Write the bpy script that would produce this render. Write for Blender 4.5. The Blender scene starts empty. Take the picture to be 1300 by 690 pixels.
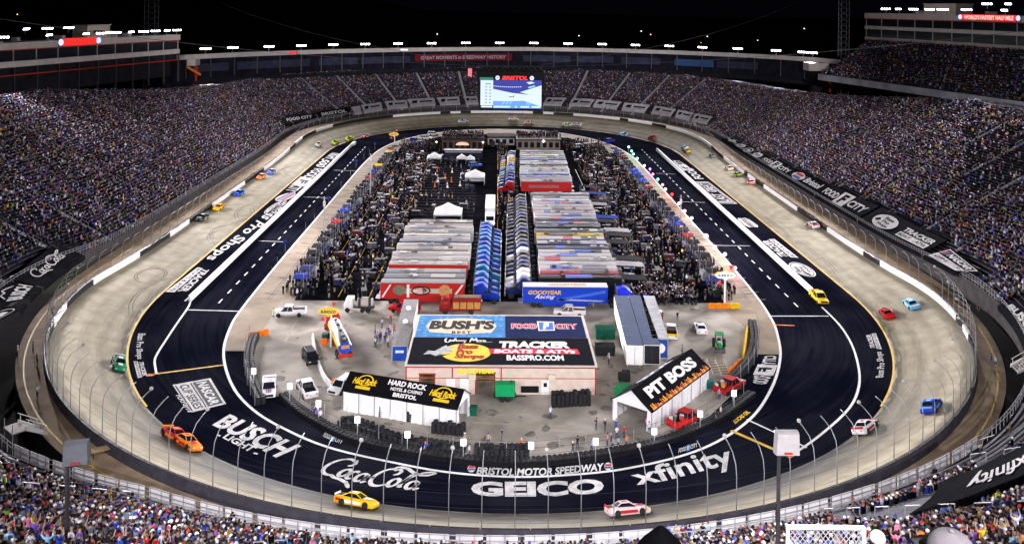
import bpy, bmesh, math, random
import numpy as np
from mathutils import Vector, Matrix
rnd = random.Random(11)
SC = bpy.context.scene
COL = SC.collection
PI = math.pi

# ------------------------------------------------------------------ camera, world, exposure
CAM_P = np.array([-3.0015, -253.670, 57.060]); CAM_YAW = 0.015473; CAM_ROLL = 0.0117946; CAM_F = 1103.96; CAM_CY = 6.8124
_fw = np.array([math.sin(CAM_YAW), math.cos(CAM_YAW), 0.0]); _rt = np.array([math.cos(CAM_YAW), -math.sin(CAM_YAW), 0.0]); _up = np.array([0, 0, 1.0])
_r2 = _rt*math.cos(CAM_ROLL)+_up*math.sin(CAM_ROLL); _u2 = -_rt*math.sin(CAM_ROLL)+_up*math.cos(CAM_ROLL)
cd = bpy.data.cameras.new('camera'); cam = bpy.data.objects.new('camera', cd); COL.objects.link(cam)
cd.sensor_width = 36; cd.lens = 36*CAM_F/1300; cd.shift_y = -(345-CAM_CY)/1300; cd.clip_start = 0.2; cd.clip_end = 6000
cam.matrix_world = Matrix([[_r2[i], _u2[i], -_fw[i], CAM_P[i]] for i in range(3)]+[[0, 0, 0, 1]])
SC.camera = cam
SC.view_settings.view_transform = 'Standard'; SC.view_settings.look = 'None'; SC.view_settings.exposure = 0.0; SC.view_settings.gamma = 1.0
W = bpy.data.worlds.new('World'); SC.world = W; W.use_nodes = True
bg = W.node_tree.nodes['Background']; bg.inputs[0].default_value = (0.10, 0.11, 0.22, 1); bg.inputs[1].default_value = 0.008   # moonless night sky
try:
    SC.cycles.use_denoising = True; SC.cycles.max_bounces = 3; SC.cycles.diffuse_bounces = 2; SC.cycles.glossy_bounces = 2
    SC.cycles.transmission_bounces = 2; SC.cycles.caustics_reflective = False; SC.cycles.caustics_refractive = False; SC.cycles.sample_clamp_indirect = 4
    SC.cycles.use_light_tree = True
except Exception: pass
FLOOD_W = 330000.0      # power of one stadium floodlight bank
FLOOD_COL = (0.985, 0.94, 1.0)

def ray(u, v):
    d = _fw+_r2*(u-650)/CAM_F-_u2*(v-CAM_CY)/CAM_F
    return d
def gp(u, v, z=0.0):
    """survey: the place on the level z that the sight line (u, v) of the photograph meets"""
    d = ray(u, v); t = (z-CAM_P[2])/d[2]; q = CAM_P+t*d
    return Vector((q[0], q[1], z))
def dp(u, v, depth):
    q = CAM_P+ray(u, v)*depth
    return Vector(q)

# ------------------------------------------------------------------ materials
MATS = {}
def nt(name):
    m = bpy.data.materials.new(name); m.use_nodes = True
    n = m.node_tree; return m, n, n.nodes['Principled BSDF']
def pm(name, col, rough=0.6, var=0.18, scale=2.0, metal=0.0, spec=0.06, bump=0.0, coat=0.0):
    """plain surface with some grain"""
    if name in MATS: return MATS[name]
    m, n, b = nt(name); L = n.links
    b.inputs['Roughness'].default_value = rough; b.inputs['Metallic'].default_value = metal
    b.inputs['Specular IOR Level'].default_value = spec; b.inputs['Coat Weight'].default_value = coat
    tc = n.nodes.new('ShaderNodeTexCoord'); nz = n.nodes.new('ShaderNodeTexNoise'); nz.inputs['Scale'].default_value = scale; nz.inputs['Detail'].default_value = 5
    L.new(tc.outputs['Object'], nz.inputs['Vector'])
    r = n.nodes.new('ShaderNodeMapRange'); r.inputs[1].default_value = .3; r.inputs[2].default_value = .7; r.inputs[3].default_value = 1-var; r.inputs[4].default_value = 1+var
    L.new(nz.outputs['Fac'], r.inputs[0])
    x = n.nodes.new('ShaderNodeVectorMath'); x.operation = 'SCALE'; x.inputs[0].default_value = col[:3]
    L.new(r.outputs[0], x.inputs['Scale']); L.new(x.outputs[0], b.inputs['Base Color'])
    if bump:
        bp = n.nodes.new('ShaderNodeBump'); bp.inputs['Strength'].default_value = bump; L.new(nz.outputs['Fac'], bp.inputs['Height']); L.new(bp.outputs[0], b.inputs['Normal'])
    MATS[name] = m; return m
def pmo(name, rough=0.55, metal=0.0, coat=0.0, var=0.12, spec=.06):
    """surface that takes its paint from the object's own colour"""
    if name in MATS: return MATS[name]
    m, n, b = nt(name); L = n.links
    b.inputs['Roughness'].default_value = rough; b.inputs['Metallic'].default_value = metal; b.inputs['Coat Weight'].default_value = coat; b.inputs['Specular IOR Level'].default_value = spec
    oi = n.nodes.new('ShaderNodeObjectInfo'); tc = n.nodes.new('ShaderNodeTexCoord'); nz = n.nodes.new('ShaderNodeTexNoise'); nz.inputs['Scale'].default_value = 3.0
    L.new(tc.outputs['Object'], nz.inputs['Vector'])
    r = n.nodes.new('ShaderNodeMapRange'); r.inputs[1].default_value = .3; r.inputs[2].default_value = .7; r.inputs[3].default_value = 1-var; r.inputs[4].default_value = 1+var
    L.new(nz.outputs['Fac'], r.inputs[0])
    x = n.nodes.new('ShaderNodeVectorMath'); x.operation = 'SCALE'
    L.new(oi.outputs['Color'], x.inputs[0]); L.new(r.outputs[0], x.inputs['Scale']); L.new(x.outputs[0], b.inputs['Base Color'])
    MATS[name] = m; return m
def pma(name, attr='col', rough=0.8):
    if name in MATS: return MATS[name]
    m, n, b = nt(name); a = n.nodes.new('ShaderNodeAttribute'); a.attribute_name = attr
    b.inputs['Roughness'].default_value = rough; b.inputs['Specular IOR Level'].default_value = .03
    n.links.new(a.outputs['Color'], b.inputs['Base Color']); MATS[name] = m; return m
def em(name, col, strength):
    if name in MATS: return MATS[name]
    m, n, b = nt(name); b.inputs['Base Color'].default_value = (*[c*.3 for c in col[:3]], 1)
    b.inputs['Emission Color'].default_value = (*col[:3], 1); b.inputs['Emission Strength'].default_value = strength
    MATS[name] = m; return m

M_ASPH = pm('asphalt', (.0070, .0085, .020), .85, .35, .12, spec=.006)
M_LOT = pm('lot_asphalt', (.009, .009, .012), .95, .45, .25, spec=.0)
M_PAD = pm('pad_concrete', (.34, .31, .265), .85, .42, .16, bump=.1)
M_STALL = pm('stall_concrete', (.30, .24, .17), .8, .25, .2)
M_WALK = pm('walkway_concrete', (.36, .27, .18), .85, .28, .3)
M_WHITE = pm('white_paint', (.78, .77, .75), .55, .08, 1.5)
M_LETTER = pm('white_lettering_paint', (.60, .585, .57), .7, .26, .9)
M_YEL = pm('yellow_paint', (.70, .42, .015), .55, .15, .5)
M_ORANGE = pm('orange_paint', (.75, .20, .02), .55, .12, .8)
M_BLACK = pm('black_plastic', (.010, .010, .012), .6, .2, 2)
M_TARP = pm('black_tarp', (.007, .007, .009), .85, .25, .4, spec=.01)
M_FABRIC = pm('dark_screen_fabric', (.050, .048, .060), .8, .25, 1.0)
M_RUBBER = pm('tyre_rubber', (.022, .022, .024), .55, .3, 6)
M_STEEL = pm('galvanised_steel', (.34, .34, .36), .45, .15, 4, metal=.5)
M_DSTEEL = pm('dark_steel', (.06, .06, .065), .5, .2, 3, metal=.4)
M_ALU = pm('bench_aluminium', (.20, .20, .23), .5, .2, 1.2, metal=.3)
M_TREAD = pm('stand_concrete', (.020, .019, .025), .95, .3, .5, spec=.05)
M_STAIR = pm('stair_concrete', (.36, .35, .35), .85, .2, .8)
M_FASCIA = pm('fascia_cladding', (.52, .48, .44), .6, .12, .5)
M_GLASS = pm('dark_glass', (.010, .012, .018), .12, .2, .3, spec=.6)
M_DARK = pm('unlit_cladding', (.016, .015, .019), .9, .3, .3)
M_RED = pm('red_trim', (.42, .035, .02), .6, .12, 2)
M_TENT = pm('white_tent_vinyl', (.76, .75, .76), .55, .07, .8)
M_CREAM = pm('cream_cladding', (.60, .50, .42), .65, .1, 1.0)
M_CHROME = pm('polished_metal', (.30, .30, .32), .35, .1, 3, metal=.9)
M_SKIN = pm('skin', (.50, .30, .21), .6, .12, 8)
M_JEANS = pm('denim', (.05, .07, .14), .8, .2, 10)
M_KHAKI = pm('khaki_cloth', (.30, .24, .16), .8, .15, 10)
M_SHOE = pm('shoe_rubber', (.05, .05, .05), .7, .2, 10)
M_CLOTH = pmo('cloth', .85, spec=.03)
M_PAINT = pmo('vehicle_paint', .48, coat=.0, var=.05, spec=.05)
M_PANEL = pmo('painted_panel', .5, var=.1)
M_CROWD = pma('crowd_cloth')
M_LENS = em('lamp_lens', (.93, .95, 1.0), 22)
M_SOFTLAMP = em('lit_lamp_panel', (.95, .97, 1.0), 1.0)
M_REDLED = em('red_led', (1.0, .02, .015), 1.1)
M_WHITELED = em('white_led', (.9, .93, 1.0), 1.6)
M_TAIL = em('tail_lamp', (.8, .03, .02), .25)

# ------------------------------------------------------------------ mesh builder
class MB:
    def __init__(s): s.v = []; s.f = []; s.m = []; s.mats = []
    def mi(s, mat):
        if mat not in s.mats: s.mats.append(mat)
        return s.mats.index(mat)
    def add(s, vs, fs, mat):
        o = len(s.v); s.v += [tuple(v) for v in vs]; k = s.mi(mat)
        for f in fs: s.f.append([i+o for i in f]); s.m.append(k)
        return s
    def box(s, c, size, mat, rz=0.0, top=(1, 1), ch=0.0):
        """box with its centre at c; top = scale of the upper face; ch = chamfered vertical edges"""
        x, y, z = [a/2 for a in size]; cs, sn = math.cos(rz), math.sin(rz)
        if ch:
            pl = [(x-ch, -y), (x, -y+ch), (x, y-ch), (x-ch, y), (-x+ch, y), (-x, y-ch), (-x, -y+ch), (-x+ch, -y)]
        else: pl = [(x, -y), (x, y), (-x, y), (-x, -y)]
        n = len(pl); vs = []
        for zz, k in ((-z, (1, 1)), (z, top)):
            for a, b in pl:
                a *= k[0]; b *= k[1]; vs.append((c[0]+a*cs-b*sn, c[1]+a*sn+b*cs, c[2]+zz))
        fs = [list(range(n-1, -1, -1)), list(range(n, 2*n))]+[[i, (i+1) % n, n+(i+1) % n, n+i] for i in range(n)]
        return s.add(vs, fs, mat)
    def tube(s, pts, r, mat, n=6, cap=True):
        pts = [Vector(p) for p in pts]; vs = []; k = len(pts)
        for i, p in enumerate(pts):
            t = (pts[min(i+1, k-1)]-pts[max(i-1, 0)]).normalized()
            a = t.cross(Vector((0, 0, 1)) if abs(t.z) < .95 else Vector((1, 0, 0))).normalized(); b = t.cross(a)
            rr = r[i] if isinstance(r, (list, tuple)) else r
            for j in range(n):
                q = p+a*(rr*math.cos(2*PI*j/n))+b*(rr*math.sin(2*PI*j/n)); vs.append(q)
        fs = [[i*n+j, i*n+(j+1) % n, (i+1)*n+(j+1) % n, (i+1)*n+j] for i in range(k-1) for j in range(n)]
        if cap: fs += [list(range(n-1, -1, -1)), list(range((k-1)*n, k*n))]
        return s.add(vs, fs, mat)
    def lathe(s, c, prof, mat, n=12, axis='z'):
        vs = []
        for r, h in prof:
            for j in range(n):
                a = 2*PI*j/n; p = (r*math.cos(a), r*math.sin(a), h)
                if axis == 'y': p = (p[0], p[2], p[1])
                if axis == 'x': p = (p[2], p[0], p[1])
                vs.append((c[0]+p[0], c[1]+p[1], c[2]+p[2]))
        k = len(prof)
        fs = [[i*n+j, i*n+(j+1) % n, (i+1)*n+(j+1) % n, (i+1)*n+j] for i in range(k-1) for j in range(n)]
        if prof[0][0] > 1e-4: fs.append(list(range(n-1, -1, -1)))
        if prof[-1][0] > 1e-4: fs.append(list(range((k-1)*n, k*n)))
        return s.add(vs, fs, mat)
    def quad(s, a, b, c, d, mat): return s.add([a, b, c, d], [[0, 1, 2, 3]], mat)
    def prism(s, poly, h0, h1, mat, axis='y'):
        """poly in (x,z) extruded along y, or (x,y) along z"""
        n = len(poly); vs = []
        for h in (h0, h1):
            for a, b in poly: vs.append((a, h, b) if axis == 'y' else ((h, a, b) if axis == 'x' else (a, b, h)))
        fs = [list(range(n-1, -1, -1)), list(range(n, 2*n))]+[[i, (i+1) % n, n+(i+1) % n, n+i] for i in range(n)]
        return s.add(vs, fs, mat)
    def loft(s, secs, mat, cap=True, close=True):
        n = len(secs[0]); vs = [p for q in secs for p in q]
        m = n if close else n-1
        fs = [[i*n+j, i*n+(j+1) % n, (i+1)*n+(j+1) % n, (i+1)*n+j] for i in range(len(secs)-1) for j in range(m)]
        if cap: fs += [list(range(n-1, -1, -1)), list(range((len(secs)-1)*n, len(secs)*n))]
        return s.add(vs, fs, mat)
    def mesh(s, name, smooth=False, fix=True):
        me = bpy.data.meshes.new(name); me.from_pydata(s.v, [], s.f)
        for m in s.mats: me.materials.append(m)
        me.polygons.foreach_set('material_index', s.m)
        if fix:
            bm = bmesh.new(); bm.from_mesh(me); bmesh.ops.recalc_face_normals(bm, faces=bm.faces); bm.to_mesh(me); bm.free()
        if smooth: me.polygons.foreach_set('use_smooth', [True]*len(me.polygons))
        me.update(); return me
    def build(s, name, parent=None, smooth=False, fix=True):
        return link(name, s.mesh(name, smooth, fix), parent)
def link(name, me, parent=None):
    o = bpy.data.objects.new(name, me); COL.objects.link(o)
    if parent is not None: o.parent = parent; CH.setdefault(parent.name, []).append(o)
    return o
CH = {}
def tag(o, label=None, cat=None, group=None, kind=None):
    if label: o['label'] = label
    if cat: o['category'] = cat
    if group: o['group'] = group
    if kind: o['kind'] = kind
    return o
def thing(name, label, cat, loc=(0, 0, 0), rz=0.0, group=None):
    o = bpy.data.objects.new(name, None); COL.objects.link(o); o.empty_display_size = .5
    o.location = loc; o.rotation_euler = (0, 0, rz); return tag(o, label, cat, group)
def dup(o, parent=None):
    c = o.copy(); COL.objects.link(c)
    if parent is not None: c.parent = parent; CH.setdefault(parent.name, []).append(c)
    for ch in list(CH.get(o.name, [])): dup(ch, c)
    return c
def put(o, loc, rz=0.0, label=None, group=None, s=None):
    o.location = loc; o.rotation_euler = (0, 0, rz)
    if label: o['label'] = label
    if group: o['group'] = group
    if s: o.scale = (s, s, s)
    return o
def paint(o, col, names=None):
    """set the object colour of a thing's parts (all, or those whose plain name is listed)"""
    for c in [o]+CH.get(o.name, []):
        if names is None or c.name.split('.')[0] in names: c.color = (*col[:3], 1)
        for g in (CH.get(c.name, []) if c is not o else []):
            if names is None or g.name.split('.')[0] in names: g.color = (*col[:3], 1)

# ------------------------------------------------------------------ lettering
_TC = {}
def text2d(s, bold=0.02, shear=0.0, space=1.0):
    """outline font text as flat triangles scaled to a unit box"""
    key = (s, bold, shear, space)
    if key in _TC: return _TC[key]
    cu = bpy.data.curves.new('lettering', 'FONT'); cu.body = s; cu.offset = bold; cu.shear = shear; cu.resolution_u = 3; cu.space_character = space
    ob = bpy.data.objects.new('lettering', cu); COL.objects.link(ob)
    dg = bpy.context.evaluated_depsgraph_get(); me = ob.evaluated_get(dg).to_mesh()
    v = np.array([x.co[:2] for x in me.vertices]); f = [list(p.vertices) for p in me.polygons]
    ob.evaluated_get(dg).to_mesh_clear(); bpy.data.objects.remove(ob); bpy.data.curves.remove(cu)
    lo, hi = v.min(0), v.max(0); asp = (hi[0]-lo[0])/(hi[1]-lo[1])
    v = (v-lo)/(hi-lo); _TC[key] = (v, f, asp); return _TC[key]
def pline(pts, t):
    P = np.array([list(p) for p in pts], float); d = np.r_[0, np.cumsum(np.linalg.norm(np.diff(P, axis=0), axis=1))]; d /= d[-1]
    return np.stack([np.interp(t, d, P[:, k]) for k in range(P.shape[1])], -1)
def lay(mb, shape, base, top, mat, lift=0.0):
    """lay a unit-box shape between a base line and a top line of real points"""
    v, f = shape[0], shape[1]; t = np.clip(v[:, 0], -.5, 1.5)
    B, T = pline(base, t), pline(top, t)
    P = B+(T-B)*v[:, 1:2]; P[:, 2] += lift
    return mb.add([tuple(p) for p in P], f, mat)
def rectshape(u0=0., v0=0., u1=1., v1=1., n=1):
    vs = []; fs = []
    for i in range(n+1): vs += [(u0+(u1-u0)*i/n, v0), (u0+(u1-u0)*i/n, v1)]
    for i in range(n): fs.append([2*i, 2*i+2, 2*i+3, 2*i+1])
    return np.array(vs, float), fs
def frameshape(t, ty=None):
    ty = ty or t
    o = [(0, 0), (1, 0), (1, 1), (0, 1)]; i = [(t, ty), (1-t, ty), (1-t, 1-ty), (t, 1-ty)]
    return np.array(o+i, float), [[k, (k+1) % 4, 4+(k+1) % 4, 4+k] for k in range(4)]
def ovalshape(n=28, inner=0.0, box=(0, 0, 1, 1)):
    vs = []; x0, y0, x1, y1 = box
    for k in range(n):
        a = 2*PI*k/n; vs.append((x0+(x1-x0)*(.5+.5*math.cos(a)), y0+(y1-y0)*(.5+.5*math.sin(a))))
    if not inner: return np.array(vs), [list(range(n))]
    for k in range(n):
        a = 2*PI*k/n; vs.append((x0+(x1-x0)*(.5+.5*inner*math.cos(a)), y0+(y1-y0)*(.5+.5*inner*math.sin(a))))
    return np.array(vs), [[k, (k+1) % n, n+(k+1) % n, n+k] for k in range(n)]
def polyshape(pts): return np.array(pts, float), [list(range(len(pts)))]
def sub(shape, u0, v0, u1, v1):
    v = shape[0]; return np.stack([u0+(u1-u0)*v[:, 0], v0+(v1-v0)*v[:, 1]], 1), shape[1]
def brush(strokes, nib=0.7, w=.05, wmin=.02):
    """pen script: strokes are lists of points; the width follows the nib angle"""
    vs = []; fs = []
    for st in strokes:
        P = np.array(st, float); P = np.stack([np.interp(np.linspace(0, len(P)-1, (len(P)-1)*3+1), range(len(P)), P[:, k]) for k in (0, 1)], 1)
        T = np.gradient(P, axis=0); T /= np.linalg.norm(T, axis=1)[:, None]+1e-9
        ang = np.arctan2(T[:, 1], T[:, 0]); ww = wmin+(w-wmin)*np.abs(np.sin(ang-nib))
        ww[0] *= .5; ww[-1] *= .5; N = np.stack([-T[:, 1], T[:, 0]], 1); o = len(vs)
        for p, n_, q in zip(P, N, ww): vs += [tuple(p+n_*q/2), tuple(p-n_*q/2)]
        fs += [[o+2*i, o+2*i+1, o+2*i+3, o+2*i+2] for i in range(len(P)-1)]
    return np.array(vs), fs
def arc(cx, cy, rx, ry, a0, a1, n=10):
    return [(cx+rx*math.cos(math.radians(a0+(a1-a0)*i/n)), cy+ry*math.sin(math.radians(a0+(a1-a0)*i/n))) for i in range(n+1)]
def cola_script():
    S = []; sh = .25
    def sk(L): S.append([(x+sh*(y-.3), y) for x, y in L])
    sk([(.56, .66), (.64, .70), (.66, .80), (.58, .90)]+arc(.42, .55, .31, .36, 62, 290, 14)+[(.66, .17), (.85, .17), (1.05, .13), (1.26, .0)])
    sk(arc(.73, .41, .105, .15, 0, 360, 12)); sk(arc(.97, .41, .105, .15, 55, 310, 9)); sk(arc(1.21, .41, .105, .15, 0, 360, 12)); sk([(1.33, .56), (1.31, .36), (1.36, .27), (1.43, .33)]); sk([(1.42, .47), (1.53, .50)])
    sk([(1.86, .66), (1.95, .72), (1.97, .82), (1.88, .90), (1.78, .84)]+arc(1.74, .55, .27, .33, 85, 305, 13)+[(1.96, .32)])
    sk([(1.70, .93), (1.85, .99), (2.05, .96), (2.25, .86), (2.50, .80), (2.68, .83), (2.85, .95)]); sk([(2.85, .95), (2.70, .97), (2.52, .90), (2.45, .80)])
    sk(arc(2.07, .41, .105, .15, 0, 360, 12)); sk([(2.24, .36), (2.30, .62), (2.40, .80), (2.37, .86), (2.30, .74), (2.26, .45), (2.29, .28), (2.36, .31)]); sk(arc(2.53, .41, .105, .15, 0, 360, 12)); sk([(2.65, .56), (2.63, .36), (2.68, .27), (2.76, .34)])
    v, f = brush(S, .55, .105, .052); lo, hi = v.min(0), v.max(0); return (v-lo)/(hi-lo), f
# ------------------------------------------------------------------ the oval: stations round the track
RY, LS, BN, BF, SE = 68.29, 80.66, 75.3, 77.74, 2.05
def _stations():
    def turn(B):
        a = np.linspace(0, PI, 131)[1:-1]; c, s = np.cos(a), np.sin(a)
        return np.sign(c)*np.abs(c)**(2/SE)*RY, B*np.abs(s)**(2/SE)
    ys = np.linspace(-LS, LS, 45); xf, yf = turn(BF); xn, yn = turn(BN)
    x = np.concatenate([RY+0*ys, xf, -RY+0*ys, -xn]); y = np.concatenate([ys, LS+yf, ys[::-1], -LS-yn])
    # even spacing, started on the right straight
    X, Y = np.r_[x, x[0]], np.r_[y, y[0]]; d = np.r_[0, np.cumsum(np.hypot(np.diff(X), np.diff(Y)))]
    n = 360; t = np.linspace(0, d[-1], n, endpoint=False)
    return np.interp(t, d, X), np.interp(t, d, Y), d[-1]
SX, SY, PERIM = _stations(); NS = len(SX)
_T = np.stack([np.roll(SX, -1)-np.roll(SX, 1), np.roll(SY, -1)-np.roll(SY, 1)], 1); _T /= np.linalg.norm(_T, axis=1)[:, None]
for _ in range(3): _T = (np.roll(_T, 1, 0)+_T+np.roll(_T, -1, 0)); _T /= np.linalg.norm(_T, axis=1)[:, None]
SN = np.stack([_T[:, 1], -_T[:, 0]], 1)
TF = 1/(1+np.exp(-(SY-LS)/10)); TN = 1/(1+np.exp((SY+LS)/10)); TS = 1-TF-TN
SW = 11.6*TS+11.7*TN+11.46*TF; SB = np.radians(7*TS+19.4*TN+24.4*TF)
S_ARC = np.arange(NS)*PERIM/NS
E1 = np.stack([SX+SN[:, 0]*SW*np.cos(SB), SY+SN[:, 1]*SW*np.cos(SB)], 1); EZ = SW*np.sin(SB)      # outer edge of the racing surface
def si(s, A):
    """value of a station array at a fractional station index"""
    s = s % NS; i = int(s); f = s-i; return A[i]*(1-f)+A[(i+1) % NS]*f
def edge(s, d=0.0, z=0.0):
    e, n = si(s, E1), si(s, SN); return Vector((e[0]+n[0]*d, e[1]+n[1]*d, si(s, EZ)+z))
def tpos(s, off, lift=0.0):
    """a place on the racing surface: station, 0 inner edge .. 1 wall"""
    x, y, n, w, b = si(s, SX), si(s, SY), si(s, SN), si(s, SW), si(s, SB)
    return Vector((x+n[0]*off*w*math.cos(b), y+n[1]*off*w*math.cos(b), off*w*math.sin(b)+lift))
def near_station(x, y, A=None):
    A = E1 if A is None else A
    i = int(np.argmin((A[:, 0]-x)**2+(A[:, 1]-y)**2)); best = (1e9, i)
    for k in (i-1, i):
        a, b = A[k % NS], A[(k+1) % NS]; ab = b-a; t = float(np.clip(((x-a[0])*ab[0]+(y-a[1])*ab[1])/(ab@ab), 0, 1)); q = a+ab*t
        dd = (q[0]-x)**2+(q[1]-y)**2
        if dd < best[0]: best = (dd, k+t)
    s = best[1] % NS; e, n = si(s, A), si(s, SN)
    return s, (x-e[0])*n[0]+(y-e[1])*n[1]
SXY = np.stack([SX, SY], 1)
def strip(mb, fA, fB, mat, stations, closed=False):
    """ribbon between two curves given as functions of the station"""
    st = list(stations); vs = []
    for s in st: vs += [fA(s), fB(s)]
    k = len(st); fs = [[2*i, 2*i+1, 2*((i+1) % k)+1, 2*((i+1) % k)] for i in range(k if closed else k-1)]
    return mb.add(vs, fs, mat)

# ---- ground to the horizon, hills
def ground():
    n = 24; vs = []; fs = []
    R = [0, 200, 300, 450, 700, 1100, 1700, 2600, 4000]
    for r in R[1:]:
        for j in range(n):
            a = 2*PI*j/n; h = -1.2+ (0 if r < 450 else min(1, (r-450)/2500)*60*(.6+.4*math.sin(3*a+1)))
            vs.append((r*math.cos(a), r*math.sin(a), h))
    vs.append((0, 0, -1.2)); c = len(vs)-1; m = len(R)-1
    fs = [[c, j, (j+1) % n] for j in range(n)]+[[i*n+j, (i+1)*n+j, (i+1)*n+(j+1) % n, i*n+(j+1) % n] for i in range(m-1) for j in range(n)]
    MB().add(vs, fs, pm('ground_turf', (.03, .035, .02), .95, .3, .05)).build('ground')['kind'] = 'structure'
ground()
def hills():
    r = random.Random(3); mb = MB(); n = 60; secs = []
    for k, (dist, hmax) in enumerate(((900, 10), (1300, 95), (1900, 40))):
        row = []
        for i in range(n+1):
            a = math.radians(35+110*i/n); h = hmax*(.35+.65*abs(math.sin(a*5.3+k)*math.sin(a*2.1+.4)))
            row.append((dist*math.cos(a), dist*math.sin(a)-100, h-3))
        secs.append(row)
    mb.loft(secs, pm('hill_woods', (.012, .015, .010), 1, .4, .01), cap=False, close=False).build('hills')['kind'] = 'structure'
hills()

# ---- racing surface
def concrete_mat():
    m, n, b = nt('racing_concrete'); L = n.links; N = n.nodes
    def node(t, **k):
        q = N.new(t)
        for a, v in k.items(): setattr(q, a, v)
        return q
    ao = node('ShaderNodeAttribute', attribute_name='off'); aa = node('ShaderNodeAttribute', attribute_name='arc'); an = node('ShaderNodeAttribute', attribute_name='turn')
    cmb = node('ShaderNodeCombineXYZ'); L.new(ao.outputs['Fac'], cmb.inputs[0])
    s1 = node('ShaderNodeMath', operation='MULTIPLY'); L.new(aa.outputs['Fac'], s1.inputs[0]); s1.inputs[1].default_value = .012; L.new(s1.outputs[0], cmb.inputs[1])
    lane = node('ShaderNodeTexNoise'); lane.inputs['Scale'].default_value = 20; lane.inputs['Detail'].default_value = 6; L.new(cmb.outputs[0], lane.inputs['Vector'])   # long streaks that run with the lanes
    tc = node('ShaderNodeTexCoord'); blot = node('ShaderNodeTexNoise'); blot.inputs['Scale'].default_value = .35; blot.inputs['Detail'].default_value = 7; L.new(tc.outputs['Object'], blot.inputs['Vector'])
    base = node('ShaderNodeValToRGB'); base.color_ramp.elements[0].position = .3; base.color_ramp.elements[0].color = (.36, .315, .215, 1)
    base.color_ramp.elements[1].position = .72; base.color_ramp.elements[1].color = (.53, .475, .345, 1); L.new(blot.outputs['Fac'], base.inputs[0])
    # rubbered groove low in the turns, darker again high against the wall
    gr = node('ShaderNodeValToRGB'); cr = gr.color_ramp; cr.elements[0].position = 0; cr.elements[0].color = (.25,)*3+(1,)
    for p, v in ((.05, .85), (.13, .55), (.22, .30), (.34, .50), (.45, .20), (.60, .34), (.70, .10), (.80, .08), (.90, .60)):
        e = cr.elements.new(p); e.color = (v, v, v, 1)
    cr.elements[-1].position = 1; cr.elements[-1].color = (.65,)*3+(1,)
    wob = node('ShaderNodeMath', operation='MULTIPLY_ADD'); L.new(lane.outputs['Fac'], wob.inputs[0]); wob.inputs[1].default_value = .22
    o2 = node('ShaderNodeMath', operation='SUBTRACT'); L.new(ao.outputs['Fac'], o2.inputs[0]); o2.inputs[1].default_value = .11; L.new(o2.outputs[0], wob.inputs[2]); L.new(wob.outputs[0], gr.inputs[0])
    k = node('ShaderNodeMath', operation='MULTIPLY'); L.new(gr.outputs[0], k.inputs[0])
    ta = node('ShaderNodeMapRange'); L.new(an.outputs['Fac'], ta.inputs[0]); ta.inputs[3].default_value = .62; ta.inputs[4].default_value = 1.2; L.new(ta.outputs[0], k.inputs[1])
    mx = node('ShaderNodeMixRGB'); L.new(k.outputs[0], mx.inputs[0]); L.new(base.outputs[0], mx.inputs[1]); mx.inputs[2].default_value = (.085, .073, .045, 1)
    # the groove of near turns is fully rubbered over its low half
    an2 = node('ShaderNodeAttribute', attribute_name='groove'); st = node('ShaderNodeMapRange'); st.interpolation_type = 'SMOOTHSTEP'; st.inputs[1].default_value = .26; st.inputs[2].default_value = .74; st.inputs[3].default_value = 1; st.inputs[4].default_value = 0; L.new(wob.outputs[0], st.inputs[0])
    k2 = node('ShaderNodeMath', operation='MULTIPLY'); L.new(st.outputs[0], k2.inputs[0]); L.new(an2.outputs['Fac'], k2.inputs[1])
    lr = node('ShaderNodeMapRange'); L.new(lane.outputs['Fac'], lr.inputs[0]); lr.inputs[1].default_value = .35; lr.inputs[2].default_value = .62; lr.inputs[3].default_value = .55; lr.inputs[4].default_value = 1
    k3 = node('ShaderNodeMath', operation='MULTIPLY'); L.new(k2.outputs[0], k3.inputs[0]); L.new(lr.outputs[0], k3.inputs[1])
    mx2 = node('ShaderNodeMixRGB'); L.new(k3.outputs[0], mx2.inputs[0]); L.new(mx.outputs[0], mx2.inputs[1]); mx2.inputs[2].default_value = (.020, .021, .024, 1)
    # sawn joints between slabs
    md = node('ShaderNodeMath', operation='PINGPONG'); L.new(aa.outputs['Fac'], md.inputs[0]); md.inputs[1].default_value = 2.4
    lt = node('ShaderNodeMath', operation='LESS_THAN'); L.new(md.outputs[0], lt.inputs[0]); lt.inputs[1].default_value = .05
    j = node('ShaderNodeMath', operation='MULTIPLY'); L.new(lt.outputs[0], j.inputs[0]); j.inputs[1].default_value = .30
    mx3 = node('ShaderNodeMixRGB'); L.new(j.outputs[0], mx3.inputs[0]); L.new(mx2.outputs[0], mx3.inputs[1]); mx3.inputs[2].default_value = (.10, .09, .07, 1)
    L.new(mx3.outputs[0], b.inputs['Base Color'])
    ro = node('ShaderNodeMapRange'); L.new(k3.outputs[0], ro.inputs[0]); ro.inputs[3].default_value = .75; ro.inputs[4].default_value = .42; L.new(ro.outputs[0], b.inputs['Roughness'])
    b.inputs['Specular IOR Level'].default_value = .12
    return m
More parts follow.
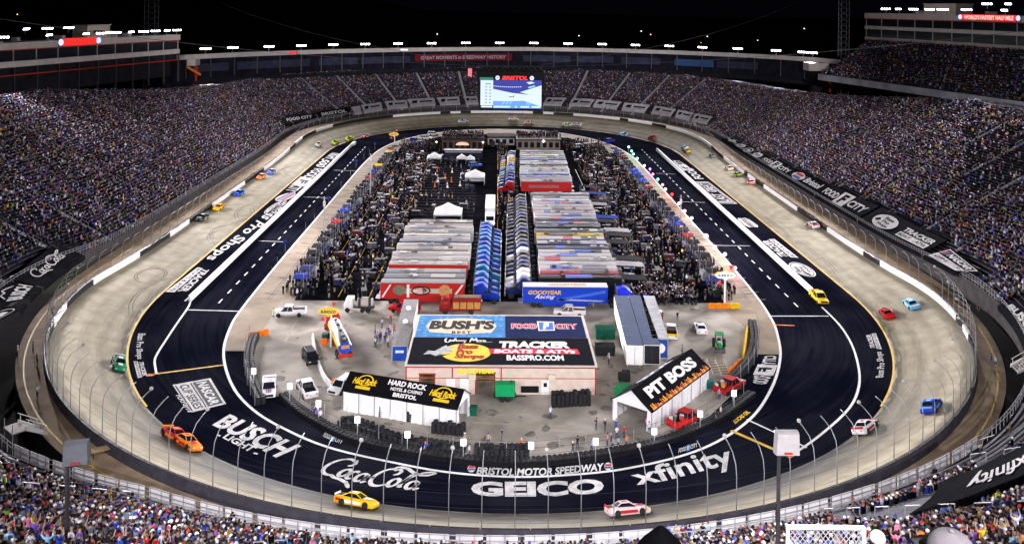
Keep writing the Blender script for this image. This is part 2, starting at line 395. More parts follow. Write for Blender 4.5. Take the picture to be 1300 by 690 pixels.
def track():
    K = 14; vs = []; off = []; arc_ = []; tr = []; gv = []
    for i in range(NS+1):
        s = i % NS
        for k in range(K+1):
            o = k/K; vs.append(tuple(tpos(s, o))); off.append(o); arc_.append(i*PERIM/NS); tr.append(TF[s]+TN[s])
            gv.append(max(0.0, min(1.0, (-SY[s]-118)/28))*.92+TF[s]*.18)
    fs = [[i*(K+1)+k, i*(K+1)+k+1, (i+1)*(K+1)+k+1, (i+1)*(K+1)+k] for i in range(NS) for k in range(K)]
    mb = MB(); mb.add(vs, fs, concrete_mat()); me = mb.mesh('track', True)
    for nm, A in (('off', off), ('arc', arc_), ('turn', tr), ('groove', gv)):
        a = me.attributes.new(nm, 'FLOAT', 'POINT'); a.data.foreach_set('value', A)
    o = link('track', me); o['kind'] = 'structure'; return o
TRACK = track()
def apron_mat():
    m, n, b = nt('apron_asphalt'); L = n.links; N = n.nodes
    def node(t, **k):
        q = N.new(t)
        for a, v in k.items(): setattr(q, a, v)
        return q
    def mth(op, a, c=None):
        q = node('ShaderNodeMath', operation=op)
        for i, w in enumerate((a, c)):
            if w is None: continue
            if isinstance(w, (int, float)): q.inputs[i].default_value = w
            else: L.new(w, q.inputs[i])
        return q.outputs[0]
    tc = node('ShaderNodeTexCoord'); sp = node('ShaderNodeSeparateXYZ'); L.new(tc.outputs['Object'], sp.inputs[0])
    yy = mth('MINIMUM', mth('ADD', sp.outputs[1], 86.0), 0.0); yf = mth('MAXIMUM', mth('ADD', sp.outputs[1], -84.0), 0.0); y2 = mth('ADD', yy, yf)
    r = mth('SQRT', mth('ADD', mth('MULTIPLY', sp.outputs[0], sp.outputs[0]), mth('MULTIPLY', y2, y2)))      # distance across the lanes, round both turns
    cb = node('ShaderNodeCombineXYZ'); L.new(r, cb.inputs[0]); L.new(mth('MULTIPLY', sp.outputs[1], .03), cb.inputs[1]); L.new(mth('MULTIPLY', sp.outputs[0], .02), cb.inputs[2])
    st = node('ShaderNodeTexNoise'); st.inputs['Scale'].default_value = 1.6; st.inputs['Detail'].default_value = 6; st.inputs['Roughness'].default_value = .65; L.new(cb.outputs[0], st.inputs['Vector'])
    bl = node('ShaderNodeTexNoise'); bl.inputs['Scale'].default_value = .06; bl.inputs['Detail'].default_value = 6; L.new(tc.outputs['Object'], bl.inputs['Vector'])
    k = node('ShaderNodeMapRange'); L.new(mth('MULTIPLY', st.outputs['Fac'], bl.outputs['Fac']), k.inputs[0]); k.inputs[1].default_value = .17; k.inputs[2].default_value = .36
    mx = node('ShaderNodeMixRGB'); L.new(k.outputs[0], mx.inputs[0]); mx.inputs[1].default_value = (.0042, .0049, .0112, 1); mx.inputs[2].default_value = (.0150, .0160, .0240, 1)
    sm = mth('LESS_THAN', mth('PINGPONG', r, 1.85), .045); m2 = node('ShaderNodeMixRGB'); L.new(mth('MULTIPLY', sm, .55), m2.inputs[0]); L.new(mx.outputs[0], m2.inputs[1]); m2.inputs[2].default_value = (.012, .013, .022, 1)
    L.new(m2.outputs[0], b.inputs['Base Color']); b.inputs['Roughness'].default_value = .8; b.inputs['Specular IOR Level'].default_value = .0
    return m
def apron():
    vs = [(SX[i]+SN[i, 0]*.05, SY[i]+SN[i, 1]*.05, 0) for i in range(NS)]
    o = MB().add(vs, [list(range(NS))], apron_mat()).build('apron'); o['kind'] = 'structure'; return o
APRON = apron()
mb = MB(); strip(mb, lambda s: Vector((si(s, SX)-si(s, SN)[0]*.26, si(s, SY)-si(s, SN)[1]*.26, .016)), lambda s: tpos(s, .004, .016), M_YEL, sorted([i for i in range(NS) if SY[i] > -131], key=lambda i: (i-int(NS*.84)) % NS))
mb.build('painted_line', APRON)

# skid marks on the straights: thin dark ribbons of rubber
def skids():
    r = random.Random(5); mb = MB(); M = pm('skid_rubber', (.16, .14, .105), .7, .4, 1)
    def wavy(s0, s1, o0, amp, w=.18, n=26, fr=1.0):
        A = []; B = []
        for i in range(n+1):
            t = i/n; s = s0+(s1-s0)*t; o = o0+amp*math.sin(t*PI*fr)+.01*math.sin(t*9)
            A.append(tpos(s, o, .02)); B.append(tpos(s, o+w/11.6, .02))
        k = n+1; mb.add([p for q in zip(A, B) for p in q], [[2*i, 2*i+1, 2*i+3, 2*i+2] for i in range(n)], M)
    for (u, v, ln, amp) in ((330, 255, 9, .22), (322, 262, 8, -.2), (305, 282, 7, .3), (300, 288, 6, .25), (372, 212, 7, .2), (378, 210, 6, .24), (230, 350, 10, .18), (1000, 300, 10, .08), (1060, 345, 12, .06)):
        q = gp(u, v, .6); s, _ = near_station(q.x, q.y, SXY); o = ((q.x-si(s, SX))*si(s, SN)[0]+(q.y-si(s, SY))*si(s, SN)[1])/11.5
        wavy(s, s+ln, min(.7, max(.1, o)), amp, fr=1.0); wavy(s+.3, s+ln+.3, min(.75, max(.15, o+.06)), amp*.95)
    c = gp(212, 352, .6); s, _ = near_station(c.x, c.y, SXY)
    for R_, e in ((2.6, 0), (2.2, .4)):
        A = []; B = []
        for i in range(31):
            a = 2*PI*i/30*.86+e; A.append(tpos(s+R_*math.cos(a)*1.9/2.2, .45+R_*math.sin(a)/11.6, .025)); B.append(tpos(s+(R_+.2)*math.cos(a)*1.9/2.2, .45+(R_+.2)*math.sin(a)/11.6, .025))
        mb.add([p for q in zip(A, B) for p in q], [[2*i, 2*i+1, 2*i+3, 2*i+2] for i in range(30)], M)
    mb.build('skid_mark', TRACK)
skids()

# ------------------------------------------------------------------ infield surfaces
def smooth_closed(pts, n=220):
    P = np.array(pts, float); m = len(P); out = []
    for i in range(m):
        p0, p1, p2, p3 = P[(i-1) % m], P[i], P[(i+1) % m], P[(i+2) % m]
        for k in range(8):
            t = k/8; out.append(.5*((2*p1)+(-p0+p2)*t+(2*p0-5*p1+4*p2-p3)*t*t+(-p0+3*p1-3*p2+p3)*t**3))
    return np.array(out)
# inner commit line: pit-stall edge on the straights, round the tyre wall in the near turn
INNER = [(49.2, 60), (49.2, 20), (49.2, -20), (49.2, -60), (48.8, -82), (47.8, -95), (46.3, -103), (43.8, -112), (39, -123), (32.5, -133.5), (24, -141.5), (14, -146.2), (5.3, -148), (-1.7, -148.3), (-8.7, -147.3), (-15.3, -145.2), (-23.6, -141.8), (-30, -137.5), (-36.5, -131.5), (-42, -123.5), (-46.9, -112), (-49.3, -101), (-50.2, -90), (-50.6, -60), (-50.6, -20), (-50.6, 20), (-50.4, 60), (-48.5, 90), (-43, 112), (-33, 130), (-18, 143), (0, 147), (18, 143), (33, 128), (43, 108), (48, 84)]
INP = smooth_closed(INNER)
def flat(name, pts, z, mat, parent=None, kind='structure'):
    o = MB().add([(p[0], p[1], z) for p in pts], [list(range(len(pts)))], mat).build(name, parent)
    if kind and parent is None: o['kind'] = kind
    return o
def ribbon(mb, pts, w, z, mat, closed=False):
    P = np.array([p[:2] for p in pts], float); k = len(P)
    T = (np.roll(P, -1, 0)-np.roll(P, 1, 0)) if closed else np.gradient(P, axis=0); T /= np.linalg.norm(T, axis=1)[:, None]+1e-9
    N = np.stack([T[:, 1], -T[:, 0]], 1); vs = []
    for p, n in zip(P, N): vs += [(p[0]+n[0]*w/2, p[1]+n[1]*w/2, z), (p[0]-n[0]*w/2, p[1]-n[1]*w/2, z)]
    return mb.add(vs, [[2*i, 2*i+1, 2*((i+1) % k)+1, 2*((i+1) % k)] for i in range(k if closed else k-1)], mat)
# pale pit-stall concrete rings the infield, darker asphalt in the near turn
inner = [p for p in INP]
_c = gp(300, 445); STALL_CUT = -112.0
flat('pit_stall_pavement', [p for p in inner if p[1] > STALL_CUT] , .004, M_STALL)
PADP = [(38.5, -80), (42.0, -100), (38.0, -112), (33.8, -123.5), (24.2, -136.6), (14.5, -141.6), (2.3, -144.4), (-6.5, -144), (-13.6, -142), (-23.4, -137.5), (-33.8, -127.2), (-36.8, -126.6), (-42.2, -112), (-43.5, -100), (-43.8, -86), (-30, -85.6)]
flat('infield_pad', PADP, .010, M_PAD)
flat('infield_lot', [(-41.5, -86.2), (41.5, -86.2), (43.2, -40), (43.2, 60), (40, 95), (28, 122), (0, 135), (-28, 122), (-41, 95), (-44, 60), (-43.6, -40)], .014, M_LOT)
mb = MB(); ribbon(mb, INP, .42, .020, M_WHITE, True); mb.build('painted_line', APRON)
# outer commit lines at both pit ends
for pts in ([(-61, -87), (-60.3, -90), (-59.2, -100), (-57.4, -113.9), (-54.8, -119.5)], [(59.6, -88), (59.6, -92), (59.4, -98), (57.9, -107.1), (53.9, -119.9), (48.7, -129.5), (39.2, -139.5), (34.5, -143.5)]):
    P = np.array(pts); t = np.linspace(0, len(P)-1, 40); Q = np.stack([np.interp(t, range(len(P)), P[:, k]) for k in (0, 1)], 1)
    for _ in range(6): Q[1:-1] = (Q[:-2]+Q[1:-1]*2+Q[2:])/4
    mb = MB(); ribbon(mb, Q, .36, .021, M_WHITE); mb.build('painted_line', APRON)
# straight painted lines: (from, to, width, colour)
for a, b, w, m in (((192, 475), (284, 463), .38, M_YEL), ((186, 476), (196, 475), .9, M_ORANGE), ((928, 546), (1003, 579), .55, M_YEL), ((993, 574), (1006, 580), 1.0, M_ORANGE),
                   ((238, 393), (306, 395), .3, M_WHITE), ((975, 401), (1052, 401), .3, M_WHITE), ((978, 412), (1009, 413), .3, M_ORANGE), ((948, 532), (1000, 556), .3, M_WHITE), ((995, 553), (1024, 568), .3, M_WHITE),
                   ((328, 305.5), (362, 307), .22, M_WHITE), ((385, 250), (420, 251), .22, M_WHITE), ((424, 216), (452, 217), .22, M_WHITE), ((833, 220), (858, 221), .22, M_WHITE), ((866, 256), (895, 257), .22, M_WHITE), ((908, 311.5), (952, 312), .22, M_WHITE)):
    A, B = gp(*a), gp(*b); mb = MB(); ribbon(mb, [A, (A+B)/2, B], w, .024, m); mb.build('painted_line', APRON)
# lane dashes down both pit roads
for x in (-55.4, 55.0):
    for k in range(34):
        y = -88+k*5.6
        if y > 92: break
        mb = MB(); mb.quad((x-.14, y, .022), (x+.14, y, .022), (x+.14, y+2.3, .022), (x-.14, y+2.3, .022), M_WHITE); mb.build('lane_dash', APRON)
# stall dividers and tyre stains on the pale stalls
M_STAIN = pm('tyre_stain', (.13, .10, .075), .8, .4, .8)
r_ = random.Random(8); mb = MB(); ms = MB()
for sx in (-1, 1):
    x0, x1 = (46.9, 47.0)
    mb.quad((sx*46.6, -86, .02), (sx*46.75, -86, .02), (sx*46.75, 84, .02), (sx*46.6, 84, .02), M_DSTEEL)
    mb.quad((sx*46.1, -86, .02), (sx*46.2, -86, .02), (sx*46.2, 84, .02), (sx*46.1, 84, .02), M_DSTEEL)
    for k in range(38):
        y = -84+k*4.5
        mb.quad((sx*44.5, y, .021), (sx*44.5, y+.12, .021), (sx*50, y+.12, .021), (sx*50, y, .021), pm('stall_line_paint', (.55, .40, .30), .7, .2, 1))
        if r_.random() < .8:
            w = r_.uniform(.25, .4); y2 = y+r_.uniform(.8, 3); x2 = 44.6+r_.random()*2.4
            ms.quad((sx*x2, y2, .018), (sx*(x2+r_.uniform(1.5, 3.5)), y2+r_.uniform(.3, 1), .018), (sx*(x2+2.2), y2+w+.8, .018), (sx*x2, y2+w, .018), M_STAIN)
mb.build('painted_line', APRON); ms.build('tyre_stain', APRON)
# yellow and white lane lines in the lot
mb = MB()
for x, y0, y1, m in ((-2.6, -84, 100, M_YEL), (.6, -84, 100, M_YEL), (-33.5, -84, 40, M_YEL), (-27.5, -84, 60, M_YEL), (29, -60, 70, M_YEL), (24.5, -20, 50, M_WHITE), (-38.5, -60, 70, M_YEL)):
    mb.quad((x-.09, y0, .022), (x+.09, y0, .022), (x+.09, y1, .022), (x-.09, y1, .022), m)
for k in range(26):
    y = -30+k*4.0; mb.quad((-26, y, .022), (-9, y, .022), (-9, y+.10, .022), (-26, y+.10, .022), pm('faded_paint', (.25, .25, .25), .8, .3, .5))
o = mb.build('lot_line'); tag(o, kind='structure')
mb = MB()   # faded pale lines on the pad
for a, b in (((376, 408), (362, 433)), ((362, 433), (416, 441)), ((600, 536), (730, 541)), ((690, 545), (760, 549)), ((455, 400), (540, 405))):
    A, B = gp(*a), gp(*b); ribbon(mb, [A, (A+B)/2, B], .45, .016, pm('faded_tan_paint', (.40, .36, .29), .8, .2, .6))
tag(mb.build('pad_line'), kind='structure')
# oil and tyre stains on the pad, each a patch of its own shape
def in_pad(x, y):
    w = False; n = len(PADP)
    for i in range(n):
        (x1, y1), (x2, y2) = PADP[i], PADP[(i+1) % n]
        if (y1 > y) != (y2 > y) and x < (x2-x1)*(y-y1)/(y2-y1)+x1: w = not w
    return w and abs(x) < 37
ms = MB(); r_ = random.Random(21); M_OIL = pm('oil_stain', (.19, .175, .15), .7, .5, .9)
for k in range(150):
    u, v = r_.uniform(330, 930), r_.uniform(392, 575); c = gp(u, v); n = 9; rr = r_.uniform(.2, 1.3); e = r_.uniform(.4, 1); a0 = r_.random()*PI
    if not in_pad(c.x, c.y): continue
    pts = []
    for j in range(n):
        a = 2*PI*j/n; q = rr*r_.uniform(.6, 1.1); x, y = q*math.cos(a), q*e*math.sin(a); pts.append((c.x+x*math.cos(a0)-y*math.sin(a0), c.y+x*math.sin(a0)+y*math.cos(a0), .0125+.00004*k))
    ms.add(pts, [list(range(n))], M_OIL)
tag(ms.build('pavement_stain'), kind='structure')

# ------------------------------------------------------------------ painted lettering on the asphalt
def G2(pts, z=.026): return [gp(u, v, z) for u, v in pts]
def paint_on(shape, base, top, mat=None, lift=0.0):
    mb = MB(); lay(mb, shape, G2(base), G2(top), mat or M_LETTER, lift); return mb.build('painted_lettering', APRON)
T = text2d
paint_on(T('GEICO', .05, 0, 1.0), [(598, 628.5), (645, 630), (700, 629.5), (767, 625.5)], [(598, 610.5), (645, 610.5), (700, 610), (766, 606.5)])
paint_on(T('BRISTOL MOTOR SPEEDWAY', .03, .12), [(604.5, 601.5), (650, 603.5), (700, 603), (767, 596.5)], [(606, 592), (650, 594), (700, 593), (766.5, 587)])
paint_on(cola_script(), [(395, 604), (450, 622), (538, 633)], [(432, 575), (480, 586), (556, 598)])
paint_on(T('BUSCH', .035, .05), [(269, 539), (310, 559), (351, 581)], [(291, 524.5), (335, 543), (383, 565.5)])
paint_on(T('LIGHT', .03, .1), [(282, 555), (318, 574)], [(289, 549), (327, 567.5)])
for q in ([(276, 551.5), (279.5, 553.3)], [(322, 574.5), (327, 576)]):
    A, B = gp(*q[0]), gp(*q[1]); mb = MB(); ribbon(mb, [A, (A+B)/2, B], .3, .026, M_LETTER); mb.build('painted_lettering', APRON)
paint_on(T('xfinity', .02), [(812, 621), (850, 616), (890, 606), (938, 594)], [(797, 597), (838, 588), (880, 575), (922, 565)])
# series panel: white frame, black half over white half
A_, B_, C_, D_ = (243, 523), (287, 512), (267, 479.5), (219, 488)
paint_on(rectshape(), [D_, A_], [C_, B_]); 
paint_on(rectshape(.05, .50, .95, .94), [D_, A_], [C_, B_], M_BLACK, .004)
paint_on(sub(T('NASCAR', .03, .1), .08, .58, .92, .86), [D_, A_], [C_, B_], M_LETTER, .008)
paint_on(sub(T('CUP SERIES', .03), .06, .13, .94, .38), [D_, A_], [C_, B_], M_BLACK, .004)
for y0 in (.03, .43): paint_on(rectshape(.05, y0, .95, y0+.04), [D_, A_], [C_, B_], M_BLACK, .004)
paint_on(T('PLAYOFFS', .03), [(223, 501.5), (239, 523)], [(229.5, 500), (246, 521)])
# left turn entry
paint_on(T('Bass Pro Shops', .02), [(172.5, 423), (170.5, 440), (172, 455.5)], [(185, 423), (181, 440), (182, 455)])
def tracker_box(quad, z=.026):
    (a, b), (c, d) = quad   # base line, top line
    mb = MB(); lay(mb, rectshape(0, 0, 1, .44), G2([a, b], z), G2([c, d], z), M_LETTER); lay(mb, sub(T('TRACKER', .04, .1), 0, .52, .96, 1), G2([a, b], z), G2([c, d], z), M_LETTER)
    lay(mb, sub(T('BOATS & ATVs', .02), .04, .10, .96, .36), G2([a, b], z), G2([c, d], z), M_BLACK, .004); mb.build('painted_lettering', APRON)
tracker_box([((169.5, 458), (175, 479.5)), ((182, 459), (187, 476.5))])
# left strip between racing surface and pit wall, read from the pit side
paint_on(T('Bass Pro Shops', .02), [(349, 258), (257, 327.5)], [(330, 264), (271.5, 327.0+4)][::1] if False else [(362, 266), (274, 331)])
tracker_box([((251, 339), (210, 370)), ((266, 342.5), (236, 371.5))])
def oval_logo(quad, z=.026, bristol=False):
    (a, b), (c, d) = quad; mb = MB()
    if bristol:
        lay(mb, ovalshape(), G2([a, b], z), G2([c, d], z), M_LETTER)
        lay(mb, polyshape([(.08, .22), (.92, .22), (.96, .47), (.04, .47)]), G2([a, b], z), G2([c, d], z), pm('logo_blue', (.05, .10, .32), .6, .1, 1), .004)
        lay(mb, polyshape([(.04, .53), (.96, .53), (.86, .80), (.14, .80)]), G2([a, b], z), G2([c, d], z), pm('logo_red', (.5, .04, .04), .6, .1, 1), .004)
    else:
        lay(mb, ovalshape(), G2([a, b], z), G2([c, d], z), M_LETTER); lay(mb, ovalshape(28, .93, (.04, .06, .96, .94)), G2([a, b], z), G2([c, d], z), M_BLACK, .004)
        lay(mb, sub(T('Bass', .03), .30, .62, .66, .86), G2([a, b], z), G2([c, d], z), M_BLACK, .006); lay(mb, sub(T('Pro', .03), .36, .38, .66, .58), G2([a, b], z), G2([c, d], z), M_BLACK, .006)
        lay(mb, sub(T('Shops', .03), .30, .14, .74, .34), G2([a, b], z), G2([c, d], z), M_BLACK, .006)
        lay(mb, polyshape([(.05, .45), (.25, .62), (.34, .55), (.25, .40), (.12, .36)]), G2([a, b], z), G2([c, d], z), M_BLACK, .006)
    mb.build('painted_lettering', APRON)
oval_logo([((358, 252.5), (331, 269.5)), ((368, 256), (341, 272.5))])
oval_logo([((366, 243.5), (344, 253.5)), ((380, 245), (360, 256.5))], bristol=True)
paint_on(T('FOOD', .03), [(399, 213.5), (383, 225.5)], [(410, 214.5), (397, 226.5)])
paint_on(T('CITY', .03), [(370, 234), (362, 242)], [(385, 236.5), (375, 244)])
mb = MB(); lay(mb, rectshape(), G2([(382, 224), (370, 234)]), G2([(398, 227), (386, 237)]), M_LETTER); lay(mb, sub(T('F', .05), .3, .2, .7, .85), G2([(382, 224), (370, 234)]), G2([(398, 227), (386, 237)]), M_BLACK, .005); mb.build('painted_lettering', APRON)
paint_on(T('500', .03), [(410, 201), (400, 211)], [(419, 204), (411, 213)])
paint_on(T('NIGHT', .03), [(421, 193.5), (411.5, 201)], [(434, 195.5), (425, 203.5)])
# right strip
paint_on(T('FOOD', .03), [(894, 227), (878, 213)], [(882.5, 227), (868, 213)])
paint_on(T('CITY', .03), [(870, 209), (862, 203)], [(859.5, 209.5), (853.5, 203.5)])
mb = MB(); lay(mb, rectshape(), G2([(880, 216.5), (870, 208.5)]), G2([(868, 216.5), (859, 208.5)]), M_LETTER); lay(mb, sub(T('F', .05), .3, .2, .7, .85), G2([(880, 216.5), (870, 208.5)]), G2([(868, 216.5), (859, 208.5)]), M_BLACK, .005); mb.build('painted_lettering', APRON)
q0, q1, q2, q3 = (936, 258.5), (899, 230.5), (910, 258), (881, 230.5)
mb = MB()
for sh in (frameshape(.025, .06), sub(frameshape(.03, .07), .05, .11, .95, .89), sub(T('LAST', .03), .08, .22, .42, .78), sub(T('GREAT', .03), .50, .22, .90, .78)): lay(mb, sh, G2([q0, q1]), G2([q2, q3]), M_LETTER)
mb.build('painted_lettering', APRON)
mb = MB(); B0 = [(966, 288.5), (948, 276)]; B1 = [(948, 288.5), (934, 276.5)]
lay(mb, polyshape([(.0, .2), (.2, 0), (.8, 0), (1, .2), (.93, .5), (1, .8), (.8, 1), (.2, 1), (0, .8), (.07, .5)]), G2(B0), G2(B1), M_LETTER); lay(mb, sub(T('BRISTOL', .03), .1, .35, .9, .68), G2(B0), G2(B1), M_BLACK, .005); mb.build('painted_lettering', APRON)
tracker_box([((1014, 327), (983, 303)), ((991, 325.5), (966, 304.5))])
oval_logo([((1044, 352), (1019, 332)), ((1014, 350), (995, 333))])
paint_on(T('FOOD', .03), [(981, 476), (972.5, 487.5)], [(957, 476), (955.5, 486)])
paint_on(T('CITY', .03), [(986, 451), (984.5, 463)], [(971, 451), (966, 462)])
mb = MB(); lay(mb, rectshape(), G2([(987, 463), (982, 476)]), G2([(962, 462), (956, 475)]), M_LETTER); lay(mb, sub(T('F', .05), .3, .2, .7, .85), G2([(987, 463), (982, 476)]), G2([(962, 462), (956, 475)]), M_ASPH, .005); mb.build('painted_lettering', APRON)
paint_on(T('Bass Pro Shops', .02), [(1124.5, 478), (1126, 462), (1121, 446)], [(1111.5, 479), (1114, 462), (1111, 446)])
tracker_box([((1119.5, 443), (1112, 422.5)), ((1105, 441), (1099, 424))])
def city_small(b0, b1, t0, t1):
    mb = MB(); lay(mb, sub(T('FOOD', .03, .1), 0, .15, .40, .9), G2([b0, b1]), G2([t0, t1]), M_LETTER); lay(mb, rectshape(.42, 0, .60, 1), G2([b0, b1]), G2([t0, t1]), pm('logo_sky', (.08, .30, .60), .6, .1, 1))
    lay(mb, sub(T('F', .05), .46, .15, .56, .85), G2([b0, b1]), G2([t0, t1]), M_LETTER, .005); lay(mb, sub(T('CITY', .03, .1), .62, .15, 1, .9), G2([b0, b1]), G2([t0, t1]), M_LETTER); mb.build('painted_lettering', APRON)
city_small((409, 555), (433, 564), (413, 547), (437, 557)); city_small((861, 575.5), (886, 567.5), (862, 568), (885, 560.5))
for c in ((598.5, 594), (772, 591.5)):
    u, v = c; oval_logo([((u-5, v+5), (u+5, v+4.6)), ((u-4.6, v-5), (u+5, v-5.2))], bristol=True)
mb = MB(); lay(mb, sub(T('LUCAS OIL', .03, .1), 0, .1, 1, .9), G2([(934, 538), (954, 523)]), G2([(930, 533), (947, 520)]), M_YEL); mb.build('painted_lettering', APRON)
# ------------------------------------------------------------------ outer wall, fence, walkway
WALL_H = 1.1
ZW = EZ+TS*1.3+TF*.5-TN*.25                      # level of the walkway behind the wall
def sidx(u, v, z=3.0):
    q = gp(u, v, z); return near_station(q.x, q.y)[0]
def wall_ring():
    root = thing('outer_wall', 'long black and white crash wall round the outside of the racing surface', 'wall', (0, 0, 0))
    white = [(160, 330), (186, 214.0)]
    # white panels lie where the photograph shows them: pairs of sight lines along the wall foot
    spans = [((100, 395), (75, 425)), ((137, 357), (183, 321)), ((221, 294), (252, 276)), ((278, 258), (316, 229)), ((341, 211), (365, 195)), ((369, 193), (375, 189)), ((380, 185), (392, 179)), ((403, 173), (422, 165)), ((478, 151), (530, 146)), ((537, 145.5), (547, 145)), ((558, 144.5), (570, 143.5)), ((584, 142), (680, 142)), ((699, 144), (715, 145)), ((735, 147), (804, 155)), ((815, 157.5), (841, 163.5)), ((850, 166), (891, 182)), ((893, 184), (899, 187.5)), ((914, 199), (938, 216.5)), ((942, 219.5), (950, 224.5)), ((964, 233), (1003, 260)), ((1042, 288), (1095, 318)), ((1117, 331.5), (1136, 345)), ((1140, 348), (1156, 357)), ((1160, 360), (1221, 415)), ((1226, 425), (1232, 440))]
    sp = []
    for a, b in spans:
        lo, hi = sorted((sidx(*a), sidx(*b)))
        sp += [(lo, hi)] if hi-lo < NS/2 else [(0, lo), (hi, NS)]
    panel = 0; L = 2.0
    s = 0.0
    while s < NS:
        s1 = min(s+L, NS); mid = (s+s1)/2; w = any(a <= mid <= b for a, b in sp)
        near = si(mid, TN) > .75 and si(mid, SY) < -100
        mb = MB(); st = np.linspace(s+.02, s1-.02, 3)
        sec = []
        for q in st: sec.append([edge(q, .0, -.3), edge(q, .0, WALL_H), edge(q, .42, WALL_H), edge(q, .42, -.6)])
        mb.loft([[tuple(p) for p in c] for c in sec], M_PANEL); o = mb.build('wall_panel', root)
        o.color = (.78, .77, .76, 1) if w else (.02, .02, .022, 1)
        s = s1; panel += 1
    # dark screen on the back of the wall in the near turn
    ns = [i for i in range(NS) if SY[i] < -92]; ns.sort(key=lambda i: (i-180) % NS)
    mb = MB(); 
    for a in range(len(ns)-1):
        pass
    strip(mb, lambda s: edge(s, .46, WALL_H+.12), lambda s: edge(s, .50, -.35), M_FABRIC, ns)
    mb.build('screen_fabric', root)
    return root
wall_ring()
def catch_fence():
    root = thing('catch_fence', 'tall grey catch fence with curved posts standing on the outer crash wall', 'fence', (0, 0, 0))
    def post_mesh(h, lean, r):
        mb = MB(); P = [(0, 0, 0), (0, 0, h*.55), (-lean*.08, 0, h*.72), (-lean*.35, 0, h*.87), (-lean*.75, 0, h*.96), (-lean, 0, h)]
        mb.tube(P, r, M_STEEL, 5); return mb.mesh('post', True)
    pm_near = post_mesh(6.6, 2.4, .05); pm_far = post_mesh(5.0, 1.4, .06)
    s = 0.0; k = 0
    lampm = MB().lathe((0, 0, 0), [(0, -.24), (.19, -.15), (.24, 0), (.19, .15), (0, .24)], pm('lamp_dome_grey', (.40, .38, .36), .5, .1, 2), 8).mesh('camera_dome', True)
    while s < NS:
        near = si(s, SY) < -95
        p = edge(s, .2, WALL_H); n = si(s, SN)
        o = link('post', pm_near if near else pm_far, root); o.location = p; o.rotation_euler = (0, 0, math.atan2(n[1], n[0]))
        if near and k % 3 == 0:
            d = link('camera_dome', lampm, o); d.location = (-2.4, 0, 6.7)
        s += (2.85 if near else 5.2)*NS/PERIM; k += 1
    mb = MB()
    for h, off in ((.6, .2), (2.0, .2), (3.4, .2)):
        pts = [edge(s, off, WALL_H+h) for s in range(NS)]+[edge(0, off, WALL_H+h)]; mb.tube(pts, .012, M_DSTEEL, 3, False)
    mb.build('cable', root)
catch_fence()
def walk():
    mb = MB(); strip(mb, lambda s: Vector((*edge(s, .45)[:2], si(s, ZW))), lambda s: Vector((*edge(s, 6.4-2.4*si(s, TN))[:2], si(s, ZW)+.02)), M_WALK, range(NS), True)
    tag(mb.build('walkway'), kind='structure')
    mb = MB(); st = [i for i in range(NS) if SY[i] < -60]; st.sort(key=lambda i: (i-180) % NS)
    strip(mb, lambda s: Vector((*edge(s, 2.9)[:2], si(s, ZW)+.03)), lambda s: Vector((*edge(s, 3.12)[:2], si(s, ZW)+.03)), M_YEL, st)
    tag(mb.build('walkway_line'), kind='structure')
walk()
mb = MB(); st = [i for i in range(NS) if SY[i] < -78]; st.sort(key=lambda i: (i-180) % NS)
strip(mb, lambda s: Vector((*edge(s, 3.95)[:2], si(s, ZW)-.15)), lambda s: Vector((*edge(s, 4.0)[:2], -1.1)), M_DARK, st); strip(mb, lambda s: Vector((*edge(s, 4.0)[:2], -1.0)), lambda s: Vector((*edge(s, 16)[:2], -1.0)), pm('dark_void_sheet', (.012, .011, .011), .95, .3, .3, spec=.1), st)  # near-black strips added; their colour paints the dark void behind the walkway
tag(mb.build('dark_void_sheet'), kind='structure')

# ------------------------------------------------------------------ grandstands
ROWP = .86
D0 = 6.4*TS+6.6*TN+8.0*TF
_k = np.arange(NS)
D0 = D0+TN*np.interp(_k, [240, 256, 287, 294, 300, 320, 330, 345], [0, 4.6, 4.4, 1.6, 1.4, .2, .4, .4])
Z0 = 4.4*TS+7.2*TN+6.2*TF
SLOPE = .545*TS+.574*TN+.54*TF
def zstand(s, d):
    """height of the seating at a distance d behind the wall"""
    d0, z0, sl, tn = si(s, D0), si(s, Z0), si(s, SLOPE), si(s, TN)
    z = z0+sl*(d-d0)
    if d > 45: z += tn*(.64-.574)*(d-45)
    return z
def hit(u, v, lift=1.2):
    """survey: where a sight line of the photograph meets the seating: station and distance"""
    d = ray(u, v); prev = None
    for t in np.arange(20, 520, .4):
        q = CAM_P+d*t; s, dd = near_station(q[0], q[1])
        if dd < 6: 
            prev = None; continue
        g = q[2]-zstand(s, dd)-lift
        if g < 0: return s, dd
    return None
YR = 106.0
def part_of(i):
    y = SY[i % NS]
    if y > YR-40 and TF[i % NS] > .985: return 'far'
    if TN[i % NS] > .9: return 'near'
    return 'right' if SX[i % NS] > 0 else 'left'
PART = [part_of(i) for i in range(NS)]
RSIDE = np.where(SY < 0, 57, np.maximum(37, 57-np.clip(SY, 0, 200)*.2)).astype(int)
ROWS = {'far': 37, 'left': 57, 'right': 57, 'near': 60}
STAND = {}
LBL = {'far': 'lower far grandstand with a light roof rim, behind the hanging screen', 'left': 'tall packed grandstand on the left side of the oval under the long suites',
       'right': 'tall packed grandstand right of the oval with black seat covers along its foot', 'near': 'near grandstand round the closest turn with white boards along its front'}
ORDER = sorted(range(NS), key=lambda i: i)
def runs(kind):
    """consecutive stations of one stand"""
    idx = [i for i in range(NS) if PART[i] == kind]
    if kind in ('right',): idx.sort(key=lambda i: (i-NS//2) % NS)
    else: idx.sort()
    if kind == 'near': idx.sort(key=lambda i: (i-NS//4) % NS)
    return idx
RUN = {k: runs(k) for k in LBL}
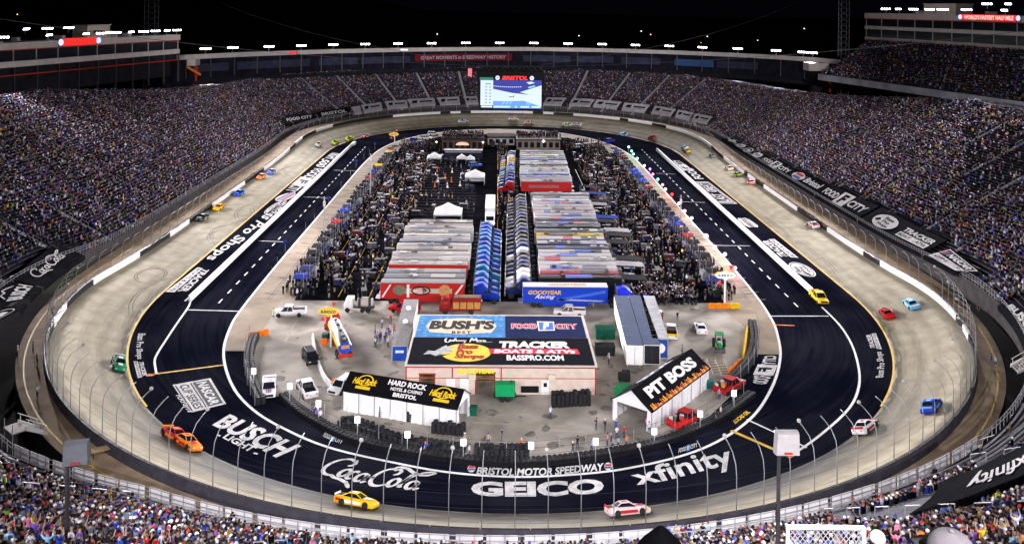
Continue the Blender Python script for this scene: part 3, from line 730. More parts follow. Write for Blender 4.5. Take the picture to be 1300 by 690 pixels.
for kind in LBL:
    idx = RUN[kind]; R = ROWS[kind]; st = idx+[(idx[-1]+1) % NS]
    root = thing('grandstand', LBL[kind], 'grandstand'); STAND[kind] = root
    vs = []; bs = []; n = len(st)
    for s in st:
        d0 = D0[s]
        for r in range(R+1):
            rr = r if kind in ('near', 'far') else min(r, RSIDE[s]); e = ROWP if rr == r else .02
            d = d0+rr*ROWP+(0 if rr == r else ROWP); z = zstand(s, d)-(0 if rr == r else 1.5); a = edge(s, d); b = edge(s, d+e)
            vs += [(a[0], a[1], z), (b[0], b[1], z)]
    m = 2*(R+1); fs = []
    for i in range(n-1):
        for k in range(m-1): fs.append([i*m+k, (i+1)*m+k, (i+1)*m+k+1, i*m+k+1])
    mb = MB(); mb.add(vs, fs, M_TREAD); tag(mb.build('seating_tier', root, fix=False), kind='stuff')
    # bench planks
    mb = MB()
    for r in range(R+1):
        A = []; 
        for s in st:
            rr = r if kind in ('near', 'far') else min(r, RSIDE[s]); d = D0[s]+rr*ROWP; z = zstand(s, d)+.42-(0 if rr == r else .4); a = edge(s, d+.30); b = edge(s, d+.58); A += [(a[0], a[1], z), (b[0], b[1], z)]
        mb.add(A, [[2*i, 2*i+2, 2*i+3, 2*i+1] for i in range(n-1)], M_ALU)
    tag(mb.build('bench', root, fix=False), kind='stuff')
    # front wall
    mb = MB(); strip(mb, lambda s: Vector((*edge(s, si(s, D0)-.05)[:2], si(s, Z0)+.3)), lambda s: Vector((*edge(s, si(s, D0)-.05)[:2], si(s, ZW)-.4)), pm('stand_front_wall', (.05, .045, .045), .8, .3, .6), st); mb.build('front_wall', root)
    # front rails
    mb = MB()
    for h in ((.5, .95, 1.4) if kind != 'near' else (.9, 1.35)):
        P = [(*edge(s, D0[s]-.1)[:2], Z0[s]+.2+h) for s in st]; mb.tube(P, .055, M_STEEL, 4, False)
    for s in st:
        for k in (0, .5):
            q = edge(s+k, si(s+k, D0)-.1); mb.box((q[0], q[1], si(s+k, Z0)+.9), (.06, .06, 1.5), M_STEEL)
    mb.build('rail', root)
# a second rail line a few rows up the near stand
mb = MB()
for rr in (3.2,):
    P = [(*edge(s, D0[s]+rr)[:2], zstand(s, D0[s]+rr)+1.25) for s in RUN['near']]; mb.tube(P, .06, M_STEEL, 4, False)
    P = [(*edge(s, D0[s]+rr)[:2], zstand(s, D0[s]+rr)+.8) for s in RUN['near']]; mb.tube(P, .05, M_STEEL, 4, False)
mb.build('rail', STAND['near'])
# white panels on the front of the near stand: each its own board
mp = pm('white_board', (.70, .67, .68), .55, .12, .4)
s0, s1 = 287.0, 328.0
s = s0+.0; k = 0
while s < s1:
    w = 1.15 if k % 2 else 1.0
    a, b = s+.05, s+w-.05; x, y = edge(a, si(a, D0)-.25), edge(b, si(b, D0)-.25); x2, y2 = edge(a, si(a, D0)-.18), edge(b, si(b, D0)-.18); zt, zb = si(a, Z0)+1.55, si(a, Z0)-.5
    mb = MB(); mb.loft([[(x[0], x[1], zb), (x[0], x[1], zt), (x2[0], x2[1], zt), (x2[0], x2[1], zb)], [(y[0], y[1], zb), (y[0], y[1], zt), (y2[0], y2[1], zt), (y2[0], y2[1], zb)]], mp)
    mb.build('front_board', STAND['near']); s += w+(.12 if k % 2 else .02); k += 1

# aisles: stair flights that climb the seating
AISLE = {}
def aisles(kind, step, M=M_STAIR):
    idx = RUN[kind]; R = ROWS[kind]; AISLE[kind] = []
    s = idx[0]+step/2
    while s < idx[0]+len(idx)-1:
        AISLE[kind].append(s); n = si(s, SN); t = Vector((-n[1], n[0], 0)); vs = []; fs = []; d0 = si(s, D0)
        R2 = R if kind in ('near', 'far') else int(si(s, RSIDE))
        for r in range(2*R2):
            d = d0+r*ROWP/2; z = zstand(s, d)+.12; a = edge(s, d); b = edge(s, d+ROWP/2)
            for p in (a, b):
                vs += [(p[0]-t[0]*.6, p[1]-t[1]*.6, z), (p[0]+t[0]*.6, p[1]+t[1]*.6, z)]
        for q in range(4*R2-1): fs.append([2*q, 2*q+1, 2*q+3, 2*q+2])
        mb = MB(); mb.add(vs, fs, M); o = mb.build('aisle_stair', STAND[kind], fix=False)
        mr = MB()
        for r in range(2, R2-1, 4):
            for e in (0, 1.6):
                d = d0+r*ROWP+e; p = edge(s, d); mr.box((p[0], p[1], zstand(s, d)+.55), (.06, .06, .9), M_STEEL)
            a = edge(s, d0+r*ROWP); b = edge(s, d0+r*ROWP+1.6); mr.tube([(a[0], a[1], zstand(s, d0+r*ROWP)+1.02), (b[0], b[1], zstand(s, d0+r*ROWP+1.6)+1.02)], .05, M_STEEL, 4)
        tag(mr.build('handrail', o), kind='stuff'); s += step
aisles('far', 6.0); aisles('left', 7.5, pm('stair_worn', (.30, .29, .30), .85, .2, .8)); aisles('right', 7.5, pm('stair_worn', (.16, .155, .16))); aisles('near', 8.0, pm('stair_worn', (.16, .155, .16)))
# ------------------------------------------------------------------ black seat covers with painted lettering
COVERS = []      # station/row areas without people
def sd_point(s, d, lift): 
    p = edge(s, d); return Vector((p[0], p[1], zstand(s, d)+lift))
def cover(label, quad, art, col=None, lift=1.0, name='seat_cover'):
    """quad: four sight lines foot-left, foot-right, top-right, top-left (as read)"""
    H = [hit(u, v, lift) for u, v in quad]
    if any(h is None for h in H): return
    s_ref = H[0][0]; H = [((h[0]-s_ref+NS/2) % NS-NS/2+s_ref, h[1]) for h in H]
    n, m = 8, 5; vs = []
    def P(u, v, l=lift):
        a = (H[0][0]*(1-u)+H[1][0]*u, H[0][1]*(1-u)+H[1][1]*u); b = (H[3][0]*(1-u)+H[2][0]*u, H[3][1]*(1-u)+H[2][1]*u)
        return sd_point(a[0]*(1-v)+b[0]*v, a[1]*(1-v)+b[1]*v, l)
    for j in range(m+1):
        for i in range(n+1): vs.append(P(i/n, j/m, lift+.05*math.sin(i*2.1+j*1.3)))
    for j in (0, m):
        for i in range(n+1): vs.append(P(i/n, j/m, lift-.8))
    w = n+1; fs = [[j*w+i, j*w+i+1, (j+1)*w+i+1, (j+1)*w+i] for j in range(m) for i in range(n)]
    fs += [[i, i+1, (m+1)*w+i+1, (m+1)*w+i] for i in range(n)]+[[m*w+i, m*w+i+1, (m+2)*w+i+1, (m+2)*w+i] for i in range(n)]
    root = MB().add([tuple(v) for v in vs], fs, col or M_TARP).build(name, fix=False); tag(root, label, 'seat cover', 'printed covers over the lower seats')
    for shp, mat, box, l in art:
        sh = sub(shp, *box); mb = MB(); q = [tuple(P(float(u), float(v), lift+.16+l)) for u, v in sh[0]]; mb.add(q, sh[1], mat); mb.build('printed_lettering', root)
    COVERS.append((H, ))
    return root
LG = pm('grey_print', (.55, .54, .53), .6, .12, .5)
city = lambda y0=.2, y1=.8: [(T('FOOD', .03), LG, (.06, y0+.1, .36, y1-.1), 0), (rectshape(), LG, (.38, y0-.1, .60, y1+.1), 0), (T('F', .06), M_TARP, (.44, y0, .54, y1), .06), (T('CITY', .03), LG, (.62, y0+.1, .95, y1-.1), 0)]
tracker = lambda x0, x1: [(T('TRACKER', .04, .1), LG, (x0, .52, x1, .74), 0), (rectshape(), LG, (x0, .22, x1, .46), 0), (T('BOATS & ATVs', .03), M_TARP, (x0+.02, .27, x1-.02, .41), .06)]
bassoval = lambda x0, x1: [(ovalshape(), LG, (x0, .15, x1, .85), 0), (T('Bass', .03), M_TARP, (x0+.35*(x1-x0), .60, x0+.75*(x1-x0), .75), .06), (T('Pro', .03), M_TARP, (x0+.40*(x1-x0), .42, x0+.72*(x1-x0), .56), .06), (T('Shops', .03), M_TARP, (x0+.33*(x1-x0), .23, x0+.80*(x1-x0), .38), .06), (polyshape([(0, .3), (.5, 1), (1, .6), (.6, 0)]), M_TARP, (x0+.08*(x1-x0), .36, x0+.30*(x1-x0), .58), .06)]
series = [(frameshape(.03, .05), LG, (.06, .10, .94, .90), 0), (rectshape(), LG, (.08, .12, .92, .46), 0), (T('CUP SERIES', .03), M_TARP, (.14, .22, .86, .37), .06), (T('NASCAR', .04, .1), LG, (.26, .54, .88, .80), 0), (polyshape([(0, 0), (.25, 0), (.5, 1), (.25, 1)]), pm('logo_red', (.5, .04, .04)), (.10, .54, .26, .80), 0), (polyshape([(0, 0), (.3, 0), (.55, 1), (.3, 1)]), pm('logo_blue', (.05, .10, .32)), (.16, .54, .30, .80), 0)]
# left, near turn
cover('large black seat cover with white script lettering on the left stand', [(55, 373), (108, 325), (72, 309), (14, 355)], [(cola_script(), LG, (.16, .25, .86, .80), 0)])
cover('black seat cover with beer lettering and mountain mark on the left stand', [(38, 405), (53, 375), (8, 357), (-14, 392)], [(T('BUSCH', .04, .0), LG, (.08, .22, .92, .62), 0), (brush([[(0, 0), (.3, .8), (.45, .4), (.6, 1), (1, .1)]], .5, .09, .05), LG, (.2, .68, .8, .92), 0)])
cover('black seat cover with white round fish mark below the beer cover', [(25, 430), (34, 408), (-14, 394), (-30, 425)], [(ovalshape(28, .9), LG, (.15, .2, .75, .9), 0), (polyshape([(0, .3), (.5, 1), (1, .6), (.6, 0)]), LG, (.25, .35, .6, .7), 0)])
# right side
cover('black seat cover with four white emblems, farthest on the right stand', [(916, 183), (961, 207), (974, 198), (930, 176)], [(polyshape([(0, .35), (.3, .35), (.36, 0), (.7, 0), (.66, .35), (1, .35), (1, .65), (.7, .65), (.64, 1), (.3, 1), (.34, .65), (0, .65)]), LG, (.02, .2, .24, .85), 0),
      (polyshape([(.2, 0), (.8, 0), (1, .5), (.8, 1), (.2, 1), (0, .5)]), LG, (.30, .15, .48, .9), 0), (rectshape(), M_TARP, (.33, .52, .45, .62), .06), (rectshape(), M_TARP, (.34, .38, .44, .45), .06), (ovalshape(24, .8), LG, (.54, .05, .70, .95), 0), (ovalshape(), LG, (.59, .35, .66, .65), 0), (polyshape([(.2, 0), (.8, 0), (1, .5), (.8, 1), (.2, 1), (0, .5)]), LG, (.78, .15, .96, .9), 0), (rectshape(), M_TARP, (.81, .52, .93, .62), .06), (rectshape(), M_TARP, (.82, .38, .92, .45), .06)])
cover('black cover with grocery lettering next to the four emblems, right stand', [(961, 208), (997, 227), (1011, 215), (974, 198)], city())
cover('black seat cover with red and blue emblem and word on right stand', [(997, 228), (1033, 248), (1052, 234), (1013, 216)], [(ovalshape(), LG, (.04, .2, .40, .9), 0), (rectshape(), pm('logo_red', (.5, .04, .04)), (.10, .58, .34, .80), .05), (rectshape(), pm('logo_blue', (.05, .10, .32)), (.10, .28, .34, .50), .05), (T('Bristol', .03, .2), LG, (.46, .35, .96, .80), 0)])
cover('large black cover with grocery lettering beside the red and blue emblem cover', [(1034, 249), (1087, 279), (1116, 262), (1054, 233)], city())
cover('long black cover with white oval mark and boxed boat dealer name', [(1089, 281), (1168, 326), (1203, 305), (1119, 263)], bassoval(.10, .44)+tracker(.54, .96))
cover('black cover with white framed racing series panel on the right stand', [(1172, 337), (1212, 366), (1248, 348), (1208, 316)], series)
cover('black seat cover with beer lettering at the right edge', [(1266, 413), (1300, 441), (1332, 415), (1286, 382)], [(T('BUSCH', .04), LG, (.1, .3, .9, .7), 0)])
cover('black seat cover with upside down white lettering in the near right corner', [(1312, 556), (1192, 611), (1150, 652), (1320, 592)], [(T('xfinity', .02), LG, (.16, .22, .72, .80), 0)])
# far end: pale printed covers, one between each pair of aisles
FARLBL = ['black grocery lettered cover at the left end of the far stand', 'black cover with track name, second from the left on the far stand', 'small blank pale cover, narrowest on the far stand left of the screen', 'pale cover fourth from the left on the far stand', 'pale cover fifth from the left on the far stand', 'pale cover sixth from the left on the far stand',
 'pale cover second to the left of the hanging screen', 'pale cover touching the left edge of the hanging screen', 'pale cover touching the right edge of the hanging screen', 'pale cover second to the right of the hanging screen', 'pale cover third to the right of the hanging screen', 'pale cover fourth to the right of the hanging screen', 'pale cover fifth to the right of the hanging screen', 'small pale cover second from the right end of the far stand', 'small pale cover at the right end of the far stand']
far_q = [(362, 158, 403, 152, 'FOOD CITY'), (406, 151, 447, 145, 'BRISTOL'), (450, 144.5, 459, 143, ''), (462, 142.5, 486, 138.5, 'NASCAR'), (492, 137.5, 518, 135.5, 'CHEVROLET'), (521, 135, 553, 133, 'FOOD CITY'), (559, 132.8, 584, 131.5, 'SUNOCO'), (592, 131.4, 607, 131, 'TOYOTA'), (690, 132.5, 713, 133, 'COCA-COLA'), (722, 133.3, 749, 135, 'XFINITY'), (753, 135.2, 783, 138, 'BUSCH'), (789, 139, 819, 142, 'FOOD CITY'), (827, 143, 852, 147, 'GEICO'), (857, 148, 875, 152, ''), (878, 153, 898, 156.5, '')]
for k, (u0, v0, u1, v1, w) in enumerate(far_q):
    pale = k >= 2; M = pm('pale_printed_cover', (.36, .34, .35), .6, .2, .6) if pale else M_TARP; ink = M_TARP if pale else LG
    art = [(T(w if False else s_, .03), ink, (.12, .3, .88, .72), 0) for s_ in ([w] if w and k in (0, 1) else [])]
    if not art and k not in (2,): art = [(polyshape([(0, 0), (.8, 0), (1, 1), (.2, 1)]), ink, (.1, .3, .35, .7), 0), (rectshape(), ink, (.42, .4, .9, .6), 0)]
    s_ = None
    cover(FARLBL[k], [(u0, v0), (u1, v1), (u1+(-2 if u0 < 640 else 6), v1-8.5), (u0+(-4 if u0 < 640 else 4), v0-8.5)], art, M)
# ------------------------------------------------------------------ floodlights
def project(p):
    q = np.array(p)-CAM_P; z = q@_fw; return 650+CAM_F*(q@_r2)/z, CAM_CY-CAM_F*(q@_u2)/z, z
def flood_template():
    root = thing('floodlight', 'bank of white floodlights on the stand roof', 'floodlight', (0, 0, 0))
    MB().tube([(0, 0, 0), (0, 0, 1.6)], .09, M_STEEL, 6).build('pole', root)
    MB().box((0, 0, 1.6), (3.6, .12, .12), M_STEEL).build('crossbar', root)
    hm = MB().loft([[(x*r, y, z*r) for x, z in ((-.34, -.3), (.34, -.3), (.34, .3), (-.34, .3))] for y, r in ((.0, .5), (.14, .8), (.34, 1.0))], M_STEEL).mesh('lamp_head')
    lm = MB().box((0, .36, 0), (.56, .03, .5), M_LENS).mesh('lens')
    for k in range(4):
        h = link('lamp_head', hm, root); h.location = (-1.35+.9*k, .05, 1.85); h.rotation_euler = (math.radians(-22), 0, 0)
        l = link('lens', lm, h)
    return root
FT = flood_template(); _first = [True]; FLOODS = []
def flood(p, aim, label, energy=1.0, group='floodlights along the stand roofs', spread=112, scale=1.0):
    p = Vector(p); aim = Vector(aim); d = aim-p; rz = math.atan2(d.y, d.x)-PI/2
    o = FT if _first[0] else dup(FT); _first[0] = False
    put(o, p, rz, label, group, scale)
    ld = bpy.data.lights.new('flood_beam', 'SPOT'); ld.energy = FLOOD_W*energy; ld.color = FLOOD_COL; ld.spot_size = math.radians(spread); ld.spot_blend = .55; ld.shadow_soft_size = .7
    lo = bpy.data.objects.new('flood_beam', ld); COL.objects.link(lo); n = d.normalized(); lo.location = p+Vector((n.x, n.y, 0))*1.0+Vector((0, 0, 1.8)); lo.rotation_euler = d.to_track_quat('-Z', 'Y').to_euler()
    FLOODS.append(o); return o

# ------------------------------------------------------------------ suite blocks on the long sides
def along(A, B, t, off=0.0, z=0.0):
    A, B = Vector(A), Vector(B); d = (B-A).normalized(); n = Vector((d.y, -d.x)); p = A+(B-A)*t+n*off; return Vector((p.x, p.y, z))
def suite(label, A, B, side, bands, depth=12, cols=16, under=None):
    """A to B along the stand; bands: (z0, z1, kind, set-back)"""
    root = thing('suite_block', label, 'building'); s = side
    for z0, z1, kind, back in bands:
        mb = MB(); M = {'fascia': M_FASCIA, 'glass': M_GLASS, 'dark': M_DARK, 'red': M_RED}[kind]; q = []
        for off in (back*s, depth*s):
            q.append([along(A, B, 0, off, z0), along(A, B, 0, off, z1), along(A, B, 1, off, z1), along(A, B, 1, off, z0)])
        mb.loft([[tuple(p) for p in q[0]], [tuple(p) for p in q[1]]], M)
        mb.build({'fascia': 'fascia', 'glass': 'window_band', 'dark': 'wall', 'red': 'trim'}[kind], root)
    cm = None
    zs = [b for b in bands if b[2] == 'glass']
    for z0, z1, _, back in zs:
        for k in range(cols+1):
            p = along(A, B, k/cols, (back-.12)*s, (z0+z1)/2); mb = MB(); mb.box((0, 0, 0), (.22, .22, z1-z0-.1), M_FASCIA)
            o = mb.build('mullion', root); o.location = p
    if under:
        for k in range(cols+1):
            p = along(A, B, k/cols, .8*s, 0); mb = MB(); mb.box((0, 0, (under[0]+under[1])/2), (.5, .5, under[1]-under[0]), M_DSTEEL); o = mb.build('column', root); o.location = (p.x, p.y, 0)
    # rooftop plant and rails
    r = random.Random(7); zt = max(b[1] for b in bands)
    for k in range(7):
        p = along(A, B, .35+.6*k/7+r.random()*.05, (4+r.random()*4)*s, zt+.6); o = MB().box((0, 0, 0), (r.uniform(1.5, 4), r.uniform(1.5, 3), 1.3), M_FASCIA).build('roof_unit', root); o.location = p
    return root
LA, LB = (-176, -104), (-126, 85); RA, RB = (189, -110), (143, 91)
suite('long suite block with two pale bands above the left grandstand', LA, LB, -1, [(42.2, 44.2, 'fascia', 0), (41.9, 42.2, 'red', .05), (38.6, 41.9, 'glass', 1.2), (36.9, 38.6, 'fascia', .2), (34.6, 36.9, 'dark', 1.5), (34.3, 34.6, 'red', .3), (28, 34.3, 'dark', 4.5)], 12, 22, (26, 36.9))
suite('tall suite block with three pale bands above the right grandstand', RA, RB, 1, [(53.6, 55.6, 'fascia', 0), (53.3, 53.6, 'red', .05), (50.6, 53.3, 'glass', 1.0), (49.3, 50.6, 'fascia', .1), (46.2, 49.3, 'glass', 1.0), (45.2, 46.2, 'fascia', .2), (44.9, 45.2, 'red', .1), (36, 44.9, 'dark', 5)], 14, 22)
def at_x(line, u, z):
    """place on the line A-B at height z that is seen at picture column u"""
    A, B = line; best = None
    for t in np.linspace(-.2, 1.02, 500):
        p = along(A, B, t, 0, z); pu = project(p)[0]
        if best is None or abs(pu-u) < best[0]: best = (abs(pu-u), p)
    return best[1]
CX, CY = (-8, 30, 62, 74), (-152, -146, -128, -112)      # banks that reach across to the near turn
def roof_sign(label, u0, u1, line, z0, z1, text):
    a, b = at_x(line, u0, z0), at_x(line, u1, z0); c = (a+b)/2; d = (b-a); L = d.length; rz = math.atan2(d.y, d.x)
    root = thing('roof_sign', label, 'sign', (c.x, c.y, z0), rz); 
    MB().box((0, -.25, (z1-z0)/2), (L, .3, z1-z0), M_DSTEEL).build('case', root); MB().box((0, -.42, (z1-z0)/2), (L-3.4, .05, z1-z0-.3), M_REDLED).build('led_face', root)
    if text:
        mb = MB(); lay(mb, text2d(text, .03), [(-L/2+2.6, -.47, .35), (L/2-2.6, -.47, .35)], [(-L/2+2.6, -.47, z1-z0-.35), (L/2-2.6, -.47, z1-z0-.35)], em('pale_red_led', (1, .55, .5), 1.4)); mb.build('led_lettering', root)
    for e in (-1, 1):
        mb = MB(); mb.lathe((e*(L/2-.8), -.45, (z1-z0)/2), [(.0, -.02), ((z1-z0)*.42, -.02), ((z1-z0)*.42, .05), (0, .05)], em('roundel_led', (.55, .62, 1.0), 1.3), 12, 'y'); mb.build('roundel', root)
roof_sign('red lit sign with two round lamps on the left suite roof edge', 73, 126, (LA, LB), 42.3, 44.9, '')
roof_sign('red lit sign with pale words on the right suite roof edge', 1218, 1296, (RA, RB), 53.8, 55.9, "WORLD'S FASTEST HALF MILE")
for k, u in enumerate((7, 36, 64, 90, 112, 132, 151, 169, 186, 200, 215, 227)):
    p = at_x((LA, LB), u, 44.3); hi = u in (36, 64, 90); cross = k % 3 != 1
    flood((p.x-1, p.y, 44.2+(2.2 if hi else 0)), (CX[k % 4], CY[k % 4], 0) if cross else (-46, p.y*.72, 0), 'added floodlight bank on the left suite roof', 2.4 if cross else .50, spread=30 if cross else 44)
for t in (.08, .2, .32, .44):
    p = along(LA, LB, t, -1, 44.3); flood(p, (-46, p.y*.85, 0), 'added floodlight bank on the left suite roof', 1.05, spread=46)
for k, u in enumerate((1121, 1138, 1157, 1177, 1198, 1223, 1249, 1278)):
    p = at_x((RA, RB), u, 55.7); hi = u > 1240; cross = k % 3 != 1
    flood((p.x+1, p.y, 55.6+(2 if hi else 0)), (-CX[k % 4], CY[k % 4], 0) if cross else (46, p.y*.75, 0), 'added floodlight bank on the right suite roof', 2.9 if cross else .7, spread=30 if cross else 44)
for t in (.06, .18, .30, .42, .5):
    p = along(RA, RB, t, 1, 55.6); flood(p, (46, p.y*.85, 0), 'added floodlight bank on the right suite roof', .95, spread=46)
for t, e in ((.52, .45), (.66, .6), (.8, .8)):      # extra banks, added to brighten the opposite stand
    p = along(RA, RB, t, 1, 55.6); flood(p, (-128, p.y*.8-5, 30), 'added floodlight bank on the right suite roof', e, spread=40)
    p = along(LA, LB, t, -1, 44.3); flood(p, (126, p.y*.8-5, 22), 'added floodlight bank on the left suite roof', e*.45, spread=30)
p = along(LA, LB, .14, -1, 44.3); flood(p, (-76, -116, 2), 'added floodlight bank on the left suite roof', .7, spread=44)  # bank added out of view to brighten the left walkway
# boxes on the roofs
for lbl, u, v, line, z, sz in (('beige rooftop room behind the left roof floodlights', 142, 38, (LA, LB), 44.2, (11, 6, 4.2)), ('long beige rooftop room behind the right roof floodlights', 1178, 14, (RA, RB), 55.6, (16, 7, 3.6))):
    p = at_x(line, u, z); d = Vector(line[1])-Vector(line[0]); sd = -1 if p.x < 0 else 1
    root = thing('roof_room', lbl, 'roof room', (p.x+sd*7, p.y, z), math.atan2(d.y, d.x)); MB().box((0, 0, sz[2]/2), sz, M_CREAM).build('wall', root); MB().box((0, 0, sz[2]+.15), (sz[0]+.6, sz[1]+.6, .3), M_FASCIA).build('roof', root); MB().box((0, -sd*0-sz[1]/2-.03, sz[2]*.5), (sz[0]*.5, .05, 1.0), M_GLASS).build('window', root)

# ------------------------------------------------------------------ far rim: concourse wall, roof, fascia
FARI = [i for i in range(NS) if SY[i] > 62]; FARI.sort()
_RO = {}
def rim_off(s):
    k = round(s*8)
    if k not in _RO:
        lo, hi = 30.0, 75.0      # the roof edge runs level as the photograph shows it
        for _ in range(24):
            m = (lo+hi)/2; e = edge(s, m); u, v, _z = project((e[0], e[1], 34.7)); tv = np.interp(u, [180, 261, 320, 423, 505, 591, 640, 677, 765, 850, 936, 985, 1068, 1120], [72.5, 68.5, 66, 62.6, 61, 60, 60, 60, 61.5, 64, 67.5, 70, 75.5, 79])
            if v > tv: lo = m
            else: hi = m
        _RO[k] = lo
    return _RO[k]
def rimp(s, d, z): e = edge(s, rim_off(s)+d); return (e[0], e[1], z)
rst = [s for s in FARI if -138 <= edge(s, rim_off(s))[0] <= 152]
RIM = thing('rim_concourse', 'roofed concourse with pale fascia round the top of the far stand', 'concourse')
mb = MB(); mb.loft([[rimp(s, 0, 32.7), rimp(s, 0, 34.7), rimp(s, .5, 34.7), rimp(s, .5, 32.7)] for s in rst], M_FASCIA); mb.build('fascia', RIM)
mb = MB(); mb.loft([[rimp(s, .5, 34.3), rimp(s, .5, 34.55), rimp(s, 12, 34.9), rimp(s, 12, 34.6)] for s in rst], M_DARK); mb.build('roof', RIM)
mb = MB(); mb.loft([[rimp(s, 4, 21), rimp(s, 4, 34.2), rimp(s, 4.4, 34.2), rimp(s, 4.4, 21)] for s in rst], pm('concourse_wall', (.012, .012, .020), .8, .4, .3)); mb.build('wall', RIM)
for s in rst[::3]:
    p = rimp(s, 1.2, 0); o = MB().box((0, 0, 28.6), (.45, .45, 8), M_DSTEEL).build('column', RIM); o.location = (p[0], p[1], 0)
mb = MB(); mb.loft([[rimp(s, -9, 22.9), rimp(s, -9, 24.4), rimp(s, -8.8, 24.4), rimp(s, -8.8, 22.9)] for s in rst], M_DARK); mb.build('parapet', RIM)
def rim_s(u):
    best = None
    for s in np.linspace(rst[0], rst[-1], 1600):
        pu = project(rimp(s, 0, 34))[0]
        if best is None or abs(pu-u) < best[0]: best = (abs(pu-u), s)
    return best[1]
def rim_banner(u0, u1, z0, z1, M, text=None, ink=None, label=None):
    s0, s1 = rim_s(u0), rim_s(u1); n = 6; st = np.linspace(s0, s1, n+1)
    root = MB().loft([[rimp(s, 3.75, z0), rimp(s, 3.75, z1), rimp(s, 3.9, z1), rimp(s, 3.9, z0)] for s in st], M).build('wall_banner'); tag(root, label, 'banner', 'banners on the far concourse wall')
    if text:
        mb = MB(); h = z1-z0; lay(mb, text2d(text, .02, .15), [rimp(s, 3.68, z0+.25*h) for s in np.linspace(s0+(s1-s0)*.06, s0+(s1-s0)*.94, 9)], [rimp(s, 3.68, z0+.75*h) for s in np.linspace(s0+(s1-s0)*.06, s0+(s1-s0)*.94, 9)], ink or pm('dim_ink', (.40, .40, .44), .7)); mb.build('printed_lettering', root)
    return root
rim_banner(530, 650, 27.4, 31.0, pm('maroon_banner', (.16, .012, .020), .7), 'GREAT MOMENTS in SPEEDWAY HISTORY', None, 'long maroon banner with pale words above the far stand')
nb = pm('night_banner', (.035, .04, .07), .7, .3, .3)
for u0, u1, lb in ((256, 300, 'dark banner at the left end of the far concourse wall'), (310, 400, 'dark banner second from the left on the far concourse wall'), (412, 460, 'dark banner third from the left on the far concourse wall'), (464, 524, 'dark banner just left of the maroon banner'), (664, 722, 'dark banner right of the hanging screen on the concourse wall'), (730, 776, 'dark banner second right of the hanging screen'), (786, 834, 'dark banner third right of the hanging screen'), (852, 900, 'bluish banner fourth right of the hanging screen'), (905, 955, 'dark banner near the right end of the concourse wall')):
    rim_banner(u0, u1, 26.8, 30.2, nb if u0 != 852 else pm('blue_banner', (.04, .09, .22), .7), None, None, lb)
for k, u in enumerate((261, 296, 342, 383, 423, 463.6, 505.6, 547.7, 591, 634, 677.7, 721, 764.7, 806.8, 849.4, 891.7, 936.4, 985, 1019, 1031)):
    p = rimp(rim_s(u), .3, 34.6); flood(p, (p[0]*.50, p[1]-100, 0), 'floodlight bank on the far rim roof', .42, spread=42, scale=1.35)
# corner stair towers at both ends of the rim
for lbl, u, v, d, M in (('pale corner stair tower with orange brace at the left end of the rim', 238, 76, 372, M_FASCIA), ('pale corner stair tower at the right end of the rim', 1036, 82, 385, M_FASCIA)):
    p = dp(u, v, d); root = thing('stair_tower', lbl, 'tower', (p.x, p.y, 0))
    MB().box((0, 0, 31.5), (9, 7, 3.4), M).build('landing', root); MB().box((0, 0, 15), (4, 4, 29.6), M_DARK).build('shaft', root)
    MB().tube([(1, -3.8, 29.5), (7, -3.8, 26)], .5, M_ORANGE, 4).build('brace', root); MB().box((5, -3.4, 25), (.8, .8, 9), M_RED).build('post', root)
# small lit signs on the rim
for lbl, u, w, M, hgt in (('small red lit sign on the far rim roof at left', 368, 6, M_REDLED, 1.3), ('small white lit sign on the far rim left of the screen', 512, 5, M_WHITELED, 1.0)):
    s = rim_s(u); p = rimp(s, -.4, 33.2); root = thing('rim_sign', lbl, 'sign', p); MB().box((0, 0, .6), (w, .3, hgt), M_DSTEEL).build('case', root); MB().box((0, -.2, .6), (w-.4, .06, hgt-.3), M).build('led_face', root)

# ------------------------------------------------------------------ right upper deck
mb = MB(); mt = MB(); dk = []
nR = 20
for i in range(41):
    t = .18+.80*i/40; row = []
    for r in range(nR+1):
        p = along(RA, RB, t, -23+r*1.06, 31+r*.70); row += [tuple(p), (*along(RA, RB, t, -23+r*1.06+1.04, 0)[:2], 31+r*.70)]
    dk.append(row)
DECK = thing('upper_deck', 'dark upper seating deck under the right suite block', 'grandstand')
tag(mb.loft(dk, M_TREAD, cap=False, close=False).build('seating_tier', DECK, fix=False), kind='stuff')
mb = MB(); mb.loft([[tuple(along(RA, RB, t, -23.3, 29.6)), tuple(along(RA, RB, t, -23.3, 31.9)), tuple(along(RA, RB, t, -23.0, 31.9)), tuple(along(RA, RB, t, -23.0, 29.6))] for t in (.18, .98)], pm('parapet_grey', (.22, .22, .25), .6, .3, .2)); mb.build('parapet', DECK)

# ------------------------------------------------------------------ lattice towers and the hanging screen
def lattice(label, u, v_top, depth, w=2.4):
    p = dp(u, 60, depth); root = thing('lattice_tower', label, 'tower', (p.x, p.y, 0)); H = 78
    for sx in (-1, 1):
        for sy in (-1, 1): MB().tube([(sx*w/2, sy*w/2, 0), (sx*w/2, sy*w/2, H)], .16, M_STEEL, 5).build('leg', root)
    mb = MB()
    for k in range(30):
        z = k*2.6
        for a, b in (((-1, -1), (1, -1)), ((1, -1), (1, 1)), ((1, 1), (-1, 1)), ((-1, 1), (-1, -1))):
            mb.tube([(a[0]*w/2, a[1]*w/2, z), (b[0]*w/2, b[1]*w/2, z+2.6)], .07, M_STEEL, 4, False); mb.tube([(a[0]*w/2, a[1]*w/2, z), (b[0]*w/2, b[1]*w/2, z)], .07, M_STEEL, 4, False)
    tag(mb.build('bracing', root), kind='stuff'); return p
TL = lattice('tall steel lattice tower behind the left grandstand', 192, 0, 395, 4.6); TR = lattice('tall steel lattice tower behind the right end of the rim', 1071, 0, 395, 3.6)
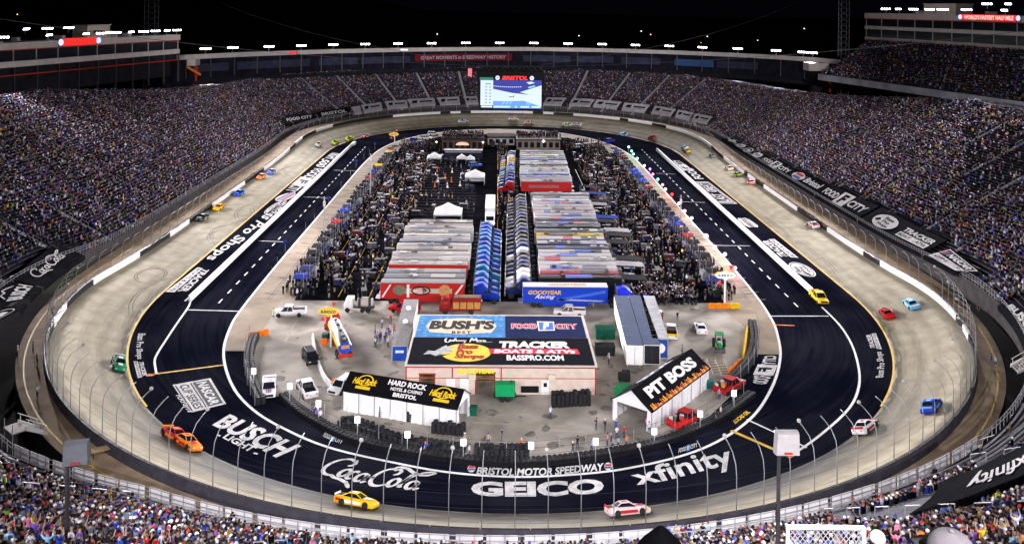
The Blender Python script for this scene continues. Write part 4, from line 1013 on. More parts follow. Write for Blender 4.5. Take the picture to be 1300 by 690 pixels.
def screen():
    DEP = 254.0; c = dp(648, 116, DEP); root = thing('video_screen', 'huge hanging video screen showing the race, in front of the far stand', 'screen', (c.x, c.y, c.z)); k = DEP/CAM_F
    X = lambda u: (u-648)*k
    Z = lambda v: -(v-116)*k
    MB().loft([[(X(605), 0, Z(91)), (X(691), 0, Z(91)), (X(687), 0, Z(140.5)), (X(609), 0, Z(140.5))], [(X(606), 16, Z(91)), (X(690), 16, Z(91)), (X(686), 16, Z(140.5)), (X(610), 16, Z(140.5))]], M_BLACK).build('case', root)
    y = -.05
    def panel(u0, v0, u1, v1, M, yy=y, name='display'): return MB().box(((X(u0)+X(u1))/2, yy, (Z(v0)+Z(v1))/2), (abs(X(u1)-X(u0)), .06, abs(Z(v1)-Z(v0))), M).build(name, root)
    # the picture on the display: night sky, bowl of lights, pale track, blue ticker
    blue = em('screen_blue', (.015, .03, .34), .8); white = em('screen_white', (.70, .84, .92), .85); sky = em('screen_sky', (.10, .30, .95), 1.1); cyan = em('screen_cyan', (.25, .62, .95), 1.1); green = em('screen_green', (.0, .28, .12), .6); dark = em('screen_ink', (.02, .03, .08), .3)
    panel(611, 101.8, 687.5, 137.5, blue); panel(610, 102.2, 626, 134, white, y-.05); panel(609, 98.6, 626, 102, green, y-.05)
    f = lambda pts, M, yy: MB().add([(X(u), yy, Z(v)) for u, v in pts], [list(range(len(pts)))], M).build('picture', root)
    f([(626, 113), (650, 118), (687.5, 121.5), (687.5, 135), (665, 128), (648, 128.5), (626, 128.5)], white, y-.07); f([(660, 117), (687.5, 108), (687.5, 122), (672, 120)], white, y-.09)
    f([(626, 104), (645, 104.5), (668, 103), (687, 106), (687.5, 109), (664, 114), (650, 117.5), (640, 115.5), (626, 112)], pm('screen_sky_base', (0, 0, 0)) if False else blue, y-.085)
    f([(668, 104.5), (674, 103.4), (679, 105), (672, 107)], white, y-.10); f([(670, 110.5), (678, 108.2), (680, 109.4), (672, 112)], cyan, y-.10)
    for q in range(14): panel(626.5+2.6*q, 108.8+.28*q-.012*q*q*1.4, 627.9+2.6*q, 109.9+.28*q-.012*q*q*1.4, white, y-.11, 'picture')
    f([(646, 122.2), (651, 122.8), (653, 120.6), (652.4, 123.4), (647, 123.4)], dark, y-.11)
    f([(626, 128.6), (650, 127.6), (672, 129), (687.5, 132), (687.5, 137.5), (626, 137.5)], sky, y-.06)
    for q in range(3): f([(637+4.5*q, 132.6), (640+4.5*q, 129), (641.5+4.5*q, 129), (638.5+4.5*q, 132.6)], cyan, y-.10)
    for q in range(2): f([(668+3*q, 133), (669.5+3*q, 129.5), (670.5+3*q, 129.5), (669+3*q, 133)], cyan, y-.10)
    for a, b in ((611, 625), (627, 648), (654, 656.5), (661, 672), (675, 686)): panel(a, 134.6, b, 136.6, white, y-.10, 'ticker')
    for q in range(7):
        panel(616, 106.5+3.9*q, 618.5 if q else 621, 107.3+3.9*q, dark, y-.10, 'ticker'); panel(621.4, 106.5+3.9*q, 623, 107.5+3.9*q, dark, y-.10, 'ticker')
    mb = MB(); lay(mb, text2d('BRISTOL', .05, .2), [(X(637), y-.05, Z(101.6)), (X(670), y-.05, Z(101.6))], [(X(637), y-.05, Z(96.4)), (X(670), y-.05, Z(96.4))], M_REDLED); mb.build('led_lettering', root)
    for u in (631.5, 675):
        MB().lathe((X(u), y, Z(99)), [(0, -.03), (2.8*k, -.03), (2.8*k, .03), (0, .03)], em('roundel_led', (.55, .62, 1.0), 1.3), 14, 'y').build('roundel', root); MB().box((X(u), y-.05, Z(99)), (3.4*k, .03, .9*k), em('roundel_red', (.9, .1, .12), .8)).build('roundel_bar', root)
    # truss on top
    mb = MB()
    for a in range(12): mb.tube([(X(606)+a*1.6, 2, Z(91)), (X(606)+(a+1)*1.6, 2, Z(91)+1.5)], .09, M_DSTEEL, 4); mb.tube([(X(606)+a*1.6, 2, Z(91)+1.5), (X(606)+(a+1)*1.6, 2, Z(91))], .09, M_DSTEEL, 4)
    mb.tube([(X(606), 2, Z(91)+1.5), (X(690), 2, Z(91)+1.5)], .12, M_DSTEEL, 4); tag(mb.build('truss', root), kind='stuff')
    top = Vector((c.x, c.y, c.z+Z(91)+1.5))
    for sx, far in ((-1, TL), (1, TR)):
        q = [top+Vector((sx*9, 8, 0)).lerp(Vector((0, 0, 0)), 0)]
        e = Vector((far.x, far.y, 70)); a = top+Vector((sx*9, 8, 0)); n = 14
        pts = [tuple(a.lerp(e, t/n)-c-Vector((0, 0, 6*math.sin(PI*t/n)))) for t in range(n+1)]; MB().tube(pts, .05, M_DSTEEL, 4, False).build('cable', root)
        e = Vector((sx*165, -190, 78)); pts = [tuple((top+Vector((sx*9, 0, 0))).lerp(e, t/n)-c-Vector((0, 0, 6*math.sin(PI*t/n)))) for t in range(n+1)]
        MB().tube(pts, .045, M_DSTEEL, 4, False).build('cable', root)
    MB().box((X(595), 10, Z(96)), (1.2, .5, 2.4), em('pole_lamp_red', (.8, .15, .2), 1)).build('signal_lamp', root)
screen()

# ------------------------------------------------------------------ pole floodlights of the near turn, seen from behind
def near_pole(label, u, v, depth, M, yaw):
    c = dp(u, v, depth); s, d = near_station(c.x, c.y); zb = zstand(s, d)
    root = thing('pole_floodlight', label, 'floodlight', (c.x, c.y, zb-.3), yaw); k = depth/CAM_F; h = c.z-zb+.3; px = lambda n: n*k
    MB().tube([(0, 0, 0), (0, 0, h+.2)], [.16, .11], M_DSTEEL, 8).build('pole', root)
    w, hh = px(15.5), px(14)
    head = MB().loft([[(x*r+w*.62, yy, h+z*r) for x, z in ((-w, -hh), (w, -hh), (w*.96, hh), (-w*.9, hh))] for yy, r in ((-.35, .94), (-.1, 1.0), (.25, 1.0))], M).build('lamp_head', root)
    MB().box((w*.62, .27, h), (w*1.8, .04, hh*1.8), M_LENS).build('lens', head); MB().box((w*.62, -.40, h-hh*.72), (.5, .08, .10), M_RED if M is not M_FABRIC else M_BLACK).build('latch', head)
    for sx in (-1, 1): MB().tube([(w*.62+sx*w*.9, -.3, h-hh*.9), (0, 0, h-hh*1.3)], .03, M_DSTEEL, 4).build('bracket', root)
    ld = bpy.data.lights.new('flood_beam', 'SPOT'); ld.energy = FLOOD_W*.07; ld.color = FLOOD_COL; ld.spot_size = math.radians(64); ld.spot_blend = .5; ld.shadow_soft_size = .5
    lo = bpy.data.objects.new('flood_beam', ld); COL.objects.link(lo); lo.location = c+Vector((0, .9, 0)); lo.rotation_euler = (Vector((c.x*.6, c.y+60, 0))-c).to_track_quat('-Z', 'Y').to_euler()
near_pole('grey pole floodlight seen from behind above the near left crowd', 86, 575, 52, pm('lamp_back_grey', (.13, .14, .16), .6, .1, 2), .25)
near_pole('white backed pole floodlight beside the chain-link panel at right', 989, 561, 55, pm('lamp_back_white', (.36, .34, .335), .5, .08, 2), 0)
# the row of floodlights on the near stand roof, behind the photographer
for x in range(-150, 151, 30):
    far = abs(x) in (150, 90, 30)
    flood((x, -262-abs(x)*.05 if abs(x) > 40 else -266, 69), ((x*3.2, 205, 30) if abs(x) == 30 else (x*.35, 175-abs(x)*.2, 8)) if far else (-x*.30 if x < 0 else x*.15, -104+abs(x)*.05, 0), 'floodlight bank on the near stand roof', (6.5 if abs(x) == 30 else 3.4) if far else (.85 if x < 0 else 1.1), 'floodlights on the near stand roof', 20 if far else 52)
# far hillside lights
for k, (u, v) in enumerate(((22, 18.5), (277, 46.5), (292, 46.5), (316, 46.5), (365, 47.5), (381, 46.5), (388, 38.7), (555, 43.5), (517, 56), (466, 49), (735, 45.5), (814, 39.7), (826, 44), (783, 58.5), (898, 46.5), (890, 54.6), (870, 60), (962, 51.5), (1101, 36), (1087, 56), (1021, 36.5), (1002, 63))):
    c = dp(u, v, 1150); warm = k % 3 == 0
    root = thing('street_lamp', 'tiny distant street lamp on the dark hillside beyond the rim', 'street lamp', (c.x, c.y, c.z-9), 0, 'distant street lamps on the hillside')
    MB().tube([(0, 0, -20), (0, 0, 9)], .15, M_DSTEEL, 4).build('pole', root); MB().lathe((0, 0, 9), [(0, -.8), (1.0, 0), (0, .8)], em('sodium_lamp', (1, .55, .15), 3) if warm else em('pale_lamp', (.9, .95, 1), 2.5), 6).build('lamp', root)
# ------------------------------------------------------------------ people: skin-modifier bodies, one continuous mesh each
def body_mesh(name, J, E, R, mats, sub_=1):
    """J joints, E bones, R radii (x, y); mats(face centre) -> material index"""
    me = bpy.data.meshes.new(name); me.from_pydata(J, E, []); o = bpy.data.objects.new(name, me); COL.objects.link(o)
    sk = o.modifiers.new('skin', 'SKIN'); sk.use_smooth_shade = True
    ly = me.skin_vertices[0]
    for i, r in enumerate(R): ly.data[i].radius = r if isinstance(r, tuple) else (r, r)
    ly.data[0].use_root = True
    sd = o.modifiers.new('sub', 'SUBSURF'); sd.levels = sub_; sd.render_levels = sub_
    dg = bpy.context.evaluated_depsgraph_get(); out = bpy.data.meshes.new_from_object(o.evaluated_get(dg), depsgraph=dg); out.name = name
    bpy.data.objects.remove(o); out.materials.clear()
    for m in (M_CLOTH, M_SKIN, M_JEANS, M_SHOE): out.materials.append(m)
    for p in out.polygons: p.material_index = mats(p.center); p.use_smooth = True
    return out
def pose(kind, arms='down'):
    """joints of a 1.75 m figure that faces +y"""
    J = []; E = []; R = []
    def j(p, r, par=None):
        J.append(p); R.append(r)
        if par is not None: E.append((par, len(J)-1))
        return len(J)-1
    sit = kind == 'sit'; hz = .52 if sit else .93
    pel = j((0, 0, hz), (.15, .11)); bel = j((0, -.01, hz+.18), (.14, .10), pel); ch = j((0, -.02, hz+.38), (.17, .115), bel); nk = j((0, -.01, hz+.53), (.06, .06), ch)
    hb = j((0, .02, hz+.63), (.075, .085), nk); ht = j((0, .015, hz+.78), (.07, .085), hb)
    for s in (-1, 1):
        sh = j((s*.19, -.02, hz+.46), .062, ch)
        if arms == 'down': el, wr, fi = (s*.26, -.03, hz+.18), (s*.27, .05, hz-.06), (s*.27, .08, hz-.16)
        elif arms == 'lap': el, wr, fi = (s*.25, .02, hz+.20), (s*.12, .26, hz+.13), (s*.05, .32, hz+.13)
        elif arms == 'up': el, wr, fi = (s*.33, .05, hz+.60), (s*.27, .12, hz+.84), (s*.26, .14, hz+.95)
        else: el, wr, fi = (s*.25, .02, hz+.20), (s*.10, .22, hz+.40), (s*.06, .27, hz+.50)
        e = j(el, .046, sh); w = j(wr, .034, e); j(fi, (.038, .022), w)
        hp = j((s*.095, 0, hz-.07), .092, pel)
        if sit: kn, an, to = (s*.12, .42, hz+.01), (s*.12, .44, .09), (s*.13, .60, .04)
        else:
            st = .10*s if arms != 'walk' else .22*s; kn, an, to = (s*.11, st*.6+.02, .50), (s*.12, st*.4-.02, .09), (s*.13, st*.4+.13, .04)
        k = j(kn, .065, hp); a = j(an, .042, k); j(to, (.04, .03), a)
    return J, E, R, hz
PM = {}
def person_mesh(kind, arms):
    if (kind, arms) in PM: return PM[(kind, arms)]
    J, E, R, hz = pose(kind, arms)
    def mats(c):
        if c.z > hz+.53 and abs(c.x) < .14: return 1
        if kind == 'sit':
            if c.z < .08 or (c.z < .12 and c.y > .5): return 3
            if abs(c.x) < .20 and c.z > hz-.02 and c.y < .17: return 0
            if c.z > hz+.06 and (abs(c.x) > .2 and c.z > hz+.30 and c.z < hz+.55): return 0
            if c.z > hz+.08 or (abs(c.x) > .22): return 1
            return 2
        if c.z < .10: return 3
        if abs(c.x) > .215 and c.z < hz+.30: return 1
        if c.z > hz+.62 and abs(c.x) > .2: return 1
        return 2 if c.z < hz+.02 else 0
    PM[(kind, arms)] = (body_mesh('person_'+kind+arms, J, E, R, mats), hz); return PM[(kind, arms)]
def cap_mesh(brim=True, hi=False):
    n = 14 if hi else 8; mb = MB(); mb.lathe((0, 0, 0), [(.098, 0), (.100, .03), (.088, .075), (.055, .105), (0, .118)], M_CLOTH, n)
    if brim: mb.add([(-.075, .08, .012), (.075, .08, .012), (.065, .165, .0), (0, .185, -.004), (-.065, .165, 0), (-.075, .08, .0), (.075, .08, 0), (.065, .165, -.012), (0, .185, -.016), (-.065, .165, -.012)], [[0, 1, 2, 3, 4], [9, 8, 7, 6, 5], [1, 6, 7, 2], [2, 7, 8, 3], [3, 8, 9, 4], [4, 9, 5, 0]], M_CLOTH)
    if hi: mb.lathe((0, 0, .112), [(.010, 0), (.010, .012), (0, .016)], M_CLOTH, 6)
    return mb.mesh('cap', True)
def hair_mesh(): return MB().lathe((0, 0, 0), [(.092, -.10), (.100, -.03), (.098, .03), (.08, .075), (.045, .10), (0, .108)], M_CLOTH, 8).mesh('hair', True)
CAPM, HAIRM = cap_mesh(), hair_mesh()
def person(loc, rz, kind, arms, shirt, head, headcol, label, group=None, scale=1.0):
    me, hz = person_mesh(kind, arms); o = bpy.data.objects.new('person', me); COL.objects.link(o); o.location = loc; o.rotation_euler = (0, 0, rz); o.color = (*shirt, 1); o.scale = (scale,)*3
    tag(o, label, 'person', group); h = link(head, CAPM if head == 'cap' else HAIRM, o); h.color = (*headcol, 1); h.location = (0, -.005 if head == 'cap' else -.02, hz+.735 if head == 'cap' else hz+.745); return o
SHIRT = [('white', (.62, .62, .74), 24), ('black', (.015, .015, .018), 30), ('grey', (.24, .24, .30), 14), ('navy', (.02, .03, .17), 22), ('royal blue', (.03, .08, .50), 18), ('red', (.46, .03, .03), 5), ('orange', (.75, .20, .02), 4), ('yellow', (.75, .50, .03), 4), ('light blue', (.25, .50, .72), 7), ('tan', (.36, .29, .22), 3), ('green', (.04, .22, .07), 2), ('pink', (.72, .20, .36), 3), ('lime', (.45, .75, .06), 1), ('purple', (.18, .10, .42), 7), ('maroon', (.20, .02, .03), 1)]
HEADC = [('brown hair', 'hair', (.045, .028, .02)), ('black hair', 'hair', (.015, .012, .012)), ('fair hair', 'hair', (.24, .17, .09)), ('white cap', 'cap', (.75, .74, .75)), ('black cap', 'cap', (.02, .02, .02)), ('red cap', 'cap', (.50, .03, .03)), ('blue cap', 'cap', (.03, .08, .40)), ('grey cap', 'cap', (.3, .3, .3))]
HW = [24, 16, 10, 16, 18, 5, 7, 8]
_sw = [s[2] for s in SHIRT]

# ------------------------------------------------------------------ seats to fill
def covered(s, d):
    for (H,) in COVERS:
        ss = [h[0] for h in H]; dd = [h[1] for h in H]
        s2 = (s-H[0][0]+NS/2) % NS-NS/2+H[0][0]
        if min(ss)-.4 < s2 < max(ss)+.4 and min(dd)-.6 < d < max(dd)+.8: return True
    return False
def seats():
    r = np.random.default_rng(4); out = []
    def fill(kind, rows0, rows1, dens):
        for r_ in range(rows0, rows1):
            for k, s in enumerate(RUN[kind]):
                d = D0[s]+r_*ROWP
                if kind not in ('near', 'far') and r_ >= RSIDE[s]-1: continue
                e0, e1 = edge(s, d), edge(s+1, d); L = (e1-e0).length; n = max(1, int(L/.56)); z = zstand(s, d)
                mid = project((e0[0], e0[1], z+1)); 
                if kind == 'near' and (mid[2] < 6 or not (-40 < mid[0] < 1340 and mid[1] < 740)): continue
                if mid[0] < -60 or mid[0] > 1360: continue
                for q in range(n):
                    f = (q+.5+r.uniform(-.12, .12))/n; ss = s+f
                    if any(abs((ss-a+NS/2) % NS-NS/2)*2.2 < .75 for a in AISLE[kind]): continue
                    if COVERS and r_ < 22 and covered(ss, d): continue
                    # sections that are thinly filled in the photograph
                    u, v = mid[0]+(q/n)*0, mid[1]; p = dens
                    if kind == 'right' and u > 1205 and v < 245 and v > 158 and u > 1225: p = .30
                    if kind == 'right' and 1180 < u and v < 155: p *= .55
                    if kind == 'left' and u < 110 and v > 262: p = .45
                    if kind == 'near' and u < 60 and v < 560: p = .02
                    if kind == 'near' and u > 1225 and v < 600: p = .12
                    if kind == 'near' and d < D0[s]+2.6: p *= .06
                    if kind == 'near' and D0[s]+2.6 < d < D0[s]+4.2: p *= .6
                    if kind == 'far' and r_ < 9: p *= .2 if r_ < 6 else .7
                    if r.random() < p: out.append((ss, d, kind))
    fill('left', 0, 57, .93); fill('right', 0, 57, .93); fill('far', 2, 37, .86); fill('near', 0, 60, .92)
    return out
def build_crowd():
    st = seats(); S = np.array([a[0] for a in st]); D = np.array([a[1] for a in st]); K = np.array([a[2] == 'near' for a in st])
    def arr(A, s): s = s % NS; i = s.astype(int); f = s-i; return A[i]*(1-f)[..., None]+A[(i+1) % NS]*f[..., None] if A.ndim > 1 else A[i]*(1-f)+A[(i+1) % NS]*f
    E_, N_ = arr(E1, S), arr(SN, S); P = np.zeros((len(S), 3)); P[:, :2] = E_+N_*(D+.42)[:, None]
    d0, z0, sl, tn = arr(D0, S), arr(Z0, S), arr(SLOPE, S), arr(TN, S); row = np.round((D-d0)/ROWP)*ROWP
    P[:, 2] = z0+sl*row+np.where(D > 45, tn*.066*(D-45), 0)
    ang = np.arctan2(N_[:, 1], N_[:, 0])+PI/2           # facing the track
    q = P-CAM_P; z = q@_fw; u = 650+CAM_F*(q@_r2)/z; v = CAM_CY-CAM_F*((q+np.array([0, 0, 1.2]))@_u2)/z
    r = np.random.default_rng(9); sidx_ = r.choice(len(SHIRT), len(S), p=np.array(_sw)/sum(_sw)); hidx = r.choice(len(HEADC), len(S), p=np.array(HW)/sum(HW))
    vis = K & (u > -5) & (u < 1305) & (v < 692) & (v > 300) & (z > 8)
    order = np.argsort(np.where(vis, z, 1e9)); near = [i for i in order[:265] if vis[i]]
    side = lambda i: 'lower left' if u[i] < 650 else 'lower right'
    for i in near:
        sn, scol, _ = SHIRT[sidx_[i]]; hn, hk, hcol = HEADC[hidx[i]]; k = r.integers(0, 10); kd, arm, word = ('sit', 'lap', 'seated') if k < 6 else (('sit', 'phone', 'seated') if k < 8 else ('stand', 'down' if k == 8 else 'up', 'standing'))
        word += {'phone': ' with hands raised to the face', 'up': ' with both arms up'}.get(arm, '')
        person(tuple(P[i]+np.array([0, 0, .02 if kd == 'stand' else -.08])), ang[i]+r.uniform(-.35, .35), kd, arm, tuple(np.array(scol)*r.uniform(.8, 1.15)), hk, hcol, '%s spectator in %s shirt, %s, %s near stand' % (word.split()[0], sn, hn, side(i))+(' with raised hands' if arm in ('phone', 'up') else ''), 'spectators in the near stand', r.uniform(.92, 1.06))
    rest = np.ones(len(S), bool); rest[near] = False; idx = np.where(rest)[0]
    crowd_mesh('crowd', P[idx], ang[idx]+r.uniform(-.4, .4, len(idx)), sidx_[idx], hidx[idx], r, .55, 'packed race crowd filling the rows of the grandstands')
    return len(S)
def crowd_mesh(name, P, ang, si_, hi_, r, hipz, label, stand=None):
    """many small low figures: legs, tapered trunk, arms, head and hair"""
    def blk(x0, x1, y0, y1, z0, z1, tx=1.0, ty=1.0): 
        cx, cy = (x0+x1)/2, (y0+y1)/2; a = [(x0, y0), (x1, y0), (x1, y1), (x0, y1)]
        return [(x, y, z0) for x, y in a]+[(cx+(x-cx)*tx, cy+(y-cy)*ty, z1) for x, y in a]
    B = [blk(-.17, .17, -.02, .42, .38, .56), blk(-.19, .19, -.12, .12, .50, 1.05, 1.15, .8), blk(-.085, .085, -.07, .11, 1.06, 1.24, .95, .95), blk(-.10, .10, -.11, .10, 1.21, 1.33, .6, .6)]
    if stand is not None: B[0] = blk(-.15, .15, -.09, .09, 0, .86, 1.1, 1.1); B = [B[0]]+[[(x, y, z+.38) for x, y, z in b] for b in B[1:]]
    V0 = np.array(sum(B, [])); quads = []; cid = []
    for b in range(4):
        o = b*8; fl = [[o+4, o+5, o+6, o+7]]+[[o+k, o+(k+1) % 4, o+4+(k+1) % 4, o+4+k] for k in range(4)]; quads += fl; cid += [b]*5
    quads = np.array(quads); cid = np.array(cid); n = len(P); sc = r.uniform(.92, 1.08, n)
    c, s = np.cos(ang), np.sin(ang); X = V0[None, :, 0]*sc[:, None]; Y = V0[None, :, 1]*sc[:, None]
    Z = np.repeat(V0[None, :, 2], n, 0)*sc[:, None]
    up = (r.random(n) < .12)[:, None]*.30
    Z = Z+up*(V0[None, :, 2] > .45)
    W_ = np.stack([P[:, None, 0]+X*c[:, None]-Y*s[:, None], P[:, None, 1]+X*s[:, None]+Y*c[:, None], P[:, None, 2]+Z], -1).reshape(-1, 3)
    F = (quads[None]+(np.arange(n)*len(V0))[:, None, None]).reshape(-1, 4)
    sh = np.array([q[1] for q in SHIRT]); hc = np.array([q[2] for q in HEADC]); jit = .03+1.12*r.random((n, 1))**3.0
    pants = np.array([(.03, .035, .06), (.015, .015, .016), (.20, .16, .10), (.08, .08, .09)])[r.integers(0, 4, n)]; skin = np.array([(.24, .155, .145), (.19, .12, .11), (.10, .06, .055)])[r.choice(3, n, p=[.6, .3, .1])]
    CC = np.stack([pants, sh[si_]*jit, skin, hc[hi_]], 1)[:, cid].reshape(-1, 3); CC = np.concatenate([CC, np.ones((len(CC), 1))], 1).astype(np.float32)
    me = bpy.data.meshes.new(name); me.vertices.add(len(W_)); me.vertices.foreach_set('co', W_.astype(np.float32).ravel()); me.loops.add(F.size); me.loops.foreach_set('vertex_index', F.astype(np.int32).ravel())
    me.polygons.add(len(F)); me.polygons.foreach_set('loop_start', np.arange(0, F.size, 4, dtype=np.int32)); me.update(calc_edges=True)
    a = me.attributes.new('col', 'FLOAT_COLOR', 'FACE'); a.data.foreach_set('color', CC.ravel()); me.materials.append(M_CROWD)
    o = link(name, me); tag(o, label, 'crowd', kind='stuff'); return o
NCROWD = build_crowd(); print('spectators', NCROWD)
def deck_crowd():
    r = np.random.default_rng(12); P = []
    for k in range(1, 20):
        for t in np.arange(.19, .97, .0034):
            if r.random() < .72: q = along(RA, RB, t+r.uniform(-.0008, .0008), -23+k*1.06+.3, 31+k*.70); P.append(tuple(q))
    P = np.array(P); n = len(P)
    crowd_mesh('crowd', P, np.full(n, PI/2)+r.uniform(-.4, .4, n), r.choice(len(SHIRT), n, p=np.array(_sw)/sum(_sw)), r.choice(len(HEADC), n, p=np.array(HW)/sum(HW)), r, .5, 'dim crowd on the upper deck under the right suites')
deck_crowd()

# ------------------------------------------------------------------ close spectators at the foot of the picture
def close_person(u, v, depth, shirt, hatcol, label, hood=False, lean=0.0, bulk=1.0):
    top = dp(u, v, depth); H = 1.83; base = (top.x, top.y, top.z-H)
    J, E, R, hz = pose('stand', 'down')
    def mats(c):
        if c.z > hz+.55 and abs(c.x) < .14: return 1
        if c.z < .10: return 3
        if abs(c.x) > .215 and c.z < hz+.12: return 1
        return 2 if c.z < hz+.02 else 0
    me = body_mesh('close_person', J, E, R, mats, 2); o = bpy.data.objects.new('person', me); COL.objects.link(o); o.location = base; o.rotation_euler = (0, 0, lean); o.color = (*shirt, 1); o.scale = (bulk, bulk, 1); tag(o, label, 'person')
    if not hood:
        h = link('cap', cap_mesh(True, True), o); h.color = (*hatcol, 1); h.location = (0, -.005, hz+.745); h.scale = (1.12, 1.16, 1.15)
        hr = link('hair', MB().lathe((0, -.03, hz+.70), [(.075, -.09), (.086, -.03), (.088, .03), (.08, .07)], M_CLOTH, 12).mesh('hair', True), o); hr.color = (.06, .04, .03, 1)
    else:
        mb = MB(); mb.lathe((0, -.02, 0), [(.17, .43), (.155, .52), (.125, .62), (.118, .70), (.10, .78), (.06, .845), (.012, .90), (0, .905)], M_CLOTH, 14); h = link('hood', mb.mesh('hood', True), o); h.location = (0, 0, hz); h.color = (*hatcol, 1)
    return o
close_person(1207, 668, 4.0, (.015, .015, .02), (.17, .155, .165), 'spectator in a pale cap seen from behind, closest at lower right', lean=.2)
close_person(1114, 671, 12.5, (.06, .10, .35), (.42, .42, .44), 'spectator in a white cap right of the chain-link panel', lean=-.4)
close_person(838, 664, 2.9, (.008, .008, .010), (.008, .008, .010), 'dark silhouette of a spectator in a black hood, bottom centre', hood=True, bulk=1.15)
def link_panel():
    a, b = dp(1000, 668, 19.5), dp(1097, 667, 19.5); root = thing('chain_link_panel', 'white framed chain-link panel standing at the foot of the photo, right of centre', 'fence panel', (a.x, a.y, a.z-2.4), math.atan2(b.y-a.y, b.x-a.x)); w = (b-a).length; h = 2.4
    for p in ([(0, 0, 0), (0, 0, h)], [(w, 0, 0), (w, 0, h)]): MB().tube(p, .045, M_WHITE, 6).build('post', root)
    MB().tube([(0, 0, h), (w, 0, h)], .05, M_WHITE, 6).build('top_rail', root); mb = MB(); n = 15
    for k in range(-n*2, n):
        for s in (1, -1):
            x0 = k*w/n if s == 1 else w-k*w/n; pts = []
            for t in (0, 1): pts.append((x0+s*t*h*.8, 0, t*h))
            # clip to the frame
            (xa, _, za), (xb, _, zb) = pts; lo, hi = 0.0, 1.0
            for bound, sg in ((0, 1), (w, -1)):
                da, db = sg*(xa-bound), sg*(xb-bound)
                if da < 0 and db < 0: lo, hi = 1, 0
                elif da < 0: lo = max(lo, da/(da-db))
                elif db < 0: hi = min(hi, da/(da-db))
            if lo < hi: mb.tube([(xa+(xb-xa)*lo, 0, za+(zb-za)*lo), (xa+(xb-xa)*hi, 0, za+(zb-za)*hi)], .012, M_STEEL, 3, False)
    tag(mb.build('wire_mesh', root), kind='stuff')
link_panel()
# ------------------------------------------------------------------ vehicles (forward is +x, origin on the ground)
def wheel_mesh(r, w):
    t = MB().lathe((0, 0, 0), [(r*.55, -w/2), (r*.92, -w/2), (r, -w*.35), (r, w*.35), (r*.92, w/2), (r*.55, w/2)], M_RUBBER, 14, 'y').mesh('wheel', True)
    h = MB().lathe((0, 0, 0), [(0, -w*.42), (r*.58, -w*.46), (r*.58, w*.46), (0, w*.42)], M_CHROME, 10, 'y').mesh('rim', True); return t, h
WH = {}
def wheels(root, pts, r, w):
    if (r, w) not in WH: WH[(r, w)] = wheel_mesh(r, w)
    for x, y in pts:
        o = link('wheel', WH[(r, w)][0], root); o.location = (x, y, r); link('rim', WH[(r, w)][1], o)
def sec(x, hw, z0, z1, ch=.10, tw=.94):
    return [(x, -hw, z0), (x, hw, z0), (x, hw, z0+(z1-z0)*.55), (x, hw*tw, z1-ch*.5), (x, hw*tw-ch, z1), (x, -hw*tw+ch, z1), (x, -hw*tw, z1-ch*.5), (x, -hw, z0+(z1-z0)*.55)]
def cabin(root, xb0, xb1, xt0, xt1, zb, zt, wb, wt, pillars=(.5,)):
    """glass house with painted roof and pillars"""
    b = [(xb0, -wb, zb), (xb1, -wb, zb), (xb1, wb, zb), (xb0, wb, zb)]; t = [(xt0, -wt, zt), (xt1, -wt, zt), (xt1, wt, zt), (xt0, wt, zt)]
    MB().loft([b, t], M_GLASS).build('window', root)
    MB().box(((xt0+xt1)/2, 0, zt+.02), (xt1-xt0+.06, wt*2+.06, .07), M_PAINT, ch=.06).build('roof', root)
    mb = MB()
    for k in range(4):
        a, c = Vector(b[k]), Vector(t[k]); mb.tube([a, c], .05, M_PAINT, 5)
    for p in pillars:
        for s in (-1, 1): mb.tube([(xb0+(xb1-xb0)*p, s*(wb+.005), zb), (xt0+(xt1-xt0)*p, s*(wt+.005), zt)], .045, M_PAINT, 5)
    mb.build('pillar', root)
def lights(root, xf, xr, hw, zf, zr, wl=.32):
    for s in (-1, 1):
        MB().box((xf, s*hw, zf), (.08, wl, .14), pm('headlamp_glass', (.7, .72, .75), .15, .05)).build('headlight', root); MB().box((xr, s*hw, zr), (.06, wl*.8, .16), M_TAIL).build('tail_light', root)
def make_racecar():
    t = thing('race_car', 'race car', 'race car')
    MB().loft([sec(-2.45, .80, .34, .84), sec(-2.30, .93, .20, .93), sec(-1.4, .97, .17, .95), sec(-.2, .96, .17, .93), sec(.9, .97, .17, .88), sec(1.7, .96, .15, .78), sec(2.25, .90, .12, .64), sec(2.48, .70, .14, .46)], M_PAINT).build('body', t, True)
    cabin(t, -1.55, .85, -.85, .12, .90, 1.27, .80, .58, ())
    MB().box((-2.38, 0, 1.0), (.06, 1.62, .22), M_PAINT).build('spoiler', t); MB().box((2.44, 0, .15), (.30, 1.7, .05), M_BLACK).build('splitter', t)
    wheels(t, [(s*1.40, y) for s in (-1, 1) for y in (-.88, .88)], .36, .30)
    for y in (-.975, .975): MB().box((-.1, y, .48), (2.0, .02, .30), M_PANEL).build('side_panel', t)
    MB().box((1.35, 0, .885), (.9, .7, .012), M_PANEL).build('hood_panel', t)
    MB().box((-.36, 0, 1.328), (.62, .62, .012), M_PANEL).build('roof_panel', t); MB().box((-1.95, 0, .955), (.62, 1.2, .012), M_PANEL).build('deck_panel', t)
    for y in (-.985, .985): MB().box((-1.9, y, .62), (.55, .02, .30), M_PANEL).build('quarter_panel', t); MB().box((1.95, y*.955, .48), (.40, .02, .2), M_PANEL).build('fender_panel', t)
    lights(t, 2.40, -2.44, .55, .50, .72); return t
